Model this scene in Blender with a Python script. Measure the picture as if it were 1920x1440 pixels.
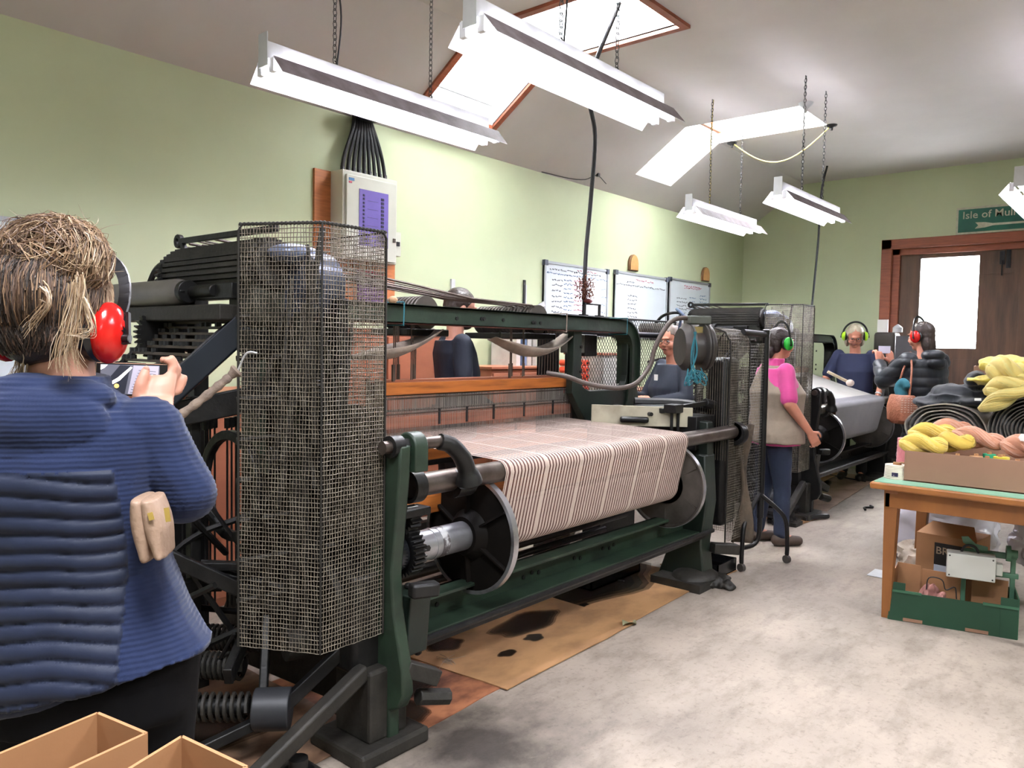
import bpy, bmesh, math, random
from mathutils import Vector, Matrix, noise
random.seed(7)
V = Vector
PI = math.pi
SC = bpy.context.scene
for _o in list(bpy.data.objects): bpy.data.objects.remove(_o)

# ---------------------------------------------------------------- camera
YAW, PITCH, ROLL, FPX = math.radians(40.3), math.radians(-2.84), math.radians(1.0), 1450.0
CAM = V((0, 0, 1.40))
_f = V((math.cos(PITCH)*math.cos(YAW), math.cos(PITCH)*math.sin(YAW), math.sin(PITCH)))
_r = V((math.sin(YAW), -math.cos(YAW), 0))
_u = _r.cross(_f)
_c, _s = math.cos(ROLL), math.sin(ROLL)
RT, UP = _r*_c + _u*_s, -_r*_s + _u*_c
cd = bpy.data.cameras.new('camera'); cam = bpy.data.objects.new('camera', cd)
SC.collection.objects.link(cam)
cam.matrix_world = Matrix(((RT.x, UP.x, -_f.x, CAM.x), (RT.y, UP.y, -_f.y, CAM.y), (RT.z, UP.z, -_f.z, CAM.z), (0, 0, 0, 1)))
cd.sensor_fit = 'HORIZONTAL'; cd.sensor_width = 36.0; cd.lens = 36.0*FPX/1920.0
cd.clip_start = 0.05; cd.clip_end = 100
SC.camera = cam
# ---------------------------------------------------------------- light
w = bpy.data.worlds.new('sky'); SC.world = w; w.use_nodes = True
bg = w.node_tree.nodes['Background']; bg.inputs[0].default_value = (0.86, 0.93, 1.0, 1); bg.inputs[1].default_value = 5.0
SKYLIGHT_W = 80.0
TUBE = 14.0
def area(name, loc, size, power, rot, col=(0.95, 0.97, 1.0)):
    l = bpy.data.lights.new(name, 'AREA'); l.shape = 'RECTANGLE'; l.size = size[0]; l.size_y = size[1]
    l.energy = power; l.color = col
    o = bpy.data.objects.new(name, l); SC.collection.objects.link(o); o.location = loc; o.rotation_euler = rot
    return o
# sky light entering the roof windows (the first two lamps stand outside above the glass)
area('skylight_daylight', (4.05, 2.95, 3.78), (0.9, 0.9), SKYLIGHT_W, (0, 0, 0))
area('skylight_daylight', (6.95, 2.95, 3.78), (0.8, 0.9), SKYLIGHT_W, (0, 0, 0))
area('skylight_daylight', (0.3, 0.2, 3.78), (0.9, 1.2), SKYLIGHT_W*1.3, (0, 0, 0))  # this lamp and the next stand over unseen, unglazed ceiling openings
area('skylight_daylight', (3.3, -1.6, 3.78), (0.9, 1.2), SKYLIGHT_W*1.3, (0, 0, 0))
area('door_daylight', (10.3, 1.9, 1.97), (1.0, 0.7), 40, (0, math.radians(90), 0))
vs = SC.view_settings
vs.view_transform = 'Standard'; vs.look = 'None'; vs.gamma = 1; vs.exposure = 1.15; vs.use_curve_mapping = False

# ---------------------------------------------------------------- picture ray -> world point on a real plane
def _ray(x, y): return _f + RT*((x-960)/FPX) + UP*((720-y)/FPX)
def atx(x, y, X): d = _ray(x, y); return CAM + d*(X/d.x)
def aty(x, y, Y): d = _ray(x, y); return CAM + d*(Y/d.y)
def atz(x, y, Z): d = _ray(x, y); return CAM + d*((Z-CAM.z)/d.z)
def atd(x, y, D): return CAM + _ray(x, y)*D

# ---------------------------------------------------------------- materials
def lin(c):
    if isinstance(c, str):
        c = c.lstrip('#'); c = [int(c[i:i+2], 16)/255 for i in (0, 2, 4)]
        c = [x/12.92 if x <= 0.04045 else ((x+0.055)/1.055)**2.4 for x in c]
    return (c[0], c[1], c[2], 1.0)
MATS = {}
def mat(name, col, rough=0.6, metal=0.0, var=0.12, scale=8.0, bump=0.0, bscale=60.0, col2=None, thr=None, spec=0.5, emit=None, estr=0, stretch=None, wave=None, sheen=0):
    """principled material; colour varies by noise towards col2, optional bump"""
    if name in MATS: return MATS[name]
    m = bpy.data.materials.new(name); m.use_nodes = True; MATS[name] = m
    nt = m.node_tree; N = nt.nodes; L = nt.links; b = N['Principled BSDF']
    c = lin(col); c2 = lin(col2) if col2 else tuple(max(0, x*(1-var*2)) for x in c[:3])+(1,)
    tc = N.new('ShaderNodeTexCoord'); mp = N.new('ShaderNodeMapping'); L.new(tc.outputs['Object'], mp.inputs[0])
    if stretch: mp.inputs['Scale'].default_value = stretch
    nz = N.new('ShaderNodeTexNoise'); nz.inputs['Scale'].default_value = scale; nz.inputs['Detail'].default_value = 6; nz.inputs['Roughness'].default_value = 0.6
    L.new(mp.outputs[0], nz.inputs['Vector'])
    rp = N.new('ShaderNodeValToRGB'); lo, hi = thr or (0.35, 0.7)
    rp.color_ramp.elements[0].position = lo; rp.color_ramp.elements[1].position = hi
    rp.color_ramp.elements[0].color = c; rp.color_ramp.elements[1].color = c2
    L.new(nz.outputs['Fac'], rp.inputs[0]); L.new(rp.outputs[0], b.inputs['Base Color'])
    b.inputs['Roughness'].default_value = rough; b.inputs['Metallic'].default_value = metal
    b.inputs['Specular IOR Level'].default_value = spec
    if sheen: b.inputs['Sheen Weight'].default_value = sheen
    if emit is not None:
        b.inputs['Emission Color'].default_value = lin(emit); b.inputs['Emission Strength'].default_value = estr
    if bump:
        if wave:
            wn = N.new('ShaderNodeTexWave'); wn.inputs['Scale'].default_value = bscale; wn.bands_direction = wave; wn.inputs['Distortion'].default_value = 1.5
            L.new(tc.outputs['Object'], wn.inputs['Vector']); out = wn.outputs['Fac']
        else:
            wn = N.new('ShaderNodeTexNoise'); wn.inputs['Scale'].default_value = bscale; wn.inputs['Detail'].default_value = 4
            L.new(mp.outputs[0], wn.inputs['Vector']); out = wn.outputs['Fac']
        bp = N.new('ShaderNodeBump'); bp.inputs['Strength'].default_value = bump; bp.inputs['Distance'].default_value = 0.01
        L.new(out, bp.inputs['Height']); L.new(bp.outputs[0], b.inputs['Normal'])
    return m

# ---------------------------------------------------------------- objects
def wloc(o):
    p = V((0, 0, 0))
    while o is not None: p += o.location; o = o.parent
    return p
def tag(o, label, cat, group=None, kind=None):
    if label: o['label'] = label
    if cat: o['category'] = cat
    if group: o['group'] = group
    if kind: o['kind'] = kind
    return o
def thing(name, loc, label, cat, group=None):
    o = bpy.data.objects.new(name, None); SC.collection.objects.link(o); o.location = V(loc); o.empty_display_size = 0.05
    return tag(o, label, cat, group)
def perp(d):
    a = V((0, 0, 1)) if abs(d.z) < 0.9 else V((1, 0, 0))
    x = d.cross(a).normalized(); return x, d.cross(x).normalized()
class MB:
    def __init__(s): s.v = []; s.f = []; s.mi = []; s.cur = 0
    def m(s, i): s.cur = i; return s
    def add(s, vs, fs):
        n = len(s.v); s.v += [tuple(x) for x in vs]; s.f += [tuple(i+n for i in f) for f in fs]; s.mi += [s.cur]*len(fs); return s
    def box(s, a, b):
        x0, y0, z0 = [min(a[i], b[i]) for i in range(3)]; x1, y1, z1 = [max(a[i], b[i]) for i in range(3)]
        return s.add([(x0,y0,z0),(x1,y0,z0),(x1,y1,z0),(x0,y1,z0),(x0,y0,z1),(x1,y0,z1),(x1,y1,z1),(x0,y1,z1)],
                     [(0,3,2,1),(4,5,6,7),(0,1,5,4),(1,2,6,5),(2,3,7,6),(3,0,4,7)])
    def obox(s, c, ax, ay, az, sx, sy, sz):
        c = V(c); ax, ay, az = V(ax).normalized()*sx/2, V(ay).normalized()*sy/2, V(az).normalized()*sz/2
        vs = [c+i*ax+j*ay+k*az for k in (-1, 1) for (i, j) in ((-1,-1),(1,-1),(1,1),(-1,1))]
        return s.add(vs, [(0,3,2,1),(4,5,6,7),(0,1,5,4),(1,2,6,5),(2,3,7,6),(3,0,4,7)])
    def beam(s, p, q, w, h, upv=(0, 0, 1)):
        p, q = V(p), V(q); d = (q-p); L = d.length; d.normalize(); u = V(upv)
        if abs(d.dot(u)) > 0.98: u = V((1, 0, 0))
        x = d.cross(u).normalized(); u = x.cross(d)
        return s.obox((p+q)/2, d, x, u, L, w, h)
    def tube(s, pts, r, n=8, cap=True, closed=False):
        pts = [V(p) for p in pts]; m = len(pts); vs = []; x = None
        for i, p in enumerate(pts):
            a = pts[i-1] if (i > 0 or closed) else p; b = pts[(i+1) % m] if (i < m-1 or closed) else p
            d = (b-a)
            if d.length < 1e-9: d = V((0, 0, 1))
            d.normalize()
            if x is None: x, y = perp(d)
            else:
                x = (x - d*x.dot(d))
                if x.length < 1e-6: x, _ = perp(d)
                x.normalize()
            y = d.cross(x); rr = r[i] if isinstance(r, (list, tuple)) else r
            vs += [p + (x*math.cos(2*PI*k/n) + y*math.sin(2*PI*k/n))*rr for k in range(n)]
        fs = []
        for i in range(m if closed else m-1):
            j = (i+1) % m
            for k in range(n): fs.append((i*n+k, i*n+(k+1) % n, j*n+(k+1) % n, j*n+k))
        if cap and not closed: fs += [tuple(range(n))[::-1], tuple((m-1)*n+k for k in range(n))]
        return s.add(vs, fs)
    def cyl(s, p, q, r, n=20, r2=None): return s.tube([p, q], [r, r if r2 is None else r2], n)
    def lathe(s, c, ax, prof, n=24, cap=True):
        """prof: (distance along ax, radius)"""
        c = V(c); ax = V(ax).normalized(); x, y = perp(ax); vs = []; fs = []
        for (t, r) in prof: vs += [c + ax*t + (x*math.cos(2*PI*k/n)+y*math.sin(2*PI*k/n))*max(r, 1e-4) for k in range(n)]
        for i in range(len(prof)-1):
            for k in range(n): fs.append((i*n+k, i*n+(k+1) % n, (i+1)*n+(k+1) % n, (i+1)*n+k))
        if cap: fs += [tuple(range(n))[::-1], tuple((len(prof)-1)*n+k for k in range(n))]
        return s.add(vs, fs)
    def ell(s, c, rx, ry, rz, n=16, m=10, ax=None):
        c = V(c); X, Y, Z = ax or (V((1,0,0)), V((0,1,0)), V((0,0,1))); vs = []; fs = []
        for i in range(m+1):
            t = PI*i/m
            for k in range(n):
                a = 2*PI*k/n; vs.append(c + X*(rx*max(math.sin(t), 1e-3)*math.cos(a)) + Y*(ry*max(math.sin(t), 1e-3)*math.sin(a)) - Z*(rz*math.cos(t)))
        for i in range(m):
            for k in range(n): fs.append((i*n+k, i*n+(k+1) % n, (i+1)*n+(k+1) % n, (i+1)*n+k))
        fs += [tuple(range(n))[::-1], tuple(m*n+k for k in range(n))]
        return s.add(vs, fs)
    def prism(s, poly, o, ax, ay, az, t):
        """2-D poly (u, v) placed at o + u*ax + v*ay, thickness t along az"""
        o, ax, ay, az = V(o), V(ax), V(ay), V(az); n = len(poly)
        vs = [o+ax*u+ay*v for u, v in poly] + [o+ax*u+ay*v+az*t for u, v in poly]
        fs = [tuple(range(n))[::-1], tuple(range(n, 2*n))] + [(i, (i+1) % n, n+(i+1) % n, n+i) for i in range(n)]
        return s.add(vs, fs)
    def ring(s, outer, inner, o, ax, ay, az, t):
        """frame with matching outer and inner loops"""
        o, ax, ay, az = V(o), V(ax), V(ay), V(az); n = len(outer); P = lambda u, v, k: o+ax*u+ay*v+az*(t*k)
        vs = [P(*p, 0) for p in outer]+[P(*p, 0) for p in inner]+[P(*p, 1) for p in outer]+[P(*p, 1) for p in inner]
        fs = []
        for i in range(n):
            j = (i+1) % n
            fs += [(j, i, n+i, n+j), (2*n+i, 2*n+j, 3*n+j, 3*n+i), (i, j, 2*n+j, 2*n+i), (n+j, n+i, 3*n+i, 3*n+j)]
        return s.add(vs, fs)
    def gear(s, c, ax, r, w, teeth, th):
        c = V(c); ax = V(ax).normalized(); x, y = perp(ax); poly = []
        for i in range(teeth):
            for k, rr in ((0, r), (0.3, r+th), (0.55, r+th), (0.85, r)):
                a = 2*PI*(i+k)/teeth; poly.append((rr*math.cos(a), rr*math.sin(a)))
        return s.prism(poly, c-ax*w/2, x, y, ax, w)
    def grid(s, fn, nu, nv, closed_u=False):
        vs = [fn(i/nu, j/nv) for j in range(nv+1) for i in range(nu+(0 if closed_u else 1))]
        w = nu if closed_u else nu+1
        fs = [(j*w+i, j*w+(i+1) % w, (j+1)*w+(i+1) % w, (j+1)*w+i) for j in range(nv) for i in range(nu)]
        return s.add(vs, fs)
    def build(s, name, mats, parent=None, smooth=True, bevel=0, angle=40, origin=None):
        if not isinstance(mats, (list, tuple)): mats = [mats]
        if parent is not None: off = wloc(parent)
        elif origin is not None: off = V(origin)
        else:
            xs, ys, zs = zip(*s.v); off = V(((min(xs)+max(xs))/2, (min(ys)+max(ys))/2, min(zs)))
        me = bpy.data.meshes.new(name)
        me.from_pydata([(a-off.x, b-off.y, c-off.z) for a, b, c in s.v], [], s.f)
        for mm in mats: me.materials.append(mm)
        if len(mats) > 1: me.polygons.foreach_set('material_index', [min(i, len(mats)-1) for i in s.mi])
        bm = bmesh.new(); bm.from_mesh(me); bmesh.ops.recalc_face_normals(bm, faces=bm.faces); bm.to_mesh(me); bm.free()
        if smooth:
            me.polygons.foreach_set('use_smooth', [True]*len(me.polygons))
            try: me.set_sharp_from_angle(angle=math.radians(angle))
            except Exception: pass
        me.update()
        o = bpy.data.objects.new(name, me); SC.collection.objects.link(o)
        if parent is not None: o.parent = parent
        else: o.location = off
        if bevel:
            bv = o.modifiers.new('bevel', 'BEVEL'); bv.width = bevel; bv.segments = 2; bv.limit_method = 'ANGLE'; bv.angle_limit = math.radians(50)
        return o
TS = bpy.data.scenes.new('scratch')
def evalmesh(t):
    TS.collection.objects.link(t); vl = TS.view_layers[0]; vl.update(); dg = vl.depsgraph
    return bpy.data.meshes.new_from_object(t.evaluated_get(dg))
def text_mesh(txt, size, name, m, origin, ax, ay, az, parent, depth=0.002, bold=False):
    cu = bpy.data.curves.new(name, 'FONT'); cu.body = txt; cu.size = size; cu.extrude = depth; cu.resolution_u = 2
    if bold: cu.offset = size*0.006
    t = bpy.data.objects.new(name, cu); me = evalmesh(t)
    bpy.data.objects.remove(t)
    ax, ay, az = V(ax).normalized(), V(ay).normalized(), V(az).normalized(); off = wloc(parent)
    for v in me.vertices: v.co = V(origin) + ax*v.co.x + ay*v.co.y + az*v.co.z - off
    me.materials.clear(); me.materials.append(m)
    o = bpy.data.objects.new(name, me); SC.collection.objects.link(o); o.parent = parent
    return o
X_, Y_, Z_ = V((1, 0, 0)), V((0, 1, 0)), V((0, 0, 1))
def arc(cx, cy, r, a0, a1, n, ry=None):
    ry = r if ry is None else ry
    return [(cx+r*math.cos(math.radians(a0+(a1-a0)*i/n)), cy+ry*math.sin(math.radians(a0+(a1-a0)*i/n))) for i in range(n+1)]
def bez(p, n=16):
    p = [V(a) for a in p]; out = []
    for i in range(n+1):
        t = i/n; q = p[:]
        while len(q) > 1: q = [q[k].lerp(q[k+1], t) for k in range(len(q)-1)]
        out.append(q[0])
    return out
def spline(p, n=6):
    p = [V(a) for a in p]; q = [p[0]*2-p[1]]+p+[p[-1]*2-p[-2]]; out = []
    for i in range(1, len(q)-2):
        for k in range(n):
            t = k/n; a, b, c, d = q[i-1], q[i], q[i+1], q[i+2]
            out.append(0.5*((2*b)+(c-a)*t+(2*a-5*b+4*c-d)*t*t+(3*b-a-3*c+d)*t**3))
    return out+[p[-1]]
def copy_tree(o, parent=None):
    c = o.copy(); SC.collection.objects.link(c)
    if parent is not None: c.parent = parent
    for ch in [x for x in bpy.data.objects if x.parent == o]: copy_tree(ch, c)
    return c
# ================================================================ palette
green_wall = mat('green_wall_paint', '#c4cda9', 0.55, var=0.05, scale=1.2, bump=0.05, bscale=6)
ceil_m = mat('ceiling_plaster', '#cbc5c2', 0.8, var=0.04, scale=1.5)
pine = mat('red_stained_timber', '#9a5236', 0.5, var=0.2, scale=6, stretch=(1, 1, 12))
pine_l = mat('orange_timber', '#b9703f', 0.5, var=0.2, scale=6, stretch=(1, 1, 10))
black_iron = mat('oily_black_iron', '#0e0e10', 0.42, 0.1, col2='#1d1c1b', scale=14, spec=.4, bump=0.15, bscale=40)
dust_iron = mat('dusty_iron', '#191714', 0.6, 0.1, col2='#2e2a25', scale=10, bump=0.2, bscale=50)
green_iron = mat('green_painted_iron', '#243427', 0.45, 0.0, col2='#131a15', scale=7, thr=(0.4, 0.75), bump=0.1, bscale=30)
dgreen_iron = mat('dark_green_painted_iron', '#1a261e', 0.45, 0.0, col2='#141c18', scale=7, bump=0.1, bscale=30)
red_edge = mat('rusty_red_edge', '#6b352a', 0.5, 0.1, var=0.25, scale=12)
steel = mat('worn_bright_steel', '#b9b9bd', 0.28, 0.85, col2='#6f6a66', scale=9, thr=(0.5, 0.8))
dull_steel = mat('dull_steel', '#6c625c', 0.33, 0.75, col2='#463b36', scale=8)
galv = mat('galvanised_white', '#c9cacc', 0.45, 0.1, var=0.08)
wire_m = mat('rusty_mesh_wire', '#8c8375', 0.45, 0.35, col2='#544c42', scale=20)
cable_m = mat('black_rubber_cable', '#1b1c20', 0.5, var=0.1)
# ================================================================ room
W_Y, EAVE, FOLD_Y, CZ, FAR_X = 4.3, 2.93, 3.53, 3.46, 9.7
BX, RY = -3.2, -4.2
def struct(mb, name, m, label, cat, **k):
    return tag(mb.build(name, m, **k), label, cat, kind='structure')
# concrete floor
fm = bpy.data.materials.new('worn_concrete'); fm.use_nodes = True; nt = fm.node_tree; N = nt.nodes; L = nt.links; b = N['Principled BSDF']
tc = N.new('ShaderNodeTexCoord')
def nz(scale, det=6, rough=0.6, st=None):
    n = N.new('ShaderNodeTexNoise'); n.inputs['Scale'].default_value = scale; n.inputs['Detail'].default_value = det; n.inputs['Roughness'].default_value = rough
    if st:
        mp = N.new('ShaderNodeMapping'); mp.inputs['Scale'].default_value = st; L.new(tc.outputs['Object'], mp.inputs[0]); L.new(mp.outputs[0], n.inputs['Vector'])
    else: L.new(tc.outputs['Object'], n.inputs['Vector'])
    return n
def ramp(src, p0, c0, p1, c1):
    r = N.new('ShaderNodeValToRGB'); r.color_ramp.elements[0].position = p0; r.color_ramp.elements[1].position = p1
    r.color_ramp.elements[0].color = lin(c0); r.color_ramp.elements[1].color = lin(c1); L.new(src, r.inputs[0]); return r
r1 = ramp(nz(1.1).outputs['Fac'], 0.33, '#857a70', 0.66, '#a89b8e')
r2 = ramp(nz(38, 8, 0.75).outputs['Fac'], 0.30, '#55504c', 0.47, '#ffffff')
r3 = ramp(nz(3.5, 8, 0.7, (1, 2.2, 1)).outputs['Fac'], 0.30, '#77716b', 0.52, '#ffffff')
def mul(a, b_, fac=1.0, mode='MULTIPLY'):
    m = N.new('ShaderNodeMix'); m.data_type = 'RGBA'; m.blend_type = mode; m.inputs[0].default_value = fac
    L.new(a, m.inputs[6]); L.new(b_, m.inputs[7]); return m
m1 = mul(r1.outputs[0], r2.outputs[0], 0.45); m2 = mul(m1.outputs[2], r3.outputs[0], 0.45)
# oil stain beside the loom foot
sx = N.new('ShaderNodeVectorMath'); sx.operation = 'DISTANCE'; L.new(tc.outputs['Object'], sx.inputs[0]); sx.inputs[1].default_value = (1.95, 1.75, 0)
nn = nz(5, 5); ad = N.new('ShaderNodeMath'); ad.operation = 'MULTIPLY_ADD'; ad.inputs[1].default_value = 0.55; L.new(nn.outputs['Fac'], ad.inputs[0]); L.new(sx.outputs['Value'], ad.inputs[2])
r4 = ramp(ad.outputs[0], 0.38, '#35302c', 0.78, '#ffffff')
m3 = mul(m2.outputs[2], r4.outputs[0], 0.9)
L.new(m3.outputs[2], b.inputs['Base Color']); b.inputs['Roughness'].default_value = 0.62
bp = N.new('ShaderNodeBump'); bp.inputs['Strength'].default_value = 0.25; bp.inputs['Distance'].default_value = 0.01
L.new(nz(30, 8, 0.7).outputs['Fac'], bp.inputs['Height']); L.new(bp.outputs[0], b.inputs['Normal'])
struct(MB().box((BX, RY, -0.1), (FAR_X+0.2, W_Y+0.2, 0)), 'floor', fm, 'worn pale concrete workshop floor with oily stains', 'floor', origin=(0, 0, 0), smooth=False)
struct(MB().box((BX, W_Y, 0), (FAR_X, W_Y+0.15, EAVE)), 'wall_left', green_wall, 'long pale green painted wall behind the looms', 'wall', smooth=False)
# far gable wall with a double-door opening
D0, D1, DZ = 2.51, 0.20, 2.585
g = MB()
def gab(poly): g.prism([(p[0], p[1]) for p in poly], (FAR_X, 0, 0), Y_, Z_, X_, 0.15)
gab([(D0, 0), (W_Y, 0), (W_Y, EAVE), (FOLD_Y, CZ), (D0, CZ)]); gab([(D1, DZ), (D0, DZ), (D0, CZ), (D1, CZ)]); gab([(RY, 0), (D1, 0), (D1, CZ), (RY, CZ)])
struct(g, 'wall_far', green_wall, 'pale green end wall around the wooden double doors', 'wall', smooth=False)
struct(MB().box((BX, RY-0.15, 0), (FAR_X, RY, CZ)), 'wall_right', green_wall, 'green side wall out of view on the right', 'wall', smooth=False)
struct(MB().box((BX-0.15, RY, 0), (BX, W_Y, CZ)), 'wall_back', green_wall, 'green wall behind the viewer', 'wall', smooth=False)
# ceiling with roof-window openings, flat part and slope
SL = [(3.78, 4.50), (6.60, 7.30)]             # X ranges of the two bent roof windows
SY = 2.47; SD = 4.06                           # flat part reaches Y=SY, slope part comes down to Y=SD
tanS = (CZ-EAVE)/(W_Y-FOLD_Y)
def sz(y): return EAVE+(W_Y-y)*tanS
c = MB(); TH = 0.12
xs = [BX]+[v for a in SL for v in a]+[FAR_X]
def slab(x0, x1, y0, y1, slope=False):
    z = (lambda y: sz(y)) if slope else (lambda y: CZ)
    c.add([(x0,y0,z(y0)),(x1,y0,z(y0)),(x1,y1,z(y1)),(x0,y1,z(y1)),(x0,y0,z(y0)+TH),(x1,y0,z(y0)+TH),(x1,y1,z(y1)+TH),(x0,y1,z(y1)+TH)],
          [(0,1,2,3),(7,6,5,4),(0,4,5,1),(1,5,6,2),(2,6,7,3),(3,7,4,0)])
hid = [(-0.15, 0.75, -0.4, 0.8), (2.85, 3.75, -2.2, -1.0)]
for i in range(0, len(xs)-1, 2):
    slab(xs[i], xs[i+1], SY, FOLD_Y); slab(xs[i], xs[i+1], FOLD_Y, W_Y+0.15, True)
for a in SL: slab(a[0], a[1], SD, W_Y+0.15, True)
h0, h1 = hid
slab(BX, FAR_X, 0.8, SY); slab(BX, h0[0], -0.4, 0.8); slab(h0[1], FAR_X, -0.4, 0.8); slab(BX, FAR_X, -1.0, -0.4)
slab(BX, h1[0], -2.2, -1.0); slab(h1[1], FAR_X, -2.2, -1.0); slab(BX, FAR_X, RY-0.15, -2.2)
struct(c, 'ceiling', ceil_m, 'pale grey plaster ceiling, flat in the middle and sloping to the left wall', 'ceiling', smooth=False)
glass = bpy.data.materials.new('window_glass'); glass.use_nodes = True
gb = glass.node_tree.nodes['Principled BSDF']; gb.inputs['Base Color'].default_value = (1, 1, 1, 1); gb.inputs['Roughness'].default_value = 0.02; gb.inputs['Transmission Weight'].default_value = 1.0; gb.inputs['IOR'].default_value = 1.02
sky_w = mat('white_sky_light', '#ffffff', 0.8, emit='#f4f8ff', estr=7)
reveal = mat('white_window_reveal', '#e8e6e2', 0.6, var=0.03)
for wi, (x0, x1) in enumerate(SL):
    wn = thing('window_%d' % (wi+1), ((x0+x1)/2, FOLD_Y, CZ), ['roof window nearest the viewer, bent over the ceiling fold, framed in red timber', 'roof window farther down the hall with white reveal, above the far lamps'][wi], 'skylight')
    wn['kind'] = 'structure'
    dep = 0.16
    # reveal walls
    rv = MB()
    for x in (x0-0.01, x1+0.01):
        s_ = 0.01 if x > x0 else -0.01
        rv.add([(x, SY, CZ), (x, FOLD_Y, CZ), (x, SD, sz(SD)), (x, SD, sz(SD)+dep), (x, FOLD_Y, CZ+dep), (x, SY, CZ+dep)], [(0,1,4,5),(1,2,3,4)])
    for y in (SY-0.005, ): rv.add([(x0, y, CZ), (x1, y, CZ), (x1, y, CZ+dep), (x0, y, CZ+dep)], [(0,1,2,3)])
    rv.add([(x0, SD, sz(SD)), (x1, SD, sz(SD)), (x1, SD, sz(SD)+dep), (x0, SD, sz(SD)+dep)], [(0,1,2,3)])
    rv.build('reveal', reveal, wn, smooth=False)
    pn = MB()
    pn.box((x0, SY, CZ+dep-0.02), (x1, FOLD_Y-0.02, CZ+dep-0.014)); pn.build('pane', glass, wn, smooth=False)
    p2 = MB()
    p2.add([(x0, FOLD_Y, CZ+dep-0.02), (x1, FOLD_Y, CZ+dep-0.02), (x1, SD, sz(SD)+dep-0.02), (x0, SD, sz(SD)+dep-0.02), (x0, FOLD_Y, CZ+dep-0.014), (x1, FOLD_Y, CZ+dep-0.014), (x1, SD, sz(SD)+dep-0.014), (x0, SD, sz(SD)+dep-0.014)], [(0,1,2,3),(7,6,5,4),(0,4,5,1),(1,5,6,2),(2,6,7,3),(3,7,4,0)])
    p2.build('pane', glass, wn, smooth=False)
    fr = MB(); t = 0.05
    if wi == 0:
        for x in (x0-t, x1):
            fr.box((x, SY-t, CZ-0.022), (x+t, FOLD_Y+0.01, CZ+0.01))
            fr.add([(x, FOLD_Y, CZ-0.022), (x+t, FOLD_Y, CZ-0.022), (x+t, SD+t, sz(SD+t)-0.022), (x, SD+t, sz(SD+t)-0.022), (x, FOLD_Y, CZ+0.01), (x+t, FOLD_Y, CZ+0.01), (x+t, SD+t, sz(SD+t)+0.01), (x, SD+t, sz(SD+t)+0.01)], [(0,1,2,3),(7,6,5,4),(0,4,5,1),(1,5,6,2),(2,6,7,3),(3,7,4,0)])
        fr.box((x0, SY-t, CZ-0.022), (x1, SY, CZ+0.01))
        fr.box((x0, SD, sz(SD)-0.045), (x1, SD+t, sz(SD)-0.005))
        fr.box((x0, FOLD_Y-0.02, CZ+0.09), (x1, FOLD_Y+0.02, CZ+dep))
        fr.build('window_frame', pine, wn, smooth=False)
    else:
        fr.box((x0, FOLD_Y-0.02, CZ+0.10), (x1, FOLD_Y+0.02, CZ+dep)); fr.beam((x0+0.03, FOLD_Y, CZ+0.12), (x0+0.03, SD, sz(SD)+0.12), 0.05, 0.04)
        fr.build('window_frame', pine_l, wn, smooth=False)
# bright overcast sky seen through the roof windows and door: the world itself
# ---- double doors
dm = mat('weathered_brown_door_wood', '#6d4f3c', 0.6, col2='#4c3a30', scale=5, stretch=(1, 3, 0.35), bump=0.1, bscale=20)
fr = MB(); FX = FAR_X
ft = 0.11
fr.box((FX-0.05, D0-0.02, 0), (FX+0.1, D0-0.02+ft, DZ+ft)); fr.box((FX-0.05, D1-ft, DZ), (FX+0.1, D0+ft-0.02, DZ+ft)); fr.box((FX-0.05, D1-ft, 0), (FX+0.1, D1, DZ))
fr.box((FX+0.0, D0-0.10, 0), (FX+0.1, D0-0.02, DZ)); fr.box((FX+0.0, D1, DZ-0.07), (FX+0.1, D0-0.02, DZ))
struct(fr, 'trim_1', pine, 'red timber frame around the far double doors', 'door frame', smooth=False, bevel=0.004)
d = thing('door_1', (FX+0.08, 1.9, 0), 'weathered brown wooden double door with a tall glazed opening', 'door'); d['kind'] = 'structure'
WY0, WY1, WZ0, WZ1 = 2.20, 1.62, 1.455, 2.47
yl, yr = D0-0.10, 1.30
lf = MB()
x0, x1 = FX+0.04, FX+0.09
def ringpoly(y0, y1, z0, z1, r):
    pts = []
    for cx, cy, a in ((y1+r, z1-r, 90), (y1+r, z0+r, 180), (y0-r, z0+r, 270), (y0-r, z1-r, 0)): pts += arc(cx, cy, r, a, a+90, 4)
    return pts
inn = ringpoly(WY0, WY1, WZ0, WZ1, 0.03)
cy_, cz_ = (yl+yr)/2, 1.3
def outp(p):
    y, z = p; cy2, cz2 = (WY0+WY1)/2, (WZ0+WZ1)/2; dy, dz = y-cy2, z-cz2
    ty = (yl-cy2)/dy if dy > 1e-6 else ((yr-cy2)/dy if dy < -1e-6 else 1e9); tz = (DZ-0.07-cz2)/dz if dz > 1e-6 else ((0.0-cz2)/dz if dz < -1e-6 else 1e9)
    t = min(ty, tz); return (cy2+dy*t, cz2+dz*t)
# panels of the glazed leaf: rails and stiles around the glass
lf.box((x0, WY0, 0.02), (x1, yl, DZ-0.07)); lf.box((x0, yr, 0.02), (x1, WY1, DZ-0.07)); lf.box((x0, WY1, WZ1), (x1, WY0, DZ-0.07)); lf.box((x0, WY1, 0.02), (x1, WY0, WZ0))
lf.box((x0-0.005, WY1-0.02, 2.26), (x0, yr+0.0, 2.27))
lf.build('door_leaf', dm, d, smooth=False, bevel=0.003)
for k in range(4):
    y = yl-0.02-k*0.275
    MB().box((x0-0.012, y-0.25, 0.15), (x0, y, WZ0-0.12)).build('plank', dm, d, smooth=False, bevel=0.004)
lf = MB().box((x0, D1, 0.02), (x1+.004, yr+0.003, DZ-0.07)); lf.build('door_leaf', dm, d, smooth=False, bevel=0.003)
for k in range(4):
    y = yr-0.06-k*0.26
    MB().box((x0-0.012, y-0.24, 0.1), (x0, y, 2.2)).build('plank', dm, d, smooth=False, bevel=0.004)
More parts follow.
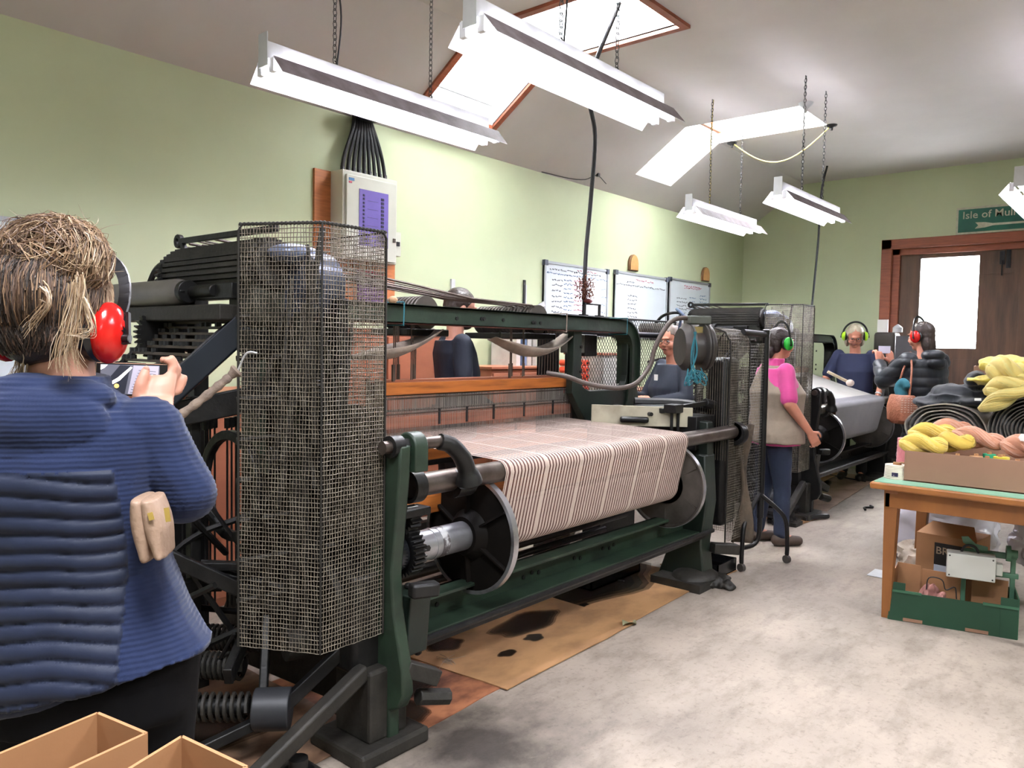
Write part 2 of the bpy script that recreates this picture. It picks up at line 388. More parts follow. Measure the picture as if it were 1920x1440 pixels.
pn = MB().box((x0+0.02, WY1, WZ0), (x0+0.026, WY0, WZ1)); pn.build('pane', glass, d, smooth=False)
lk = MB(); blk = mat('black_door_furniture', '#1a1a1e', 0.4, 0.3)
lk.box((x0-0.02, 1.43, 2.36), (x0, 1.385, 2.50)); lk.box((x0-0.02, 1.37, 2.32), (x0, 1.33, 2.51)); lk.box((x0-0.025, 1.36, 2.32), (x0, 1.35, 2.51))
lk.cyl((x0-0.02, 1.405, 2.40), (x0-0.02, 1.405, 2.24), 0.007, 8); lk.build('bolt', blk, d, smooth=False)
# ---- hanging sign over the door
sg = thing('sign', (FAR_X-0.03, 1.3, 2.84), 'green wooden sign reading Isle of Mull with a pale arrow over the door', 'sign')
sgm = mat('sign_green', '#1f6b58', 0.5, col2='#18564a', scale=4); cream = mat('sign_cream', '#c8c6b0', 0.6, var=0.12, scale=30)
MB().box((FAR_X-0.03, 0.55, 2.70), (FAR_X-0.002, 1.85, 2.99)).build('backing', cream, sg, smooth=False)
MB().box((FAR_X-0.036, 0.58, 2.72), (FAR_X-0.028, 1.828, 2.965)).build('board', sgm, sg, smooth=False, bevel=0.001)
text_mesh('Isle of Mull', 0.112, 'lettering', cream, (FAR_X-0.038, 1.79, 2.865), -Y_, Z_, -X_, sg, 0.002, True)
ap = [(0, 0.01), (0.42, 0.005), (0.42, -0.005)]
MB().prism([(-0.70, 0.008), (-0.05, 0.012), (0.02, 0.028), (0.115, 0.034), (0.085, 0.0), (0.115, -0.034), (0.02, -0.028), (-0.05, -0.012), (-0.70, -0.008)], (FAR_X-0.038, 1.55, 2.785), Y_, Z_, -X_, 0.004).build('arrow', cream, sg, smooth=False)

# ================================================================ wall items
wb_fr = mat('whiteboard_aluminium', '#a5a7ac', 0.4, 0.5, var=0.05); wb_m = mat('whiteboard_surface', '#d3dae0', 0.18, var=0.02); corner_m = mat('grey_plastic_corner', '#3f4350', 0.5)
inkb = mat('blue_marker_ink', '#3a6a9c', 0.5); inkr = mat('red_marker_ink', '#b0405a', 0.5); inkk = mat('black_marker_ink', '#333848', 0.5)
def board(x0, x1, z0, z1, label, cols, seed, z1b=None):
    rnd = random.Random(seed); y = W_Y
    b_ = thing('whiteboard', ((x0+x1)/2, y-0.01, z0), label, 'whiteboard', None)
    MB().box((x0, y-0.022, z0), (x1, y-0.004, z1)).build('panel', wb_m, b_, smooth=False)
    f_ = MB(); t = 0.022
    f_.box((x0, y-0.03, z1-t), (x1, y-0.004, z1)); f_.box((x0, y-0.03, z0), (x1, y-0.004, z0+t)); f_.box((x0, y-0.03, z0), (x0+t, y-0.004, z1)); f_.box((x1-t, y-0.03, z0), (x1, y-0.004, z1))
    f_.build('frame', wb_fr, b_, smooth=False)
    for cx in (x0, x1-0.035):
        MB().box((cx-0.006, y-0.036, z1-0.042), (cx+0.041, y-0.004, z1+0.006)).build('corner', corner_m, b_, smooth=False)
    for ink, items in cols:
        mb = MB()
        for (u0, u1, v0, v1, n) in items:
            for k in range(n):
                z = z1 - v0 - (v1-v0)*k/max(1, n-1); u = u0
                while u < u1:
                    l = rnd.uniform(0.012, 0.05)
                    a = V((x0+u, y-0.0235, z+rnd.uniform(-.004, .004))); 
                    pts = [a+V((i*l/4, 0, rnd.uniform(-0.008, 0.008))) for i in range(5)]
                    mb.tube(pts, 0.0028, 4); u += l+rnd.uniform(0.008, 0.02)
        mb.build('writing', ink, b_, smooth=False)['kind'] = 'stuff'
    return b_
board(5.46, 6.49, 1.50, 2.165, 'whiteboard with dated list in blue and red, nearest of the three along the wall', [(inkk, [(0.08, 0.9, 0.07, 0.07, 1), (0.12, 0.26, 0.16, 0.6, 10)]), (inkb, [(0.04, 0.99, 0.105, 0.105, 1), (0.30, 0.42, 0.15, 0.55, 11), (0.92, 0.98, 0.2, 0.5, 5)]), (inkr, [(0.46, 0.62, 0.15, 0.42, 7), (0.5, 0.8, 0.05, 0.05, 1)])], 3)
board(6.615, 7.674, 1.50, 2.175, 'whiteboard with a short handwritten column, middle of the three along the wall', [(inkr, [(0.4, 0.75, 0.07, 0.07, 1)]), (inkk, [(0.22, 0.36, 0.10, 0.10, 1), (0.25, 0.42, 0.24, 0.58, 9), (0.03, 1.02, 0.13, 0.13, 1)]), (inkb, [(0.6, 0.8, 0.62, 0.62, 2)])], 5)
board(7.722, 8.718, 1.50, 2.19, 'whiteboard with blue notes under a red heading, farthest of the three', [(inkr, [(0.35, 0.75, 0.07, 0.09, 2)]), (inkk, [(0.18, 0.4, 0.22, 0.5, 8)]), (inkb, [(0.48, 0.6, 0.2, 0.5, 8), (0.74, 0.9, 0.16, 0.55, 11), (0.2, 0.42, 0.6, 0.6, 1)])], 8)
board(0.2, 1.36, 1.1, 1.975, 'whiteboard at the left edge behind the woman with the bun', [(inkk, [(0.9, 1.1, 0.2, 0.2, 1)])], 9)
plq = mat('carved_bread_wood', '#b98a52', 0.6, var=0.15, scale=20); plqd = mat('dark_wood_rim', '#6e4a2c', 0.6)
for (px, pz, lab) in ((6.96, 2.195, 'small arched wooden plaque above the middle whiteboard'), (8.60, 2.21, 'small arched wooden plaque above the farthest whiteboard')):
    pl = thing('plaque', (px, W_Y, pz), lab, 'plaque', None)
    pts = [(-0.085, 0)]+arc(0, 0.07, 0.085, 180, 0, 12, 0.10)+[(0.085, 0)]
    MB().prism(pts, (px, W_Y-0.03, pz), X_, Z_, Y_, 0.028).build('back_board', plqd, pl, bevel=0.004)
    MB().prism([(u*0.86, 0.01+v*0.9) for u, v in pts], (px, W_Y-0.038, pz), X_, Z_, Y_, 0.01).build('face_panel', plq, pl)
# consumer unit
cu = thing('fuse_box', (3.37, W_Y, 2.13), 'white metal fuse box with purple tinted window on a wooden backboard', 'fuse box')
cu_m = mat('white_enamel', '#c9c8bd', 0.35, var=0.03); purp = mat('purple_tinted_window', '#6f62a0', 0.15, var=0.05); dkp = mat('dark_violet_breakers', '#2c2747', 0.4)
MB().box((3.03, W_Y-0.02, 1.6), (3.72, W_Y-0.001, 2.53)).build('backboard', pine_l, cu, smooth=False)
MB().box((3.155, W_Y-0.15, 1.95), (3.62, W_Y-0.02, 2.53)).build('housing', cu_m, cu, smooth=False, bevel=0.004)
dr = MB().box((3.175, W_Y-0.168, 1.96), (3.60, W_Y-0.15, 2.50)).build('door', cu_m, cu, smooth=False, bevel=0.003)
MB().box((3.275, W_Y-0.171, 2.05), (3.525, W_Y-0.166, 2.42)).build('window_pane', purp, dr, smooth=False)
MB().box((3.57, W_Y-0.175, 2.10), (3.59, W_Y-0.165, 2.125)).build('latch', dull_steel, dr, smooth=False)
br_ = MB()
for k in range(12):
    br_.box((3.305, W_Y-0.174, 2.10+k*0.025), (3.318, W_Y-0.169, 2.113+k*0.025)); br_.box((3.46, W_Y-0.174, 2.08+k*0.026), (3.485, W_Y-0.169, 2.097+k*0.026))
for k in range(5): br_.box((3.345, W_Y-0.1725, 2.13+k*0.055), (3.435, W_Y-0.170, 2.1315+k*0.055))
br_.build('breaker_row', dkp, dr, smooth=False)
MB().box((3.19, W_Y-0.1695, 2.462), (3.235, W_Y-0.1675, 2.48)).build('badge', inkb, dr, smooth=False)
MB().box((3.19, W_Y-0.1695, 2.445), (3.215, W_Y-0.1675, 2.457)).build('badge', inkr, dr, smooth=False)
sk = thing('wall_switch', (3.70, W_Y-0.02, 2.03), 'small white switch box beside the fuse box', 'switch')
MB().box((3.645, W_Y-0.09, 2.02), (3.715, W_Y-0.02, 2.19)).build('body', cu_m, sk, smooth=False, bevel=0.004); MB().box((3.665, W_Y-0.10, 2.09), (3.695, W_Y-0.09, 2.12)).build('toggle', blk, sk, smooth=False)
nt_ = thing('notice', (3.5, W_Y-0.03, 1.62), 'purple and red notice taped below the fuse box', 'notice')
MB().box((3.38, W_Y-0.035, 1.62), (3.60, W_Y-0.02, 1.90)).build('sheet', mat('purple_paper', '#6d4a7f', 0.6), nt_, smooth=False); MB().box((3.38, W_Y-0.036, 1.84), (3.60, W_Y-0.034, 1.90)).build('header', mat('red_paper', '#8e2438', 0.6), nt_, smooth=False)
cb = thing('cable_bundle', (3.38, W_Y-0.08, 2.53), 'bundle of thick black cables dropping from the ceiling into the fuse box', 'cable')
for k in range(9):
    xa = 3.20+k*0.045; xb = 3.30+k*0.02
    MB().tube(bez([(xa, W_Y-0.09, 2.53), (xa-0.01, W_Y-0.09, 2.68), (xb+0.01, W_Y-0.10, 2.80), (xb, W_Y-0.07+0.004*k, 2.95)], 10), 0.013, 8).build('cable', cable_m, cb)
    MB().lathe((xa, W_Y-0.09, 2.515), Z_, [(0, .02), (.02, .02), (.03, .015), (.05, .015)], 10).build('gland', cable_m, cb)
MB().ell((3.36, W_Y-0.14, 2.93), 0.14, 0.07, 0.05, 12, 6).build('foam_collar', cable_m, cb); MB().box((3.36, W_Y-0.20, 2.955), (3.52, W_Y-0.05, 2.985)).build('cover_plate', ceil_m, cb, smooth=False)
# set squares and rule hung on the wall
rl = thing('hanging_rule', (5.2, W_Y-0.01, 1.60), 'long black hanging rule on the green wall left of the boards', 'ruler')
MB().box((5.19, W_Y-0.015, 1.5), (5.215, W_Y-0.002, 1.97)).build('blade', blk, rl, smooth=False); MB().box((5.215, W_Y-0.016, 1.6), (5.228, W_Y-0.004, 1.93)).build('scale_edge', galv, rl, smooth=False)
rl = thing('set_square', (5.3, W_Y-0.02, 1.66), 'slanting clear metal rule leaning at the black rule', 'ruler'); MB().beam((5.1, W_Y-0.03, 1.62), (5.46, W_Y-0.03, 1.78), 0.01, 0.045).build('blade', galv, rl, smooth=False)
rl = thing('metre_rule', (4.32, W_Y-0.01, 1.5), 'short metal rule standing against the wall behind the near loom', 'ruler'); MB().box((4.30, W_Y-0.02, 1.4), (4.34, W_Y-0.004, 1.91)).build('blade', galv, rl, smooth=False)
nl = thing('ceiling_lead', (6.05, 4.1, 3.0), 'thin dark lead pinned along the slope above the left wall', 'cable')
MB().tube(spline([(5.4, 4.28, 2.93), (5.75, 4.24, 2.93), (5.95, 4.2, 2.95), (6.1, 4.17, 3.01), (6.3, 4.2, 2.97)], 5), 0.004, 5).build('lead', cable_m, nl); MB().box((6.09, 4.15, 3.0), (6.12, 4.18, 3.03)).build('hook', blk, nl)
# ================================================================ lamps
tube_em = mat('fluorescent_tube', '#ffffff', 0.5, emit='#f3f1ff', estr=TUBE*1.6)
refl = mat('white_reflector_enamel', '#e6e6ea', 0.4, var=0.03)
dusty = mat('dusty_reflector_top', '#8d8388', 0.7, col2='#6d6064', scale=10)
chain_m = mat('dark_steel_chain', '#3a383a', 0.4, 0.6)
def chain(mb, p, q, link=0.034, r=0.0022):
    p, q = V(p), V(q); n = max(2, int((q-p).length/(link*0.72))); d = (q-p).normalized()
    a, b_ = perp(d)
    for i in range(n):
        c0 = p.lerp(q, (i+0.5)/n); s_ = a if i % 2 else b_
        pts = [c0+d*(link/2*math.cos(t))+s_*(link*0.27*math.sin(t)) for t in [2*PI*k/8 for k in range(8)]]
        mb.tube(pts, r, 4, closed=True)
def lamp(x0, x1, yc, z, label, chains, cable=None, L=None):
    t = thing('strip_light', ((x0+x1)/2, yc, z), label, 'ceiling light', 'fluorescent strip lights')
    hw = 0.115
    rf = MB()                                   # winged reflector
    for prof in ([(-hw, -.012), (-0.052, 0.062)], [(0.052, 0.062), (hw, -.012)]):
      vs = []; n = len(prof)
      for x in (x0, x1):
        for (u, v) in prof: vs.append((x, yc+u, z+v))
        for (u, v) in prof: vs.append((x, yc+u*0.985, z+v+0.004))
      ins = MB().add(vs, [(0, 1, 5, 4), (3, 2, 6, 7), (0, 4, 6, 2), (1, 3, 7, 5), (0, 2, 3, 1), (4, 5, 7, 6)]); ins.mi = [0, 1, 0, 0, 0, 0]
      ins.build('reflector_wing', [refl, dusty], t, smooth=False)
    for k in range(6):
        xs_ = x0+.03+(x1-x0-.08)*k/5; MB().box((xs_, yc-.056, z+.052), (xs_+.03, yc+.056, z+.059)).build('reflector_bridge', refl, t, smooth=False)
    MB().box((x0-0.012, yc-0.03, z+0.058), (x1-0.05, yc+0.03, z+0.125)).build('housing', galv, t, smooth=False, bevel=0.003)
    for yy in (-0.042, 0.042):
        MB().cyl((x0+0.015, yc+yy, z+0.022), (x1-0.015, yc+yy, z+0.022), 0.017, 12).build('tube', tube_em, t)
        for xx in (x0-0.004, x1-0.015):
            MB().box((xx, yc+yy-0.016, z+0.004), (xx+0.02, yc+yy+0.016, z+0.06)).build('lamp_holder', refl, t, smooth=False, bevel=0.003)
    ep = MB(); ep.prism([(-0.032, 0.0), (0.032, 0.0), (0.03, 0.13), (-0.03, 0.13)], (x0-0.014, yc, z+0.03), Y_, Z_, X_, 0.004); ep.build('end_plate', galv, t, smooth=False)
    for cx in chains:
        ch = MB(); chain(ch, (cx, yc, CZ), (cx, yc, z+0.14)); ch.tube([(cx, yc, z+0.15), (cx+0.012, yc, z+0.145), (cx+0.012, yc, z+0.125), (cx, yc, z+0.12)], 0.003, 6); ch.build('chain', chain_m, t)
    if cable:
        cx, cm = cable; MB().tube(spline([(cx, yc, z+0.12), (cx+0.03, yc+0.01, z+0.35), (cx-0.01, yc, z+0.6), (cx+0.015, yc, CZ)], 6), 0.004, 6).build('flex', cm, t)
    return t
yflex = mat('yellow_flex', '#cdb964', 0.5, var=0.1)
lamp(1.73, 3.06, 2.77, 2.45, 'strip light hanging in front of the fuse box, left of all the lamps', (2.06, 2.62), (2.07, cable_m))
lamp(1.95, 3.26, 1.86, 2.45, 'large strip light in the middle of the picture, under the nearest roof window', (2.45, 2.85), (2.47, cable_m))
lamp(5.65, 6.95, 2.97, 2.47, 'lower strip light with a yellow flex beyond the farther roof window', (6.0, 6.6), (6.0, yflex))
lamp(5.45, 6.75, 2.17, 2.47, 'strip light with a slack grey flex, right of the yellow-flex one', (5.9, 6.35), (5.9, galv))
lamp(6.05, 7.35, 0.80, 2.47, 'strip light cut by the right edge, hanging before the green sign', (6.4, 6.9))
lamp(-0.9, 0.4, 2.0, 2.45, 'strip light hanging behind the viewer on the left', (-0.5, 0.1))
lamp(1.4, 2.7, -0.3, 2.45, 'strip light hanging outside the picture on the right', (1.8, 2.4))
lamp(-1.6, -0.3, -1.0, 2.45, 'strip light hanging far behind the viewer', (-1.2, -0.6))
yc_ = thing('loose_flex', (6.9, 2.7, CZ), 'yellow flex looped between two ceiling hooks by the farther roof window', 'cable')
MB().tube([V((7.36, 3.42, CZ)).lerp(V((7.32, 2.44, CZ)), i/16)-Z_*0.26*math.sin(PI*i/16) for i in range(17)], 0.006, 6).build('flex', yflex, yc_)
for p in ((7.36, 3.42), (7.32, 2.44)): MB().lathe((p[0], p[1], CZ), -Z_, [(0, .05), (.012, .045), (.03, .012), (.05, .01)], 14).build('ceiling_rose', chain_m, yc_)
cr = thing('ceiling_hook', (6.6, 2.5, CZ-0.05), 'round dark hook plate beside the farther roof window', 'hook'); MB().lathe((6.55, 2.40, CZ), -Z_, [(0, .06), (.015, .055), (.05, .015), (.08, .01)], 14).build('plate', galv, cr)
cc = thing('power_cable', (3.92, 2.75, 1.75), 'long black cable dropping from the roof window to the near loom arch', 'cable')
MB().tube(spline([(4.0, 2.6, CZ), (3.92, 2.75, 3.0), (3.99, 2.75, 2.7), (3.96, 2.75, 2.3), (3.92, 2.75, 1.95), (3.915, 2.75, 1.60)], 8), 0.013, 8).build('cable', cable_m, cc)
cc = thing('power_cable', (7.9, 2.75, 1.5), 'thin black cable dropping to the far loom from the ceiling', 'cable')
MB().tube(spline([(8.9, 3.0, CZ), (8.75, 3.0, 3.15), (8.7, 3.0, 2.6), (8.6, 3.0, 2.0), (8.52, 3.0, 1.6)], 6), 0.012, 8).build('cable', cable_m, cc)

# ================================================================ cardboard floor sheets
def cardmat(name, c, c2): return mat(name, c, 0.75, col2=c2, scale=3.0, thr=(0.42, 0.62), bump=0.1, bscale=12, stretch=(1, 1.6, 1))
card_a = cardmat('floor_cardboard_tan', '#ab8158', '#8f6a48'); card_b = cardmat('floor_cardboard_red', '#9c6343', '#4a241b'); card_c = cardmat('floor_cardboard_brown', '#7d5f49', '#4d3a2e')
card_d = cardmat('floor_cardboard_pink', '#9b8070', '#7d6656')
stain_m = mat('oil_stain', '#2c2019', 0.5, col2='#211813', scale=8); stain_m.node_tree.nodes['Principled BSDF'].inputs['Alpha'].default_value = .42
def sheet(name, pts, z, m, label, stains=(), folds=()):
    t = thing(name, (sum(p[0] for p in pts)/len(pts), sum(p[1] for p in pts)/len(pts), 0), label, 'cardboard')
    rnd = random.Random(len(pts)*7+int(pts[0][0]*100)); poly = []
    for i in range(len(pts)):
        a, b_ = V(pts[i]), V(pts[(i+1) % len(pts)]); n = max(1, int((b_-a).length/0.12)); nn_ = V((-(b_-a).y, (b_-a).x)).normalized()
        for k in range(n): p = a.lerp(b_, k/n)+nn_*rnd.uniform(-0.006, 0.006); poly.append((p.x, p.y))
    MB().prism(poly, (0, 0, z), X_, Y_, Z_, 0.004).build('sheet', m, t, smooth=False)
    for (cx, cy, rx, ry) in stains:
        pp = []
        for k in range(28):
            a = 2*PI*k/28; r_ = 1+0.22*noise.noise(V((math.cos(a)*1.3+cx, math.sin(a)*1.3+cy, 3)))+0.08*math.sin(5*a+cx*9)
            pp.append((cx+rx*r_*math.cos(a), cy+ry*r_*math.sin(a)))
        for q_, sc_ in enumerate((1.12, 1.03, .93, .8)): MB().add([(cx+(a-cx)*sc_, cy+(b2-cy)*sc_, z+.0045+.0004*q_) for a, b2 in pp], [tuple(range(len(pp)))]).build('oil_stain', stain_m, t, smooth=False)
    return t
sheet('floor_cardboard', [(1.86, 2.00), (2.38, 2.02), (2.38, 2.75), (1.7, 2.75), (1.7, 2.2)], 0.001, card_b, 'reddish oil-soaked cardboard at the foot of the near loom', [(2.0, 2.35, .26, .13), (1.95, 2.16, .07, .10)])
sheet('floor_cardboard', [(2.34, 1.985), (3.35, 2.0), (3.40, 2.9), (2.25, 2.9)], 0.006, card_a, 'tan cardboard with a round oil stain under the near loom', [(2.98, 2.40, .22, .10), (2.62, 2.22, .05, .03), (2.85, 2.25, .05, .04), (2.50, 2.50, .09, .07)])
sheet('floor_cardboard', [(3.30, 2.02), (4.30, 2.06), (4.35, 2.95), (3.34, 2.95)], 0.003, card_a, 'tan cardboard before the near loom far foot, dark oil across it', [(3.75, 2.58, .52, .30), (3.4, 2.35, .04, .02)])
sheet('floor_cardboard', [(0.9, 2.1), (1.75, 2.1), (1.75, 3.4), (0.9, 3.4)], 0.002, card_c, 'dark brown cardboard under the pattern head of the near loom', [(1.4, 2.6, .2, .2)])
sheet('floor_cardboard', [(4.35, 2.05), (4.62, 2.02), (4.7, 2.4), (4.4, 2.45)], 0.002, card_a, 'small scrap of tan cardboard by the wheeled stand', [])
sheet('floor_cardboard', [(6.15, 2.2), (6.55, 2.17), (6.95, 2.6), (6.3, 2.75)], 0.004, card_a, 'pale cardboard under the black offcuts by the far loom', [])
sheet('floor_cardboard', [(6.9, 2.22), (9.2, 2.40), (9.2, 3.4), (6.8, 3.3)], 0.001, card_d, 'long pinkish cardboard running under the far loom', [(8.0, 2.75, .45, .13)])
sheet('floor_cardboard', [(8.3, 2.75), (9.1, 2.8), (9.1, 3.4), (8.4, 3.4)], 0.006, card_a, 'crumpled tan cardboard at the far end under the far loom', [(8.8, 3.0, .2, .1)])
# ================================================================ LOOM
O1 = V((0, 0, 0))
wood_bar = mat('varnished_orange_bar', '#a8622c', 0.35, col2='#6b3a1e', scale=5, stretch=(0.6, 4, 8), thr=(0.45, 0.75))
wood_dk = mat('dark_red_bar', '#96583f', 0.45, col2='#6d402e', scale=5, stretch=(0.6, 4, 8))
yarn_w = mat('cream_wool_warp', '#c0ada0', 0.8, var=0.04, scale=30, sheen=0.2); yarn_b = mat('brown_wool_warp', '#5c3a36', 0.8, var=0.08, scale=30)
steel_d = mat('dark_disc_iron', '#0c0a09', 0.6, 0.0, col2='#1a1613', scale=6, spec=.15); alu_in = mat('grey_flange_metal', '#5e5953', 0.5, 0.4, col2='#35302b', scale=4)
shiny = mat('polished_barrel_steel', '#b4b4b9', 0.34, 0.8, col2='#808084', scale=6)
lm = thing('power_loom', (1.75, 2.0, 0), 'near green and black power loom with a brown and cream striped warp', 'loom', 'power looms')
P = {}
def part(mb, name, m, parent=None, **k):
    o = mb.build(name, m, parent or lm, **k); P.setdefault(name, []).append(o); return o
# side frame, near end: narrow green front post, curved leg, foot plate
fx0, fx1 = 1.705, 1.755
post = [(1.925, 1.06), (1.93, .95), (1.945, .80), (1.965, .62), (1.955, .50), (1.93, .40), (1.905, .30), (1.90, .22), (1.925, .17), (1.97, .15), (1.97, .02), (2.16, .02), (2.15, .2), (2.12, .35), (2.10, .5), (2.09, .62), (2.05, .8), (2.03, .95), (2.03, 1.06)]
part(MB().prism(post, (fx0, 0, 0), Y_, Z_, X_, fx1-fx0), 'side_frame_post', green_iron, bevel=0.008)
fp = MB(); fp.box((1.56, 1.93, 0), (1.86, 2.22, 0.055)); fp.box((1.63, 1.98, 0.05), (1.80, 2.17, 0.30)); part(fp, 'foot', dust_iron, bevel=0.012, smooth=False)
part(MB().box((1.60, 2.03, 0.28), (1.76, 2.22, 0.62)), 'lower_casting', black_iron, bevel=0.02)
lug = MB(); lug.beam((1.74, 1.93, .30), (1.86, 1.90, .24), .05, .055); lug.cyl((1.80, 1.93, .18), (1.92, 1.90, .15), .03, 8); part(lug, 'treadle_lug', dust_iron, bevel=0.004)
# back of side frame
rear = [(2.1, .1), (3.05, .05), (3.05, .25), (2.9, .5), (2.9, 1.35), (2.8, 1.5), (2.66, 1.5), (2.66, .62), (2.1, .55)]
part(MB().prism(rear, (1.70, 0, 0), Y_, Z_, X_, 0.05), 'side_frame', black_iron, bevel=0.006)
part(MB().prism([(2.02, .0), (2.34, 0.0), (2.25, .25), (2.2, .5), (2.12, .62), (2.10, .78), (2.04, .78), (2.02, .5), (2.05, .25)], (4.16, 0, 0), Y_, Z_, X_, 0.13), 'side_frame_leg', dgreen_iron, bevel=0.01)
part(MB().prism([(2.12, .45), (2.9, .38), (3.1, 0), (3.25, 0), (3.2, .5), (3.1, 1.0), (2.9, 1.05), (2.05, .97), (2.04, .75)], (4.20, 0, 0), Y_, Z_, X_, 0.07), 'side_frame', dgreen_iron, bevel=0.006)
ff = MB(); ff.box((4.02, 1.98, 0), (4.36, 2.30, .05)); ff.ell((4.2, 2.1, .05), .16, .13, .05); part(ff, 'foot', dust_iron)
part(MB().beam((4.25, 2.02, .22), (4.40, 1.93, .20), .06, .06), 'treadle_lug', dust_iron, bevel=.005)
# slotted bracket + roller arm
bk = MB(); o_ = [(1.94, .94)]+arc(1.965, 1.065, .045, 180, 0, 8)+[(2.01, .94)]
bk.ring([(1.915, .965)]+[(a, b_) for a, b_ in arc(1.965, 1.05, .05, 180, 0, 10)]+[(2.015, .965)], [(1.945, .985)]+[(a, b_) for a, b_ in arc(1.965, 1.03, .02, 180, 0, 10)]+[(1.985, .985)], (1.765, 0, 0), Y_, Z_, X_, .06)
part(bk, 'slotted_bracket', green_iron, bevel=.006)
part(MB().cyl((1.66, 1.965, 1.055), (1.95, 1.965, 1.055), .022, 16), 'bracket_shaft', dull_steel)
nb = MB(); nb.cyl((1.69, 1.965, 1.055), (1.735, 1.965, 1.055), .038, 16); nb.cyl((1.74, 1.965, 1.055), (1.78, 1.965, 1.055), .028, 6); part(nb, 'hex_nut', black_iron)
ar = MB(); pts = [V((1.92, 1.96, 1.055)), V((1.965, 1.95, 1.04)), V((2.02, 1.945, .99)), V((2.055, 1.95, .93)), V((2.07, 1.955, .885))]
ar.tube(spline(pts, 5), [.030]*5+[.032]*5+[.034]*5+[.04, .044, .048, .05, .052]+[.045], 12); ar.cyl((2.05, 2.03, .88), (2.14, 2.03, .88), .056, 20)
part(ar, 'roller_arm', black_iron)
# roller
RZ, RYc = .895, 2.03
part(MB().lathe((1.845, RYc, RZ), X_, [(0, .02), (0, .042), (4.54-1.845, .042), (4.54-1.845, .0)], 28), 'warp_roller', dull_steel)
part(MB().lathe((1.83, RYc, RZ), X_, [(0.03, .01), (0.03, .046), (0, .048), (0, .060), (.05, .060), (.05, .04)], 28), 'roller_end_cap', black_iron)
rc = MB(); rc.lathe((4.50, RYc, RZ), X_, [(0, .04), (.0, .06), (.05, .06), (.05, .02)], 24); rc.tube(spline([(4.52, 2.03, .90), (4.50, 2.12, 1.0), (4.42, 2.3, 1.05), (4.2, 2.55, 1.06)], 5), .03, 8); part(rc, 'roller_arm', black_iron)
# warp beam
BY, BZ = 2.13, .635
def flange(x, side, mout, min_):
    f_ = MB(); s_ = side
    f_.lathe((x, BY, BZ), X_*s_, [(0, .05), (0, .225), (-.012, .232), (-.012, .24), (.014, .24), (.014, .232), (.004, .228), (.012, .05)], 64)
    o = part(f_, 'warp_beam_flange', mout)
    rim = MB(); rim.lathe((x, BY, BZ), X_*s_, [(-.013, .2405), (-.013, .243), (.016, .243), (.016, .228), (.0145, .228), (.0145, .2405), (-.013, .2405)], 64, cap=False); part(rim, 'flange_rim', steel, o)
    rb = MB()
    for k in range(6):
        a = 2*PI*k/6+.5; dd = V((0, math.cos(a), math.sin(a))); rb.beam(V((x+s_*.02, BY, BZ))+dd*.06, V((x+s_*.008, BY, BZ))+dd*.225, .008, .03, upv=X_)
    rb.lathe((x, BY, BZ), X_*s_, [(.0, .11), (.035, .085), (.05, .075), (.05, .055), (0, .055)], 32); part(rb, 'spokes', mout, o)
    return o
flange(2.27, -1, steel_d, alu_in); flange(3.86, 1, alu_in, alu_in)
part(MB().lathe((1.93, BY, BZ), X_, [(0, .03), (0, .058), (.10, .058), (.10, .0605), (.112, .0605), (.112, .058), (.34, .058), (.34, .0)], 40), 'beam_barrel', shiny)
bd = MB(); bd.lathe((2.06, BY, BZ), X_, [(0, .0585), (.0, .0592), (.035, .0592), (.035, .0585)], 40); part(bd, 'worn_paint_band', mat('worn_dark_band', '#4b4546', .5, col2='#a9a9ab', scale=30, thr=(.5, .6)))
part(MB().cyl((1.96, BY-.055, BZ+.01), (1.96, BY-.078, BZ+.012), .012, 6), 'set_screw', black_iron)
part(MB().cyl((3.86, BY, BZ), (4.25, BY, BZ), .05, 20), 'beam_journal', black_iron)
part(MB().gear((1.91, BY, BZ), X_, .082, .055, 30, .014), 'gear', black_iron)
part(MB().gear((1.915, BY-.02, BZ+.125), X_, .035, .05, 14, .012), 'pinion', black_iron)
part(MB().lathe((1.79, BY, BZ), X_, [(0, .045), (0, .085), (.03, .085), (.035, .075), (.085, .07), (.085, .04)], 30), 'bearing_collar', mat('oily_blue_steel', '#3d4046', .22, .8))
part(MB().box((1.80, 2.06, .77), (1.98, 2.14, .80)), 'gear_bracket', black_iron, bevel=.005)
sp = MB()
for k in range(16):
    a = k*.9; sp.ell((1.86+.02*math.sin(a*2), 2.03+.02*math.cos(a*1.7), .53-.016*k), .016, .016, .012, 8, 5)
part(sp, 'take_up_chain', black_iron)
part(MB().prism([(1.97, .52), (2.1, .52), (2.12, .28), (1.99, .30)], (1.80, 0, 0), Y_, Z_, X_, .10), 'gear_shield', dgreen_iron, bevel=.006)
part(MB().beam((1.76, 1.93, .56), (1.86, 1.90, .555), .05, .05), 'bracket_toe', black_iron, bevel=.01)
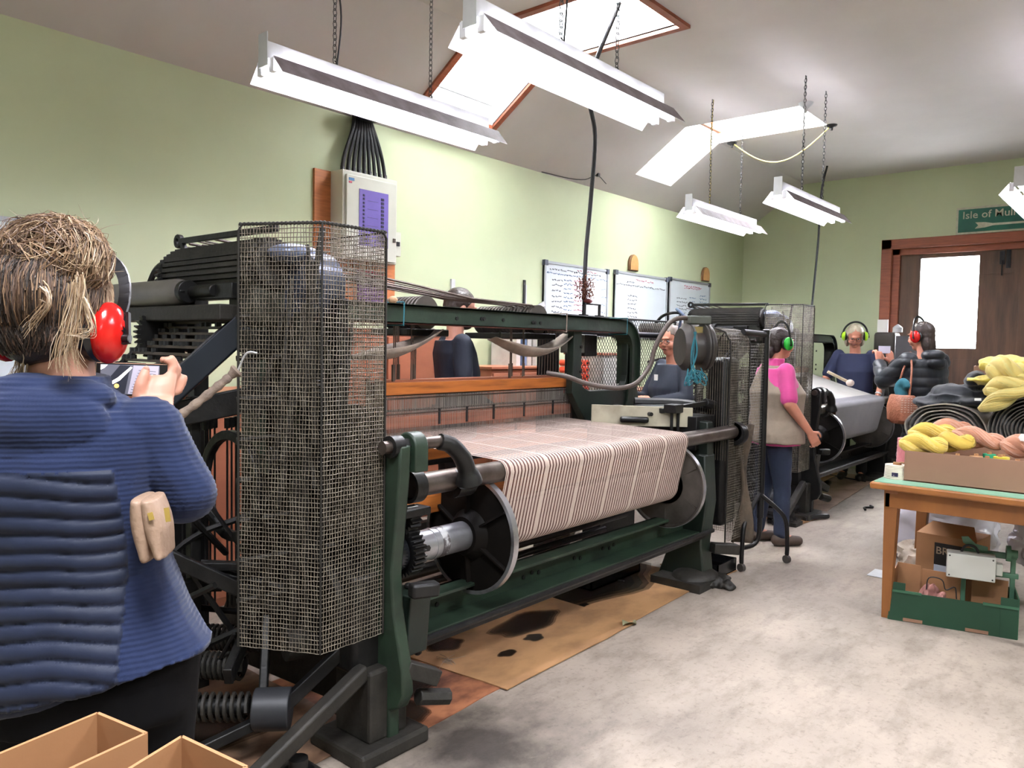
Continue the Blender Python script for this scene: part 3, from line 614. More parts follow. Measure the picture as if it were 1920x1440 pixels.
# warp threads: strips following the real path from heddles over the roller down onto the beam
WX0, WX1 = 2.315, 3.845
def warp_path():
    p = [(2.86, .965), (2.62, .96), (2.38, .953), (2.12, .945)]
    p += [(RYc+.046*math.cos(math.radians(a)), RZ+.046*math.sin(math.radians(a))) for a in (90, 115, 140, 165, 185)]
    return p
wp = [(2.86, .965), (2.62, .958), (2.38, .951), (2.12, .944)]+[(RYc+.046*math.cos(math.radians(a)), RZ+.046*math.sin(math.radians(a))) for a in (90, 112, 135, 158, 180, 188)]
Rw = .088
wp += [(BY+Rw*math.cos(math.radians(a)), BZ+Rw*math.sin(math.radians(a))) for a in list(range(196, 271, 8))+[285, 305, 330, 0, 40, 80]]
PITCH_ = .0043; nth = int((WX1-WX0)/PITCH_)
def warp_mesh(lo, dark):
    mb = MB(); rnd = random.Random(4)
    rep = 59
    for i in range(nth):
        k = i % rep; isd = (k >= 5) and ((k-5) % 5 in (2, 3)) or k in ()
        if i < 9: isd = i in (1, 4, 5, 6)
        if isd != dark: continue
        x = WX0+i*PITCH_; j = rnd.uniform(-.0007, .0007); hw = PITCH_*.46
        pts = wp; vs = []; fs = []
        for q, (y, z) in enumerate(pts):
            ww = hw*(.74 if q < 4 else 1.0); dx = 0
            vs += [(x-ww+j, y, z), (x+ww+j, y, z)]
        for q in range(len(pts)-1): fs.append((2*q, 2*q+1, 2*q+3, 2*q+2))
        mb.add(vs, fs)
    return mb
part(warp_mesh(0, False), 'cream_warp_threads', yarn_w)['kind'] = 'stuff'
part(warp_mesh(0, True), 'brown_warp_threads', yarn_b)['kind'] = 'stuff'
part(MB().lathe((2.29, BY, BZ), X_, [(0, .04), (0, .085), (1.56, .085), (1.56, .04)], 32), 'wound_warp', mat('wound_warp_core', '#b39f93', .8))
# harness: four shafts with heddle wires
hed_m = mat('heddle_wire', '#b0aca6', .4, .4); HX0, HX1 = 2.36, 3.86
for k in range(4):
    y = 2.79+k*.035; dz = (.0, .012, -.008, .01)[k]
    sh = part(MB().box((HX0, y, 1.155+dz), (HX1, y+.014, 1.215+dz)), 'harness_bar', wood_bar if k == 0 else wood_dk, smooth=False, bevel=.003)
    part(MB().box((HX0, y, .992+dz), (HX1, y+.014, 1.05+dz)), 'harness_bar', wood_dk, smooth=False, bevel=.003)
    en = MB()
    for x in (HX0-.006, HX1-.008): en.box((x, y-.003, .95+dz), (x+.014, y+.017, 1.22+dz))
    part(en, 'harness_end_iron', dull_steel, smooth=False)
    rod = MB(); rod.box((HX0, y-.004, 1.135+dz), (HX1, y-.001, 1.142+dz)); rod.box((HX0, y-.004, 1.060+dz), (HX1, y-.001, 1.066+dz)); part(rod, 'heddle_rod', dull_steel, smooth=False)
    hd = MB(); rnd = random.Random(k)
    for i in range(150):
        x = HX0+.01+i*(HX1-HX0-.02)/150+rnd.uniform(-.002, .002)
        hd.box((x, y-.003, .945+dz), (x+.0012, y-.002, 1.15+dz))
    part(hd, 'heddles', hed_m, smooth=False)['kind'] = 'stuff'
    if k == 0:
        for x in (2.72, 2.92, 3.13, 3.39, 3.66): part(MB().box((x, y-.006, 1.0+dz), (x+.012, y, 1.08+dz)), 'hook_clip', chain_m, smooth=False)
part(MB().box((HX0-.05, 2.70, .84), (HX1+.05, 2.78, .90)), 'breast_bar', wood_bar, smooth=False, bevel=.006)
part(MB().box((HX0-.6, 2.3, .70), (HX1-.1, 2.36, .80)), 'sley_bar', wood_bar, smooth=False, bevel=.006)
# arch
AY, AYb = 2.70, 2.80
top, th = 1.575, .082
arch = MB()
outer = [(1.66, .95), (1.66, 1.40)]+arc(1.84, 1.395, .18, 180, 90, 8)+arc(4.28, 1.395, .19, 90, 0, 8, .18)+[(4.47, 1.15), (4.50, 1.05), (4.62, .98)]
inner = [(1.74, .95), (1.74, 1.38)]+arc(1.84, 1.385, .10, 180, 90, 8, .108)+arc(4.28, 1.395, .095, 90, 0, 8, .1)+[(4.375, 1.16), (4.36, 1.05), (4.30, .93)]
arch.ring(outer+[(4.62, .93)], inner+[(4.30, .93)], (0, AY, 0), X_, Z_, Y_, .012)
part(arch, 'overhead_arch', green_iron, smooth=False)
fl = MB()
def flr(a, b_, off):
    for i in range(len(a)-1):
        fl.beam((a[i][0], (AY+AYb)/2, a[i][1]), (a[i+1][0], (AY+AYb)/2, a[i+1][1]), .10, .008, upv=(0, 1, 0)) if False else None
def strip(pl, y0, y1, t, mb):
    n = len(pl)
    vs = []
    for i, (u, v) in enumerate(pl):
        a = V(pl[max(0, i-1)]); b_ = V(pl[min(n-1, i+1)]); d_ = (b_-a).normalized(); nn_ = V((-d_.y, d_.x))*t
        vs += [(u, y0, v), (u, y1, v), (u+nn_.x, y1, v+nn_.y), (u+nn_.x, y0, v+nn_.y)]
    fs = []
    for i in range(n-1):
        for k in range(4): fs.append((4*i+k, 4*i+(k+1) % 4, 4*i+4+(k+1) % 4, 4*i+4+k))
    fs += [(0, 1, 2, 3), (4*n-4, 4*n-3, 4*n-2, 4*n-1)]
    mb.add(vs, fs)
strip([(1.86, 1.575), (4.24, 1.575)], AY-.02, AYb, .006, fl); strip([(1.86, 1.493), (4.24, 1.493)], AY-.02, AYb, .006, fl)
part(fl, 'arch_flange', red_edge, smooth=False)
f2_ = MB(); strip(outer[1:11], AY-.02, AYb, .008, f2_); strip(outer[10:-2], AY-.02, AYb, .008, f2_); strip(inner[1:11], AY-.02, AYb, .008, f2_); strip(inner[10:-2], AY-.02, AYb, .008, f2_); part(f2_, 'arch_corner_flange', green_iron, smooth=False)
# inner post and gusset of the far end (window shape)
gp = MB()
gx = 3.78
po = [(gx-.01, 1.50), (gx-.02, 1.12), (gx+.06, 1.02), (gx+.15, .92), (gx+.15, .75), (4.75, .75), (4.78, .93), (4.5, .96), (4.44, 1.05), (4.42, 1.2), (4.42, 1.50)]
pi = [(gx+.07, 1.50), (gx+.07, 1.22), (gx+.09, 1.16), (gx+.13, 1.14), (gx+.17, 1.13), (4.25, 1.13), (4.30, 1.135), (4.34, 1.15), (4.36, 1.18), (4.37, 1.22), (4.37, 1.50)]
gp.ring(po, pi, (0, AY+.015, 0), X_, Z_, Y_, .05)
part(gp, 'far_end_post', dgreen_iron, smooth=False, bevel=.008)
bo = MB()
for x, z in ((3.1, 1.535), (2.75, 1.53), (3.35, 1.53), (3.37, 1.53), (3.42, 1.53), (2.93, 1.535), (2.95, 1.535), (3.82, 1.40), (3.82, 1.25), (3.82, 1.2), (4.40, 1.35), (4.40, 1.25)): bo.cyl((x, AY-.006, z), (x, AY+.002, z), .010, 8)
part(bo, 'bolt_heads', black_iron)
# pulley drums
for (cx, n, y1) in ((2.66, 10, 3.25), (3.56, 18, 3.35)):
    for q in range(n):
        y = 2.82+q*.026
        part(MB().lathe((cx, y, 1.555), Y_, [(0, .03), (0, .085), (.006, .078), (.012, .085), (.012, .03)], 22), 'pulley', mat('worn_pulley', '#5a534c', .45, .3))
    part(MB().box((cx-.14, 2.80, 1.44), (cx+.14, 2.82+n*.026, 1.475)), 'pulley_carriage', black_iron, bevel=.006)
    part(MB().cyl((cx, 2.79, 1.555), (cx, 2.84+n*.026, 1.555), .02, 10), 'pulley_axle', dull_steel)
cd_ = MB(); rnd = random.Random(11)
for q in range(9):
    y = 2.83+q*.026
    cd_.tube([(1.55, y+.05, 1.80-.012*(q % 5)), (2.35, y+.02, 1.715-.008*(q % 4)), (3.0, y, 1.645), (3.5, y, 1.635+.002*(q % 3)), (3.62, y, 1.60)], .0035 if q % 3 else .006, 5)
for cx in (2.43, 3.28):
    for q in range(8):
        x = cx+q*.028; y = 2.80+.02*(q % 4); cd_.tube([(x, y, 1.50), (x+.002, y, 1.36), (x, y, 1.225)], .0032, 5)
        if q % 3 == 0: cd_.box((x-.006, y-.006, 1.22), (x+.006, y+.006, 1.30))
for q in range(8):
    x = 3.60+q*.026; cd_.tube([(x, 2.84, 1.50), (x-.01+.002*q, 2.84, 1.22)], .003, 5)
part(cd_, 'harness_cords', mat('oily_brown_cord', '#4a3a30', .6, var=.2, scale=40))['kind'] = 'stuff'
# cloth slings under the pulleys
sling = mat('oily_canvas', '#8a7c6e', .85, col2='#5e5248', scale=9, bump=.2, bscale=30, sheen=.2)
def mk_sling(p0, p1, p2, wy):
    c_ = bez([p0, p1, p2], 14); mb = MB()
    def fn(u, v):
        i = u*14; a = int(min(13, i)); p = c_[a].lerp(c_[a+1], i-a); w_ = wy*(.35+.65*math.sin(PI*min(1, max(0, .1+.8*u))))
        return p + V((0, (v-.5)*w_, .05*abs(2*(v-.5))**2*math.sin(PI*u)+.006*math.sin(9*u+5*v)))
    mb.grid(fn, 14, 8); o = part(mb, 'canvas_sling', sling); sd = o.modifiers.new('thick', 'SOLIDIFY'); sd.thickness = .006
    return o
mk_sling((2.15, 2.78, 1.34), (2.50, 2.76, 1.30), (2.70, 2.78, 1.475), .14)
mk_sling((3.12, 2.78, 1.44), (3.48, 2.74, 1.23), (3.80, 2.78, 1.475), .16)
part(MB().tube([(3.17, 2.78, 1.48), (3.17, 2.78, 1.42)], .006, 6), 'sling_hook', black_iron)
# bottom rail
rl_ = MB(); rl_.box((1.79, 2.17, .31), (4.2, 2.19, .44)); rl_.box((1.79, 2.10, .425), (4.2, 2.19, .44)); rl_.box((1.79, 2.06, .31), (4.2, 2.19, .325))
part(rl_, 'bottom_rail', green_iron, smooth=False, bevel=.003)
part(MB().cyl((1.78, 2.02, .325), (4.25, 2.02, .325), .013, 8), 'lower_rod', black_iron)
part(MB().box((1.78, 2.04, .285), (4.2, 2.10, .308)), 'lower_angle', black_iron, smooth=False, bevel=.003)
for i, x in enumerate((2.05, 2.12, 2.66, 2.72, 2.77, 3.05, 3.1, 3.3, 3.36, 3.4)): part(MB().cyl((x, 2.165, .36+.01*(i % 2)), (x, 2.172, .36+.01*(i % 2)), .01, 8), 'bolt_head', black_iron)
inn_ = MB(); inn_.box((1.8, 2.45, .5), (4.2, 2.49, .62)); inn_.cyl((1.75, 2.6, .35), (4.2, 2.6, .35), .03, 10); inn_.cyl((1.75, 2.85, .6), (4.2, 2.85, .6), .035, 10); inn_.box((1.8, 3.0, .75), (4.2, 3.06, .85)); inn_.cyl((1.75, 2.75, .22), (4.2, 2.75, .22), .02, 10)
part(inn_, 'cross_shafts', black_iron)
part(MB().lathe((2.33, 2.75, .45), X_, [(0, .02), (0, .10), (1.5, .10), (1.5, .02)], 24), 'cloth_roll', mat('rolled_striped_cloth', '#b7a396', .85))
fib = MB()
for k in range(7): fib.box((2.02+k*.025, 2.40, .56), (2.032+k*.025, 2.405, .78))
part(fib, 'side_warp_strips', yarn_w)
# ---- wire-mesh cage
def mesh_panel(mb, a, b_, z0, z1, sp=.0145, r=.0016, seed=1, bow=0, spx=None, zb0=None, zb1=None, wob=.0012):
    """woven wires between plan points a and b_, from z0 to z1 (zb: heights at b_)"""
    a, b_ = V((a[0], a[1], 0)), V((b_[0], b_[1], 0)); Lh = (b_-a).length; d = (b_-a).normalized(); nrm = V((-d.y, d.x, 0)); rnd = random.Random(seed)
    zb0 = z0 if zb0 is None else zb0; zb1 = z1 if zb1 is None else zb1
    nx = max(2, int(Lh/(spx or sp*.74))); nz_ = int((z1-z0)/sp)
    def P_(u, v, off): return a + d*(u*Lh) + nrm*(off+bow*math.sin(PI*u)*1.0) + Z_*((z0+(zb0-z0)*u)*(1-v)+(z1+(zb1-z1)*u)*v)
    for j in range(nz_+1):
        v = j/nz_; s_ = j % 2; w1, w2 = rnd.uniform(-wob, wob), rnd.uniform(-wob, wob)
        mb.tube([P_(i/nx, v, (.0011 if (i+s_) % 2 else -.0011))+Z_*(w1+w2*math.sin(i*.9+j)) for i in range(nx+1)], r, 3, cap=False)
    for i in range(nx+1):
        u = i/nx; s_ = (i+1) % 2; w1 = rnd.uniform(-wob, wob)
        mb.tube([P_(u, j/nz_, (.0011 if (j+s_) % 2 else -.0011))+d*(w1+wob*math.sin(j*.7+i)) for j in range(0, nz_+1)], r, 3, cap=False)
cg = [(1.445, 2.00), (1.70, 2.00), (1.70, 2.36), (1.315, 2.26)]
CT, CB = 1.768, .415
cage = MB(); mesh_panel(cage, cg[0], cg[1], CB, CT, seed=1); mesh_panel(cage, cg[3], cg[0], .41, CT, seed=2, zb0=CB)
o = part(cage, 'wire_mesh_guard', wire_m); o['kind'] = 'stuff'
cage2 = MB(); mesh_panel(cage2, cg[1], cg[2], CB+.3, CT, seed=3, sp=.0145); part(cage2, 'wire_mesh_side', wire_m)['kind'] = 'stuff'
fr_ = MB(); fr_.tube([(cg[3][0], cg[3][1], .41), (cg[3][0], cg[3][1], CT-.02), V((cg[3][0], cg[3][1], CT)).lerp(V((cg[0][0], cg[0][1], CT)), .05), (cg[0][0], cg[0][1], CT), V((cg[1][0], cg[1][1], CT)).lerp(V((cg[0][0], cg[0][1], CT)), .06), (cg[1][0], cg[1][1], CT-.02), (cg[1][0], cg[1][1], CB)], .0045, 8)
fr_.tube([(cg[0][0], cg[0][1], CT), (cg[0][0], cg[0][1], CB)], .0035, 8); fr_.tube([(cg[1][0], cg[1][1], CT), (cg[2][0], cg[2][1], CT), (cg[2][0], cg[2][1], CB+.3)], .004, 8)
for a, b_ in ((cg[3], cg[0]), (cg[0], cg[1])):
    n = int((V(a)-V(b_)).length/.0145)
    for i in range(n): p = V((a[0], a[1], CT)).lerp(V((b_[0], b_[1], CT)), (i+.5)/n); fr_.ell(p, .0065, .0065, .0065, 6, 4)
part(fr_, 'guard_frame', dust_iron)
# ---- machinery inside the guard
g1 = part(MB().gear((1.62, 2.32, .50), X_, .17, .04, 44, .014), 'gear_wheel', black_iron)
part(MB().gear((1.60, 2.42, .88), X_, .14, .04, 40, .014), 'gear_wheel', black_iron)
part(MB().gear((1.60, 2.30, 1.18), X_, .09, .04, 28, .012), 'gear_wheel', black_iron)
part(MB().lathe((1.55, 2.28, 1.58), X_, [(0, .02), (0, .13), (.10, .13), (.10, .02)], 30), 'drive_pulley', mat('blue_grey_cast_iron', '#4c5262', .3, .4))
part(MB().ring(arc(2.22, .5, .16, 0, 360, 24)[:-1], arc(2.22, .5, .12, 0, 360, 24)[:-1], (1.56, 0, 0), Y_, Z_, X_, .03), 'hand_wheel_rim', black_iron)
ip = MB(); rnd = random.Random(5)
ip.box((1.62, 2.28, .35), (1.67, 2.34, 1.72)); ip.box((1.50, 2.18, .55), (1.53, 2.24, 1.5)); ip.box((1.42, 2.36, 1.36), (1.72, 2.44, 1.44)); ip.box((1.45, 2.30, .95), (1.70, 2.36, 1.0)); ip.box((1.60, 2.12, 1.0), (1.64, 2.2, 1.55))
ip.box((1.725, 2.05, .45), (1.74, 2.40, 1.18)); ip.box((1.60, 2.40, .5), (1.72, 2.42, 1.35)); part(ip, 'inner_columns_dark_plates', black_iron, smooth=False, bevel=.006)  # thin plates added behind the mesh to darken the guard interior
rods = MB()
for k in range(26):
    a = V((rnd.uniform(1.42, 1.68), rnd.uniform(2.1, 2.5), rnd.uniform(.3, 1.2))); b_ = V((a.x+rnd.uniform(-.08, .08), a.y+rnd.uniform(-.15, .15), a.z+rnd.uniform(.25, .6)))
    rods.cyl(a, b_, rnd.uniform(.006, .013), 6)
for k in range(8): z = .5+.14*k; rods.cyl((1.40, 2.42, z), (1.72, 2.30, z+.02), .010, 6)
part(rods, 'link_rods', dust_iron)['kind'] = 'stuff'
part(MB().box((1.44, 2.36, 1.45), (1.70, 2.56, 1.66)), 'dobby_housing', mat('grey_green_casting', '#3a3b34', .5, .2, col2='#23241f', scale=6), bevel=.03)
part(MB().box((1.60, 2.44, .3), (1.66, 2.50, 1.75)), 'dobby_post', black_iron, bevel=.006)
hs = part(MB().ell((1.55, 2.30, 1.70), .10, .07, .035), 'domed_cover', mat('blue_grey_paint', '#6c7690', .35, .2))
# ---- dobby head left of the guard (behind the woman)
dr_ = MB()
for k in range(26):
    a = 2*PI*k/26; c_ = V((1.50+.085*math.cos(a), 0, 1.665+.085*math.sin(a))); dr_.box((c_.x-.007, 2.36, c_.z-.007), (c_.x+.007, 2.98, c_.z+.007))
dr_.cyl((1.50, 2.34, 1.665), (1.50, 2.97, 1.665), .078, 24); part(dr_, 'ribbed_cylinder', dust_iron, smooth=False)
part(MB().gear((1.50, 2.99, 1.64), Y_, .095, .03, 32, .012), 'gear_wheel', black_iron)
tr = MB(); tr.beam((1.50, 3.0, 1.79), (1.48, 2.3, 1.78), .02, .022); tr.ring(arc(3.02, 1.79, .028, 0, 360, 12)[:-1], arc(3.02, 1.79, .012, 0, 360, 12)[:-1], (1.49, 0, 0), Y_, Z_, X_, .02); tr.beam((1.50, 3.0, 1.79), (1.50, 2.95, 1.72), .02, .02); part(tr, 'top_lever', black_iron, bevel=.003)
part(MB().lathe((1.40, 2.76, 1.575), Y_, [(0, .02), (.0, .03), (.02, .045), (.06, .052), (.70, .052), (.72, .02)], 28), 'take_off_roller', mat('satin_grey_roller', '#716c69', .4, .4))
ra = MB(); ra.cyl((1.40, 2.56, 1.575), (1.40, 2.77, 1.575), .022, 14); ra.cyl((1.385, 2.715, 1.575), (1.385, 2.745, 1.575), .042, 20); ra.cyl((1.37, 2.73, 1.575), (1.35, 2.73, 1.575), .018, 6); ra.box((1.40, 2.45, 1.545), (1.46, 2.72, 1.60)); part(ra, 'roller_bracket', black_iron, bevel=.003)
part(MB().box((1.36, 2.46, 1.47), (1.46, 3.35, 1.525)), 'cross_beam', dust_iron, bevel=.006, smooth=False)
sg_ = MB(); sg_.tube(spline([(1.55, 3.02, 1.62), (1.55, 3.15, 1.72), (1.55, 3.32, 1.70), (1.55, 3.42, 1.60)], 6), .014, 6); sg_.tube(spline([(1.6, 3.0, 1.32), (1.6, 3.2, 1.33), (1.6, 3.5, 1.27)], 6), .012, 6); part(sg_, 'guide_bow', black_iron)
part(MB().gear((1.44, 3.02, 1.42), Y_, .10, .03, 34, .016), 'gear_wheel', black_iron)
# lag chain: wooden bars with pegs, sagging down and back
for k in range(20):
    t = k/19
    cx = 1.50-.52*t+.04*math.sin(PI*t); cz = 1.50-.05*t-.50*t*t-.12*math.sin(PI*t)*.6
    y0 = 2.52+.20*t; y1 = 3.02+.22*t
    lg = MB(); lg.beam((cx, y0, cz), (cx, y1, cz), .013, .010)
    part(lg, 'pattern_lag', mat('oily_wood_lag', '#544a3f', .5, var=.2), smooth=False)
pg = MB(); rnd = random.Random(3)
for k in range(20):
    t = k/19; cx = 1.50-.52*t+.04*math.sin(PI*t); cz = 1.50-.05*t-.50*t*t-.12*math.sin(PI*t)*.6
    y0 = 2.52+.20*t; y1 = 3.02+.22*t
    for q in range(14):
        if rnd.random() < .45 or q > 10: y = y0+(y1-y0)*(q+.5)/14; pg.cyl((cx, y, cz+.004), (cx, y, cz+.02), .012, 6)
for yy in (0.02, .97):
    pg.tube([(1.50-.52*t/19+.04*math.sin(PI*t/19), 2.52+.20*t/19+yy*.5, 1.50-.05*t/19-.50*(t/19)**2-.072*math.sin(PI*t/19)) for t in range(20)], .012, 6)
part(pg, 'lag_pegs', black_iron)['kind'] = 'stuff'
db = MB(); db.beam((1.45, 2.44, 1.46), (1.20, 2.66, 1.14), .03, .085); db.beam((1.56, 2.46, 1.24), (1.38, 2.80, 1.10), .03, .06); part(db, 'diagonal_bracket', mat('blue_black_casting', '#1d232d', .4, .2), bevel=.005)
part(MB().beam((1.30, 2.64, 1.14), (1.62, 2.44, 1.22), .04, .09), 'diagonal_stay', black_iron, bevel=.005)
rr_ = MB(); rnd = random.Random(9)
for k in range(12):
    x = 1.30+.03*k; rr_.cyl((x, 2.78+.02*(k % 3), 1.13-.005*k), (x, 2.78+.02*(k % 3), .35), .004, 6); rr_.cyl((x, 2.78+.02*(k % 3), 1.06), (x, 2.78+.02*(k % 3), 1.10), .011, 6)
for k in range(22):
    a = V((rnd.uniform(1.1, 1.6), rnd.uniform(2.45, 2.95), rnd.uniform(.2, .75))); b_ = a+V((rnd.uniform(-.25, .25), rnd.uniform(-.2, .2), rnd.uniform(-.1, .35))); rr_.cyl(a, b_, rnd.uniform(.006, .014), 6)
rr_.tube(spline([(1.2, 2.7, .55), (1.35, 2.62, .70), (1.5, 2.5, .78), (1.6, 2.4, .9)], 6), .012, 6); rr_.tube(spline([(1.15, 2.6, .70), (1.35, 2.55, .60), (1.6, 2.4, .5)], 6), .016, 6)
part(rr_, 'jack_rods', black_iron)['kind'] = 'stuff'
part(MB().ring(arc(2.55, .88, .20, 0, 360, 28)[:-1], arc(2.55, .88, .165, 0, 360, 28)[:-1], (1.44, 0, 0), Y_, Z_, X_, .03), 'fly_wheel', black_iron, bevel=.004)
bb = MB(); bb.box((1.34, 2.62, .25), (1.38, 2.66, 1.2)); bb.box((1.16, 2.95, .1), (1.22, 3.0, 1.4)); bb.box((1.5, 2.9, 0), (1.56, 2.96, 1.6)); bb.box((1.2, 2.60, .50), (1.6, 2.64, .55)); bb.beam((1.10, 2.62, .75), (1.55, 2.38, .45), .03, .05); bb.beam((1.12, 2.75, .62), (1.5, 2.42, .60), .02, .03); bb.beam((1.30, 2.30, .30), (1.62, 2.60, .45), .03, .06); part(bb, 'dobby_frame', black_iron, smooth=False, bevel=.004)
part(MB().box((1.12, 3.08, .1), (1.62, 3.12, .85)), 'back_cover_plate', black_iron, smooth=False)
# springs, weights and levers at floor level
def spring(p, q, r, turns, wr):
    p, q = V(p), V(q); d = (q-p).normalized(); x, y = perp(d); n = turns*10
    return MB().tube([p.lerp(q, i/n)+(x*math.cos(2*PI*i/10)+y*math.sin(2*PI*i/10))*r for i in range(n+1)], wr, 5)
for (p, q) in (((1.25, 2.62, .27), (1.42, 2.40, .27)), ((1.40, 2.72, .30), (1.56, 2.50, .30)), ((1.12, 2.52, .19), (1.36, 2.27, .19))):
    part(spring(p, q, .042, 15, .0075), 'coil_spring', dust_iron)
    part(MB().cyl(p, q, .026, 12), 'spring_core', black_iron)
part(MB().cyl((1.36, 2.24, .19), (1.445, 2.16, .19), .068, 28), 'round_weight', mat('grey_lever_weight', '#35363a', .45, .3), bevel=.004)
lv = MB(); lv.beam((1.05, 2.27, .10), (1.40, 2.20, .17), .03, .035); lv.beam((1.42, 2.18, .19), (1.66, 2.10, .38), .03, .045); part(lv, 'weight_lever', black_iron, bevel=.004)
part(MB().beam((1.05, 1.98, .05), (1.64, 2.02, .30), .05, .055), 'foot_lever', dust_iron, bevel=.01)
part(MB().beam((1.40, 2.26, .12), (1.52, 2.42, .42), .03, .045), 'rocker', black_iron, bevel=.006)
part(MB().lathe((1.50, 2.28, .36), V((1, -.3, 0)), [(0, .03), (0, .06), (.07, .06), (.07, .03)], 18), 'ribbed_boss', dust_iron)
lf_ = MB(); rnd = random.Random(21)
for k in range(26): lf_.box((1.30+rnd.uniform(-.02, .1), 2.0+rnd.uniform(-.08, .12), .0), (1.36+rnd.uniform(0, .1), 2.05+rnd.uniform(-.04, .12), rnd.uniform(.015, .05)))
part(lf_, 'oily_base_casting', dust_iron, bevel=.004)
part(MB().lathe((1.38, 2.02, .03), Z_, [(0, .05), (.03, .05), (.03, .03), (.07, .03), (.075, .0)], 16), 'base_knob', black_iron)
# ---- far end: motor, hose, cream plate, belt guards
FAR = []
def fpart(mb, name, m, **k): o = part(mb, name, m, **k); FAR.append(o); return o
mo = MB(); mo.lathe((4.15, 2.22, 1.41), X_*.75+Y_*-.66, [(0, .03), (0, .11), (.02, .128), (.03, .14), (.04, .14), (.045, .132), (.05, .14), (.06, .14), (.065, .10), (.13, .10), (.135, .14), (.145, .14), (.15, .132), (.155, .14), (.165, .14), (.18, .13), (.20, .09), (.20, .02)], 36)
fpart(mo, 'motor', mat('grey_motor_casting', '#443f3b', .45, .2, col2='#2f2b29', scale=6))
fpart(MB().obox((4.23, 2.15, 1.57), (.75, -.66, 0), (.66, .75, 0), (0, 0, 1), .14, .10, .05), 'terminal_box', mat('grey_green_paint', '#4a4d45', .5), bevel=.008)
fpart(MB().obox((4.19, 2.12, 1.48), (.75, -.66, 0), (.66, .75, 0), (0, 0, 1), .05, .01, .10), 'brass_plate', mat('dull_brass', '#8c7a4a', .4, .4), smooth=False)
fpart(MB().tube(spline([(4.22, 2.16, 1.57), (4.14, 2.20, 1.58), (4.06, 2.24, 1.55), (3.98, 2.28, 1.42), (3.95, 2.30, 1.30), (3.86, 2.33, 1.20), (3.74, 2.38, 1.17), (3.62, 2.50, 1.19), (3.52, 2.58, 1.23), (3.46, 2.68, 1.25)], 7), .014, 10), 'conduit_hose', mat('brown_conduit', '#4b403a', .5, bump=.3, bscale=90))
fpart(MB().tube(spline([(4.20, 2.20, 1.58), (4.25, 2.30, 1.64), (4.4, 2.35, 1.60), (4.45, 2.4, 1.45)], 6), .009, 8), 'blue_cable', mat('blue_grey_cable', '#5b6a86', .4))
cpl = MB(); cpl.prism([(0, 0), (0, .125), (.60, .115), (.60, 0)], (3.80, 2.60, .935), V((.62, -.76, 0)).normalized(), Z_, V((.76, .62, 0)).normalized(), .012)
cream_m = mat('cream_guard_plate', '#aaa48f', .55, col2='#7d7665', scale=4, thr=(.5, .8)); fpart(cpl, 'cream_guard_plate', cream_m, smooth=False, bevel=.003)
fpart(MB().obox((3.955, 2.40, .975), (.62, -.76, 0), (.76, .62, 0), (0, 0, 1), .17, .05, .035), 'black_handle', mat('black_plastic', '#131315', .3), bevel=.012)
fpart(MB().cyl((4.02, 2.34, 1.01), (4.0, 2.31, 1.01), .012, 8), 'plate_screw', black_iron)
fk = MB(); fk.box((4.16, 2.10, .80), (4.40, 2.35, 1.0)); fk.box((4.1, 2.3, .95), (4.55, 2.5, 1.05)); fk.beam((4.05, 2.28, 1.03), (4.42, 2.15, 1.07), .03, .03); fk.cyl((4.08, 2.22, .83), (4.08, 2.22, 1.05), .01, 8); fk.cyl((4.12, 2.20, .83), (4.12, 2.20, 1.05), .01, 8); fk.box((4.05, 2.18, 1.02), (4.15, 2.26, 1.07)); fk.tube(spline([(4.38, 2.16, 1.07), (4.52, 2.12, 1.03), (4.58, 2.08, .95), (4.58, 2.06, .88)], 5), .03, 8)
fpart(fk, 'clutch_linkage', black_iron, bevel=.004)
fpart(MB().lathe((4.50, 2.02, .88), X_, [(0, .02), (0, .07), (.03, .075), (.06, .07), (.06, .02)], 24), 'arm_boss', black_iron)
fpart(MB().lathe((4.60, 2.0, .91), X_, [(0, .02), (.02, .018), (.025, .0)], 12), 'bolt_head', steel)
dk = MB(); dk.box((4.28, 2.2, .3), (4.62, 2.5, .8)); dk.cyl((4.3, 2.3, .5), (4.65, 2.3, .5), .12, 20); fpart(dk, 'drive_housing', black_iron, bevel=.01)
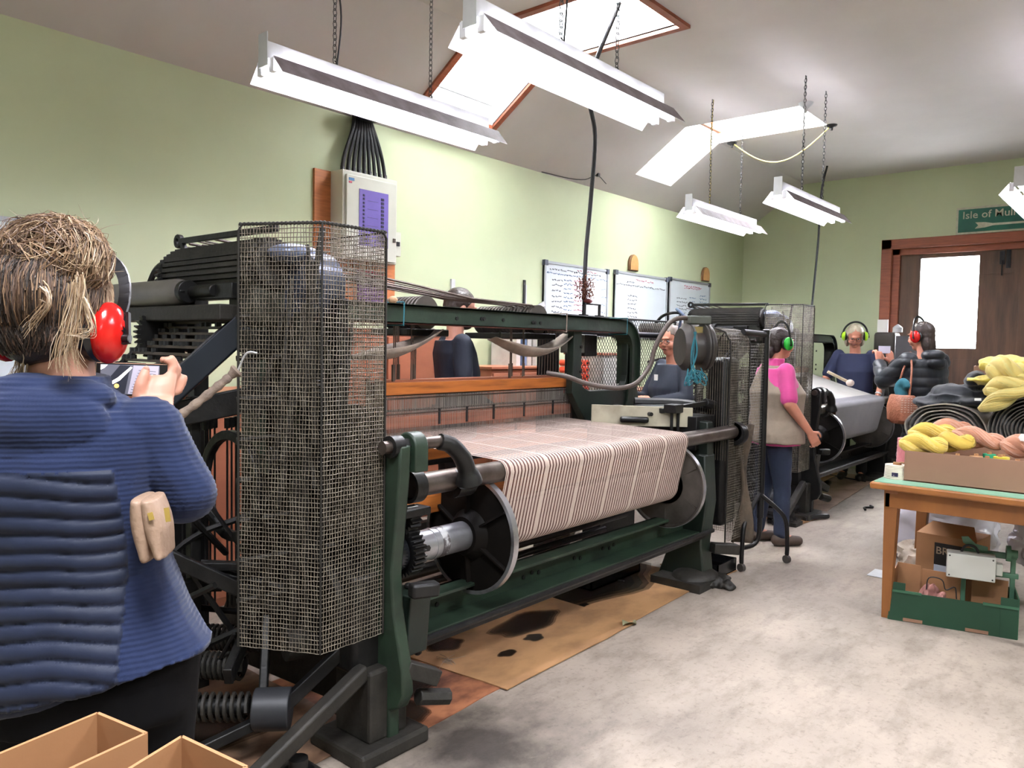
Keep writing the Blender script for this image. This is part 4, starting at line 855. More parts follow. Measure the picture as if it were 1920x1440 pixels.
# rounded belt guard of woven wire
mg = MB(); gy0, gy1, gz0, gz1 = 2.10, 2.36, .25, 1.42
path = [(4.50, 2.02, 0)]; rnd = random.Random(2)
gw = .17
def guard(mb, x0, x1, yc, hw, z0, z1, sp, r):
    prof = [(-hw, z0)]
    n1 = int((z1-hw-z0)/sp)
    prof = [(-hw, z0+(z1-hw-z0)*i/n1) for i in range(n1)]+[(hw*math.cos(a)*-1, z1-hw+hw*math.sin(a)) for a in [PI*k/14 for k in range(15)]]+[(hw, z1-hw-(z1-hw-z0)*i/n1) for i in range(1, n1+1)]
    nx = max(2, int((x1-x0)/sp))
    for i in range(nx+1):
        x = x0+(x1-x0)*i/nx; mb.tube([(x+(.001 if k % 2 else -.001), yc+u, v) for k, (u, v) in enumerate(prof)], r, 3, cap=False)
    for k, (u, v) in enumerate(prof): mb.tube([(x0, yc+u, v+.004*math.sin(k)), ((x0+x1)/2, yc+u*(1.02), v+.003*math.sin(k*1.7)), (x1, yc+u, v)], r, 3, cap=False)
    m_ = int(2*hw/sp)                       # end face
    for i in range(m_+1):
        u = -hw+2*hw*i/m_; zt = z1-hw+math.sqrt(max(0, hw*hw-u*u)); mb.tube([(x1, yc+u, z0), (x1, yc+u, zt)], r, 3, cap=False); mb.tube([(x0, yc+u, z0+.5), (x0, yc+u, zt)], r, 3, cap=False)
    for k in range(int((z1-z0)/sp)):
        z = z0+k*sp; h = hw if z < z1-hw else math.sqrt(max(1e-6, hw*hw-(z-z1+hw)**2)); mb.tube([(x1, yc-h, z), (x1+.003*math.sin(k), yc, z+.003*math.sin(k*2)), (x1, yc+h, z)], r, 3, cap=False)
    return prof
pr = guard(mg, 4.42, 4.70, 2.13, .11, .22, 1.53, .0155, .0014)
o = fpart(mg, 'belt_guard_mesh', wire_m); o['kind'] = 'stuff'
gf = MB()
for x in (4.42, 4.70): gf.tube([(x, 2.13+u, v) for u, v in pr[::3]], .005, 6)
fpart(gf, 'belt_guard_frame', dust_iron)
fpart(MB().box((4.46, 2.06, .3), (4.66, 2.20, 1.35)), 'belt_drive', black_iron, bevel=.03)
# items carried by the top of the arch are separate things further down
# ---------------------------------------------------------------- second loom: copy
OFF = V((4.80, .25, 0))
lm2 = lm.copy(); SC.collection.objects.link(lm2); lm2.location = lm.location+OFF
lm2['label'] = 'far black power loom with a plain grey cloth, under the far strip lights'
skip = {'motor', 'terminal_box', 'brass_plate', 'conduit_hose', 'blue_cable', 'cream_guard_plate', 'black_handle', 'plate_screw', 'clutch_linkage', 'belt_guard_mesh', 'belt_guard_frame', 'belt_drive', 'drive_housing', 'far_end_post', 'canvas_sling', 'sling_hook', 'cream_warp_threads', 'brown_warp_threads', 'arm_boss'}
remap = {green_iron.name: black_iron, dgreen_iron.name: black_iron, red_edge.name: black_iron}
grey_cloth = mat('grey_herringbone_cloth', '#6f6b74', .85, col2='#5b5761', scale=3, bump=.15, bscale=150, sheen=.3); white_cloth = mat('off_white_warp', '#c4c0bb', .8, var=.05)
glossy = mat('glossy_black_iron', '#17191d', .22, .3, var=.1)
pale_arch = mat('shiny_grey_black_paint', '#3a4048', .18, .3, var=.1)
def cpy(o, par):
    c_ = o.copy(); SC.collection.objects.link(c_); c_.parent = par
    if o.data and any(m_.name in remap for m_ in o.data.materials if m_):
        c_.data = o.data.copy()
        for i, m_ in enumerate(c_.data.materials):
            if m_ and m_.name in remap: c_.data.materials[i] = remap[m_.name]
    for ch in list(o.children): cpy(ch, c_)
    return c_
bpy.context.view_layer.update()
for ch in list(lm.children):
    if ch.name.split('.')[0] in skip: continue
    c_ = cpy(ch, lm2)
    if ch.name.split('.')[0] == 'overhead_arch': c_.data = ch.data.copy(); c_.data.materials[0] = pale_arch
q = MB(); vs = []
pp = [(y+OFF.y, z) for (y, z) in wp]
for i, (y, z) in enumerate(pp):
    for x in (WX0+OFF.x, WX1+OFF.x): vs.append((x, y, z+(.22, .15, .08, .012)[i] if i < 4 else z))
q.add(vs, [(2*i, 2*i+1, 2*i+3, 2*i+2) for i in range(len(pp)-1)]); q.mi = [1 if i < 3 else 0 for i in range(len(pp)-1)]
q.build('grey_cloth_web', [grey_cloth, white_cloth], lm2)
# ================================================================ people
skin = mat('skin', '#b98570', 0.5, var=0.08, scale=12); skin_r = mat('flushed_skin', '#c08068', 0.5, var=0.1, scale=9)
lipm = mat('lips', '#8f4a44', 0.5); eyew = mat('eye_white', '#d8d4cf', 0.2); dark_t = mat('glasses_rim', '#1c1c22', 0.3)
def cap(mb, p, q, r0, r1, n=12):
    p, q = V(p), V(q); mb.tube([p, q], [r0, r1], n)
    mb.ell(p, r0, r0, r0, n, 8); mb.ell(q, r1, r1, r1, n, 8)
def chainc(mb, pts, rs, n=12):
    for i in range(len(pts)-1): cap(mb, pts[i], pts[i+1], rs[i], rs[i+1], n)
def loft(mb, rings, n=28):
    """rings: (centre, axis x, axis y, rx, ry)"""
    vs = []; fs = []
    for (c, ax, ay, rx, ry) in rings:
        for k in range(n):
            a = 2*PI*k/n; ca, sa = math.cos(a), math.sin(a); e = 0.85
            vs.append(V(c)+ax*(rx*math.copysign(abs(ca)**e, ca))+ay*(ry*math.copysign(abs(sa)**e, sa)))
    for i in range(len(rings)-1):
        for k in range(n): fs.append((i*n+k, i*n+(k+1) % n, (i+1)*n+(k+1) % n, (i+1)*n+k))
    fs += [tuple(range(n))[::-1], tuple((len(rings)-1)*n+k for k in range(n))]
    mb.add(vs, fs)
NM = []
def remesh(mb, name, mats, parent, voxel, smooth=4, post=None):
    if not isinstance(mats, (list, tuple)): mats = [mats]
    me = bpy.data.meshes.new('tmp'); me.from_pydata(mb.v, [], mb.f)
    bm = bmesh.new(); bm.from_mesh(me); bmesh.ops.recalc_face_normals(bm, faces=bm.faces); bm.to_mesh(me); bm.free()
    t = bpy.data.objects.new('tmp', me)
    r = t.modifiers.new('r', 'REMESH'); r.mode = 'VOXEL'; r.voxel_size = voxel; r.use_smooth_shade = True
    if smooth: s_ = t.modifiers.new('s', 'SMOOTH'); s_.factor = .5; s_.iterations = smooth
    out = evalmesh(t)
    bpy.data.objects.remove(t); bpy.data.meshes.remove(me)
    out.materials.clear()
    for m_ in mats: out.materials.append(m_)
    NM.clear(); NM.extend(v.normal.copy() for v in out.vertices)
    if post: post(out)
    off = wloc(parent)
    for v in out.vertices: v.co -= off
    out.polygons.foreach_set('use_smooth', [True]*len(out.polygons))
    out.name = name; o = bpy.data.objects.new(name, out); SC.collection.objects.link(o); o.parent = parent
    return o
def hand(mb, w, d, up, thumb_side, s=1.0, curl=.6, spread=.012):
    """w wrist, d pointing direction, up = back-of-hand normal, thumb_side vector"""
    w, d, up, ts = V(w), V(d).normalized(), V(up).normalized(), V(thumb_side).normalized()
    up = (up-d*up.dot(d)).normalized(); ts = (ts-d*ts.dot(d)); ts = (ts-up*ts.dot(up)).normalized()
    loft(mb, [(w, ts, up, .026*s, .018*s), (w+d*.03*s, ts, up, .034*s, .017*s), (w+d*.07*s, ts, up, .041*s, .015*s), (w+d*.092*s, ts, up, .039*s, .012*s)], 16)
    L = [.072, .080, .074, .058]
    for i in range(4):
        a = w+d*.086*s+ts*((.030-.020*i)*s); dd = (d+ts*(.12-.09*i)).normalized(); l = L[i]*s; c = curl*(1+.12*i)
        pts = [a]; ang = 0
        for k, f in enumerate((.45, .32, .23)):
            ang += c*(.5 if k == 0 else .75); q = dd*math.cos(ang)-up*math.sin(ang); pts.append(pts[-1]+q*(l*f))
        chainc(mb, pts, [.0092*s, .0088*s, .0082*s, .0072*s], 8)
    a = w+d*.022*s+ts*.026*s; t1 = a+(d*.55+ts*.75-up*.25).normalized()*.042*s; t2 = t1+(d*.85+ts*.25-up*.35).normalized()*.030*s; t3 = t2+(d*.9-up*.4).normalized()*.022*s
    chainc(mb, [a, t1, t2, t3], [.014*s, .0115*s, .0105*s, .009*s], 8)
def head_mesh(mb, c, R, F, U, s=1.0):
    c = V(c); e = lambda p, rx, ry, rz: mb.ell(c+R*(p[0]*s)+F*(p[1]*s)+U*(p[2]*s), rx*s, ry*s, rz*s, 20, 14, (R, F, U))
    e((0, -.008, .03), .074, .092, .085); e((0, .02, -.03), .062, .070, .078); e((0, .045, -.085), .035, .038, .032)
    e((0, .094, -.012), .011, .016, .022); e((0, .100, -.028), .015, .014, .011); e((0, .088, .024), .05, .012, .01)
    e((0, .082, -.062), .024, .014, .009)
    for q in (-1, 1): e((q*.074, .0, -.012), .010, .018, .031); e((q*.04, .06, -.035), .026, .026, .03)
def face_details(t, c, R, F, U, s, glasses=False):
    ey = MB()
    for q in (-1, 1): ey.ell(V(c)+R*(q*.031*s)+F*(.079*s)+U*(.0*s), .013*s, .010*s, .007*s, 10, 6, (R, F, U))
    o = ey.build('eyes', eyew, t)
    ir = MB()
    for q in (-1, 1): ir.ell(V(c)+R*(q*.031*s)+F*(.0875*s)+U*(-.001*s), .006*s, .003*s, .006*s, 8, 5, (R, F, U))
    ir.build('irises', dark_t, o)
    MB().ell(V(c)+F*(.094*s)+U*(-.060*s), .023*s, .006*s, .006*s, 12, 6, (R, F, U)).build('mouth', lipm, t)
    eb = MB()
    for q in (-1, 1): eb.ell(V(c)+R*(q*.033*s)+F*(.088*s)+U*(.021*s), .02*s, .005*s, .004*s, 8, 5, (R, F, U))
    eb.build('eyebrows', mat('eyebrow_hair', '#5e4c40', .8), t)
    if glasses:
        g_ = MB()
        for q in (-1, 1):
            cc_ = V(c)+R*(q*.033*s)+F*(.103*s)+U*(-.002*s); g_.tube([cc_+R*(.025*s*math.cos(a))+U*(.018*s*math.sin(a)) for a in [2*PI*k/14 for k in range(14)]], .0018*s, 5, closed=True)
            g_.tube([cc_+R*(q*.025*s), V(c)+R*(q*.078*s)+F*(.02*s)+U*(.004*s)], .0018*s, 5)
        g_.tube([V(c)+R*(-.008*s)+F*.105*s, V(c)+R*(.008*s)+F*.105*s], .0018*s, 5); g_.build('spectacles', dark_t, t)
def earmuffs(t, c, R, F, U, col, s=1.0, fwd=.25, name='ear_defenders', r=.082, bandm=None, star=False):
    c = V(c); bandm = bandm or mat('black_plastic', '#131315', .3)
    B = (U+F*fwd).normalized()
    bd = MB(); pts = [c+R*(math.cos(a)*(r+.024)*s)+B*((math.sin(a)*.128-.004)*s)+F*(.0) for a in [PI*k/22 for k in range(23)]]
    for a, b_ in zip(pts, pts[1:]): bd.beam(a, b_+(b_-a)*.12, .016*s, .004*s, upv=F)
    for q in (-1, 1):
        bd.beam(c+R*(q*(r+.026)*s)+B*.015*s, c+R*(q*(r+.034)*s)-U*.03*s, .018*s, .006*s, upv=F); bd.cyl(c+R*(q*(r+.028)*s)-U*.022*s, c+R*(q*(r+.042)*s)-U*.022*s, .006*s, 10)
    hb = bd.build(name, bandm, t)
    for q in (-1, 1):
        cc_ = c+R*(q*r*s)-U*.015*s
        MB().lathe(cc_-R*(q*.012*s), R*q, [(0, .02*s), (0, .035*s), (.004*s, .04*s), (.012*s, .040*s), (.018*s, .034*s)], 24).build('ear_cushion', bandm, hb)
        cm = MB()
        cm.ell(cc_+R*(q*.012*s), .022*s, .033*s, .042*s, 20, 12, (R, F, U)); cm.build('ear_cup', col, hb)
        if star and q > 0:
            cs_ = cc_+R*(.0345*s)+U*.004; poly = []
            for k in range(12): rr = (.009 if k % 2 == 0 else .004); poly.append((rr*math.cos(PI*k/6), rr*math.sin(PI*k/6)))
            MB().prism(poly, cs_-R*.003, F, U, R, .003).build('emblem', bandm, hb)
    return hb
def strands(name, mats, parent, n, gen, r=.0012, seg=9, seed=1):
    rnd = random.Random(seed); mb = MB()
    for i in range(n):
        pts = gen(rnd, i); mb.m(rnd.randrange(len(mats))); k = len(pts); mb.tube(pts, [r*(1.1-.8*j/(k-1)) for j in range(k)], 3, cap=False)
    o = mb.build(name, mats, parent); o['kind'] = 'stuff'; return o
# ---------------------------------------------------------------- woman with the bun, seen from behind
WD = 1.42
def wp_(x, y, D=WD): return atd(x, y, D)
wb = wp_(170, 1250); wom = thing('person', (wb.x, wb.y, 0), 'woman with a messy bun in a blue quilted jacket, filming from the left edge', 'person')
yaw = math.radians(50); wR = V((math.sin(yaw), -math.cos(yaw), 0)); wF = V((math.cos(yaw), math.sin(yaw), 0))
hy = math.radians(36); hR = V((math.sin(hy), -math.cos(hy), 0)); hF = V((math.cos(hy), math.sin(hy), -.12)).normalized(); hU = hR.cross(hF).normalized()
HC = wp_(103, 588)
rings = [(112, 705, .062, .055), (113, 735, .085, .07), (115, 765, .155, .085), (117, 800, .188, .105), (117, 850, .180, .118), (118, 900, .165, .12), (132, 980, .147, .112), (148, 1060, .146, .108), (163, 1140, .165, .118), (178, 1215, .186, .132)]
def tors(infl, sel): return [(wp_(x, y), wR, wF, rx+infl, ry+infl) for (x, y, rx, ry) in sel]
shR, elR, wrR = wp_(272, 808, 1.43), wp_(346, 925, 1.46), wp_(296, 776, 1.63)
shL, elL, wrL = wp_(-48, 808, 1.42), wp_(-70, 930, 1.50), wp_(178, 800, 1.68)
body = MB(); head_mesh(body, HC, hR, hF, hU, 1.0)
cap(body, wp_(115, 630), wp_(115, 720), .052, .058); loft(body, tors(-.022, rings[2:]))
chainc(body, [shR, elR, wrR], [.045, .038, .027]); chainc(body, [shL, elL, wrL], [.045, .038, .027])
hipR, hipL = V((wb.x, wb.y, .82))+wR*.095, V((wb.x, wb.y, .82))-wR*.095
for h_ in (hipR, hipL):
    g0 = V((h_.x, h_.y, 0)); chainc(body, [h_, g0+Z_*.45+wF*.02, g0+Z_*.08], [.085, .052, .04]); chainc(body, [g0+Z_*.04, g0+Z_*.03+wF*.15], [.04, .03])
PH = wp_(248, 712, 1.68); pn_ = (CAM+V((0, 0, 0))-PH).normalized(); pr_ = Z_.cross(pn_).normalized(); pr_ = (pr_*math.cos(.03)-pn_.cross(pr_)*math.sin(.03)).normalized(); pu_ = pn_.cross(pr_)
# right hand holding the phone: palm below right corner, thumb over the screen, fingers behind
w0 = wp_(296, 776, 1.63)
palm = MB()
k_ = lambda a, b_, c_=0: PH+pr_*a+pu_*b_+pn_*c_
loft(palm, [(w0-Z_*.02, pr_, pn_, .027, .020), (w0+Z_*.012, pr_, pn_, .031, .021), (k_(.045, -.035, .012), pr_, pn_, .040, .022), (k_(.052, -.008, .004), pr_, pn_, .036, .020), (k_(.062, .012, -.004), pr_, pn_, .028, .015)], 18)
chainc(palm, [k_(.015, -.035, .02), k_(.016, -.012, .022), k_(.022, .008, .018), k_(.026, .022, .012)], [.016, .013, .0115, .009], 10)
chainc(palm, [k_(.070, .005, -.004), k_(.082, .030, -.008), k_(.078, .048, -.008), k_(.068, .044, -.004)], [.012, .0105, .0095, .008], 10)
chainc(palm, [k_(.075, .0, -.012), k_(.090, .024, -.022), k_(.080, .046, -.026), k_(.060, .046, -.026)], [.012, .0105, .0095, .008], 10)
chainc(palm, [k_(.078, -.012, -.02), k_(.096, .006, -.034), k_(.085, .020, -.042), k_(.060, .020, -.042)], [.012, .010, .009, .008], 10)
chainc(palm, [k_(.070, -.03, -.01), k_(.094, -.022, -.028), k_(.104, -.002, -.03), k_(.106, .008, -.03)], [.011, .0095, .0085, .0075], 10)
body.add(palm.v, palm.f)
# left hand under the far corner of the phone
lh = wp_(180, 775, 1.70); chainc(body, [wrL, lh], [.026, .03]); 
for k in range(4): chainc(body, [lh+pu_*.01+pr_*(.01*k-.02), k_(-.060+.012*k, -.045, -.02), k_(-.062+.012*k, -.02, -.03), k_(-.058+.012*k, .0, -.03)], [.011, .0095, .009, .008], 8)
chainc(body, [lh, k_(-.050, -.045, .012), k_(-.046, -.036, .016)], [.014, .011, .009], 8)
remesh(body, 'body', skin, wom, .0042, 2)
nails = MB()
nails.ell(k_(.027, .026, .0195), .006, .006, .0018, 8, 5, (pr_, pu_, pn_)); nails.build('thumb_nail', mat('fingernail', '#cf9c8c', .3), wom)
# jacket
jk_q = mat('navy_quilted_nylon', '#172038', .62, var=.1, scale=5, spec=.3, bump=.12, bscale=40, sheen=.1); jk_k = mat('blue_ribbed_knit', '#1d2848', .85, var=.08, scale=6, spec=.2, bump=.14, bscale=36, wave='Z', sheen=.15)
tR = (wR+Z_*.20).normalized(); jk = MB(); loft(jk, tors(.012, rings[2:])+[(wp_(181, 1245), tR, wF, .202, .146)])
loft(jk, [(wp_(112, 700), wR, wF, .086, .07), (wp_(110, 728), wR, wF, .092, .078), (wp_(113, 765), wR, wF, .15, .09)])
chainc(jk, [shR, elR], [.066, .058], 16); chainc(jk, [elR, wrR+(elR-wrR)*.12], [.056, .038], 16); chainc(jk, [shL, elL], [.066, .058], 16); chainc(jk, [elL, wrL+(elL-wrL)*.1], [.056, .040], 16)
jk.ell(shR+Z_*.004, .070, .066, .062, 14, 10); jk.ell(shL, .07, .066, .062, 14, 10)
# hood lying on the back
hd_ = wp_(85, 765, 1.36)
jk.ell(wp_(70, 800, 1.33), .12, .045, .07, 18, 12, (wR, wF, Z_)); jk.ell(wp_(50, 850, 1.325), .085, .035, .04, 18, 12, (wR, wF, Z_)); jk.ell(hd_, .105, .05, .055, 18, 12, (wR, wF, Z_)); jk.ell(wp_(70, 800, 1.345), .085, .03, .045, 16, 10, (wR, wF, Z_)); jk.ell(wp_(55, 735, 1.36), .07, .05, .035, 16, 10, (wR, wF, Z_)); jk.ell(wp_(150, 745, 1.37), .06, .045, .035, 16, 10, (wR, wF, Z_))
def jpost(me):
    n = len(me.vertices); nrm = [v.normal.copy() for v in me.vertices]; quilt = [False]*n
    hem = wp_(184, 1285).z
    for i, v in enumerate(me.vertices):
        p = v.co; rel = p-V((wb.x, wb.y, 0)); lx = rel.dot(wR); ly = rel.dot(wF); z = p.z
        cl = wp_(125, 900); cx = (cl-V((wb.x, wb.y, 0))).dot(wR)*max(0, min(1, (z-.8)/.35))
        zz = z+.035*(lx-cx)
        if z < 1.17 and ly < .02+.0 and lx-cx < .115 and (p-elR).dot(wR) < -.07:
            quilt[i] = True; f = abs(math.sin(PI*(zz-.03*noise.noise(V((lx*5, z*3, 1))))/.0315)); w_ = 1
            v.co = p+nrm[i]*(.0085*(f**.5)-.002+.002*noise.noise(p*18))
        else:
            v.co = p+nrm[i]*(.0012*math.sin(z*2*PI/.0085)*.6+.004*noise.noise(p*14)+.005*noise.noise(V((p.x*9, p.y*9, p.z*16))))
    for f in me.polygons: f.material_index = 0 if sum(quilt[k] for k in f.vertices) > 1 else 1
jo = remesh(jk, 'jacket', [jk_q, jk_k], wom, .0042, 3, jpost)
# sloping hem cut: lower edge drops at the centre back through an extra puffed tail
tl = MB(); loft(tl, [(wp_(140, 1225), tR, wF, .155, .143), (wp_(128, 1262), tR, wF, .150, .145), (wp_(122, 1275), tR, wF, .140, .138)]); remesh(tl, 'jacket_tail', jk_q, wom, .007, 3)
tr_m = mat('black_trousers', '#08080b', .85, spec=.15, var=.1, bump=.1, bscale=30)
tr = MB(); loft(tr, [(V((wb.x, wb.y, .86)), wR, wF, .150, .112), (V((wb.x, wb.y, .79)), wR, wF, .182, .134), (V((wb.x, wb.y, .72)), wR, wF, .180, .13)])
for h_ in (hipR, hipL): g0 = V((h_.x, h_.y, 0)); chainc(tr, [h_, g0+Z_*.45+wF*.02, g0+Z_*.09], [.098, .066, .052], 16)
remesh(tr, 'trousers', tr_m, wom, .008, 4)
shoe_m = mat('dark_shoes', '#26211e', .5)
for h_ in (hipR, hipL): g0 = V((h_.x, h_.y, 0)); s_ = MB(); chainc(s_, [g0+Z_*.055-wF*.03, g0+Z_*.045+wF*.15], [.052, .042], 14); remesh(s_, 'shoe', shoe_m, wom, .008, 2)
# hair
h_d = mat('dark_brown_hair', '#2c221d', .55, var=.2, scale=30, bump=.3, bscale=80); h1 = mat('blond_hair', '#b39a7c', .5, var=.1); h2 = mat('light_brown_hair', '#86694f', .5, var=.1); h3 = mat('brown_hair', '#5a4437', .5, var=.1); h4 = mat('pale_hair', '#cdb9a4', .5)
hb_ = MB(); hb_.ell(HC-hF*.018+hU*.022, .090, .098, .098, 22, 16, (hR, hF, hU)); hb_.ell(HC-hF*.045-hU*.03, .068, .056, .070, 18, 12, (hR, hF, hU)); hb_.ell(wp_(100, 492, 1.40), .080, .06, .055, 16, 12, (hR, hF, hU))
def hpost(me):
    for v in me.vertices: v.co += NM[v.index]*(.006*noise.noise(v.co*28))
remesh(hb_, 'hair', h_d, wom, .005, 2, hpost)
BC = wp_(98, 484, 1.39)
def wavy(gen, amp, fr):
    def g(rnd, i):
        pts = gen(rnd, i); out = []; sd = rnd.choice((0, 3, 7, 11, 15))+rnd.uniform(0, .25)
        for k, p in enumerate(pts): out.append(p+V((noise.noise(p*fr+V((sd, 0, 0))), noise.noise(p*fr+V((0, sd+5, 0))), noise.noise(p*fr+V((0, 0, sd+9)))))*amp*1.5*(.4+k/len(pts)))
        return out
    return g
def g_bun(rnd, i):
    a = rnd.uniform(0, 2*PI); b_ = rnd.uniform(-.4, 1.1); rr = rnd.uniform(.7, 1.05); pts = []
    ax = V((rnd.gauss(0, 1), rnd.gauss(0, 1), rnd.gauss(0, 1))).normalized()
    if i % 3: ax = (ax*.35 + hF*rnd.choice((-1, 1))+hR*rnd.uniform(-.6, .6)).normalized()
    x, y = perp(ax)
    for k in range(9):
        t = a+k*.30; p = (x*math.cos(t)+y*math.sin(t))*rr+ax*(.25*b_); w_ = rnd.uniform(-.03, .03)
        pts.append(BC+hR*(p.dot(hR)*.098*(1+w_))+hF*(p.dot(hF)*.075)+hU*(p.dot(hU)*.078*(1+w_))-hU*.005)
    return pts
strands('bun_strands', [h1, h2, h3, h2], wom, 1800, wavy(g_bun, .010, 30), .0011, seed=4)
def g_sweep(rnd, i):
    # from the hairline/nape up to the bun over the scalp
    a = rnd.uniform(-PI*.98, PI*.02); u0 = rnd.uniform(-1.05, .2)
    st = V((math.cos(a), math.sin(a), 0)); pts = []
    for k in range(10):
        t = k/9; el = u0*(1-t)+1.0*t; el = el*PI/2*.9; rad = 1.04+.05*math.sin(i)+rnd.uniform(-.02, .02)
        p = HC-hF*.018+hU*.022+(hR*(st.x*.090)+hF*(st.y*.098))*(math.cos(el)*rad)+hU*(.1*math.sin(el)*rad)
        pts.append(p)
    return pts
strands('swept_strands', [h_d, h3, h3, h2, h_d], wom, 1900, wavy(g_sweep, .007, 22), .0010, seed=6)
def g_front(rnd, i):
    a = rnd.uniform(-.15, PI*.5); st = V((math.cos(a), math.sin(a), 0)); pts = []; u0 = rnd.uniform(-.1, .5)
    for k in range(9):
        t = k/8; el = (u0*(1-t)+1.05*t)*PI/2*.9; rad = 1.06+rnd.uniform(-.02, .02)
        pts.append(HC-hF*.012+hU*.022+(hR*(st.x*.090)+hF*(st.y*.105))*(math.cos(el)*rad)+hU*(.1*math.sin(el)*rad))
    return pts
def g_nape(rnd, i):
    a = rnd.uniform(-PI*.95, -PI*.05); c0 = HC-hF*.045-hU*.03; e0 = rnd.uniform(-.9, .5); pts = []
    for k in range(8):
        el = e0+k*.17; pts.append(c0+hR*(math.cos(a)*.071*math.cos(el))+hF*(math.sin(a)*.060*math.cos(el))+hU*(.073*math.sin(el))+hR*(.004*math.sin(i+k)))
    return pts
strands('nape_strands', [h_d, h_d, h3], wom, 900, wavy(g_nape, .006, 25), .0010, seed=15)
strands('front_strands', [h2, h1, h2], wom, 700, wavy(g_front, .007, 22), .0010, seed=7)
def g_loose(rnd, i):
    L = [((150, 520), (155, 570), (120, 640), (150, 690)), ((140, 530), (130, 600), (100, 650), (108, 690)), ((150, 540), (170, 590), (110, 640), (120, 700)), ((60, 560), (20, 600), (70, 660), (10, 720)), ((40, 660), (55, 690), (30, 720), (0, 745)), ((20, 520), (0, 560), (30, 590), (5, 620)), ((190, 500), (230, 540), (235, 590), (270, 590)), ((160, 560), (175, 620), (190, 640), (125, 625)), ((80, 540), (110, 560), (60, 590), (50, 620))]
    j = (0, 1, 2, 3, 4, 5, 7, 8, 1, 3, 7, 4, 0, 8, 5, 2)[i % 16]; q = L[j]; jx, jy = rnd.gauss(0, 6), rnd.gauss(0, 5)
    D = 1.305 if j in (0, 1, 2, 7, 8) else 1.36
    return bez([wp_(x+jx*(.3+.5*k/3)+rnd.gauss(0, 4), y+jy+rnd.gauss(0, 4), D+.01*rnd.gauss(0, 1)) for k, (x, y) in enumerate(q)], 9)
strands('loose_strands', [h1, h1, h2, h4], wom, 170, wavy(g_loose, .006, 25), .0009, seed=9)
def g_fly(rnd, i):
    c_ = wp_(rnd.uniform(10, 190), rnd.uniform(425, 520), 1.39); d_ = V((rnd.gauss(0, 1), rnd.gauss(0, 1), rnd.gauss(.6, .6))).normalized(); x, y = perp(d_); l = rnd.uniform(.02, .06)
    return [c_+d_*(l*k/6)+x*(.3*l*math.sin(k*.5)) for k in range(7)]
strands('fly_away_strands', [h1, h4], wom, 160, g_fly, .0007, seed=12)
red_m = mat('glossy_red_plastic', '#c01a16', .18, var=.05)
em = earmuffs(wom, HC-hU*.012+hF*.012, hR, hF, hU, red_m, 1.36, fwd=.60, star=True, r=.060)
# phone and purse are things of their own
phn = thing('smartphone', PH, 'gold-rimmed smartphone held sideways, its screen showing the loom', 'phone')
gold = mat('gold_phone_case', '#b98f78', .3, .5); MB().obox(PH-pn_*.005, pr_, pu_, pn_, .142, .072, .009).build('case', gold, phn, bevel=.006)
MB().obox(PH+pn_*.0005, pr_, pu_, pn_, .139, .069, .002).build('bezel', mat('black_plastic', '#131315', .3), phn, smooth=False)
def em_(n, c, s=.9): return mat(n, c, .4, var=0, emit=c, estr=s)
scr = MB().obox(PH+pn_*.0018-pr_*.004, pr_, pu_, pn_, .115, .064, .001).build('screen', em_('screen_grey', '#54545f', .5), phn, smooth=False)
def sp_(name, poly, m, h=.0004): MB().prism(poly, PH+pn_*(.0024+h)-pr_*.004, pr_, pu_, pn_, .0003).build(name, m, scr, smooth=False)
s_w, s_k, s_o, s_m = em_('screen_white', '#f0eee8', .9), em_('screen_dark', '#22242e', .4), em_('screen_amber', '#e0b060', .8), em_('screen_mesh_grey', '#8a8694', .7)
sp_('screen_dark_area', [(-.057, -.02), (-.057, -.03), (-.01, -.031), (-.005, .0), (.0, .03), (-.02, .031)], s_k)
sp_('screen_mesh_area', [(-.004, -.031), (.052, -.031), (.056, .031), (.006, .031)], s_m)
sp_('screen_rod', [(-.056, -.018), (-.052, -.022), (-.02, -.002), (.004, .026), (.0, .028), (-.024, .004)], s_w, .0008)
sp_('screen_highlight', [(-.057, .02), (-.057, .031), (-.044, .031), (-.050, .024)], s_w, .0008)
sp_('screen_highlight', [(.038, -.006), (.042, .012), (.054, .010), (.052, -.010)], s_w, .0008)
sp_('screen_amber_dot', [(-.026+.005*math.cos(a*PI/4), -.014+.005*math.sin(a*PI/4)) for a in range(8)], s_o, .0008)
for k in range(9): sp_('screen_wire', [(.0+.002*k, -.028+.006*k), (.050, -.030+.006*k), (.050, -.029+.006*k), (.0+.002*k, -.027+.006*k)], s_k, .0006)
ps = thing('purse', wp_(295, 1000, 1.33), 'folded beige leather purse with gold zip pulls tucked under the arm', 'purse'); lea = mat('beige_leather', '#957b68', .5, var=.08, bump=.2, bscale=90)
for (x0, x1, y0, y1, xx) in ((268, 284, 930, 1044, 16), (286, 310, 930, 1038, 14)):
    l_ = MB(); pts = [wp_(x0+(x1-x0)*t, y0+(y1-y0)*t, 1.335) for t in [k/6 for k in range(7)]]
    vs = [(p, wR*.5+wF*-.0, wF, .010+.010*math.sin(PI*min(1, (k+.6)/6.2)), .05) for k, p in enumerate(pts)]
    loft(l_, [(p, wR, wF, rx, ry) for (p, _, __, rx, ry) in vs], 18); remesh(l_, 'pouch', lea, ps, .004, 3)
gold_m = mat('gold_zip', '#d0b060', .35, .6)
for (x, y, h_) in ((281, 968, 14), (312, 965, 26)): z_ = MB(); z_.beam(wp_(x, y-h_/2, 1.285), wp_(x+4, y+h_/2, 1.285), .003, .008, upv=wR); z_.build('zip_pull', gold_m, ps)

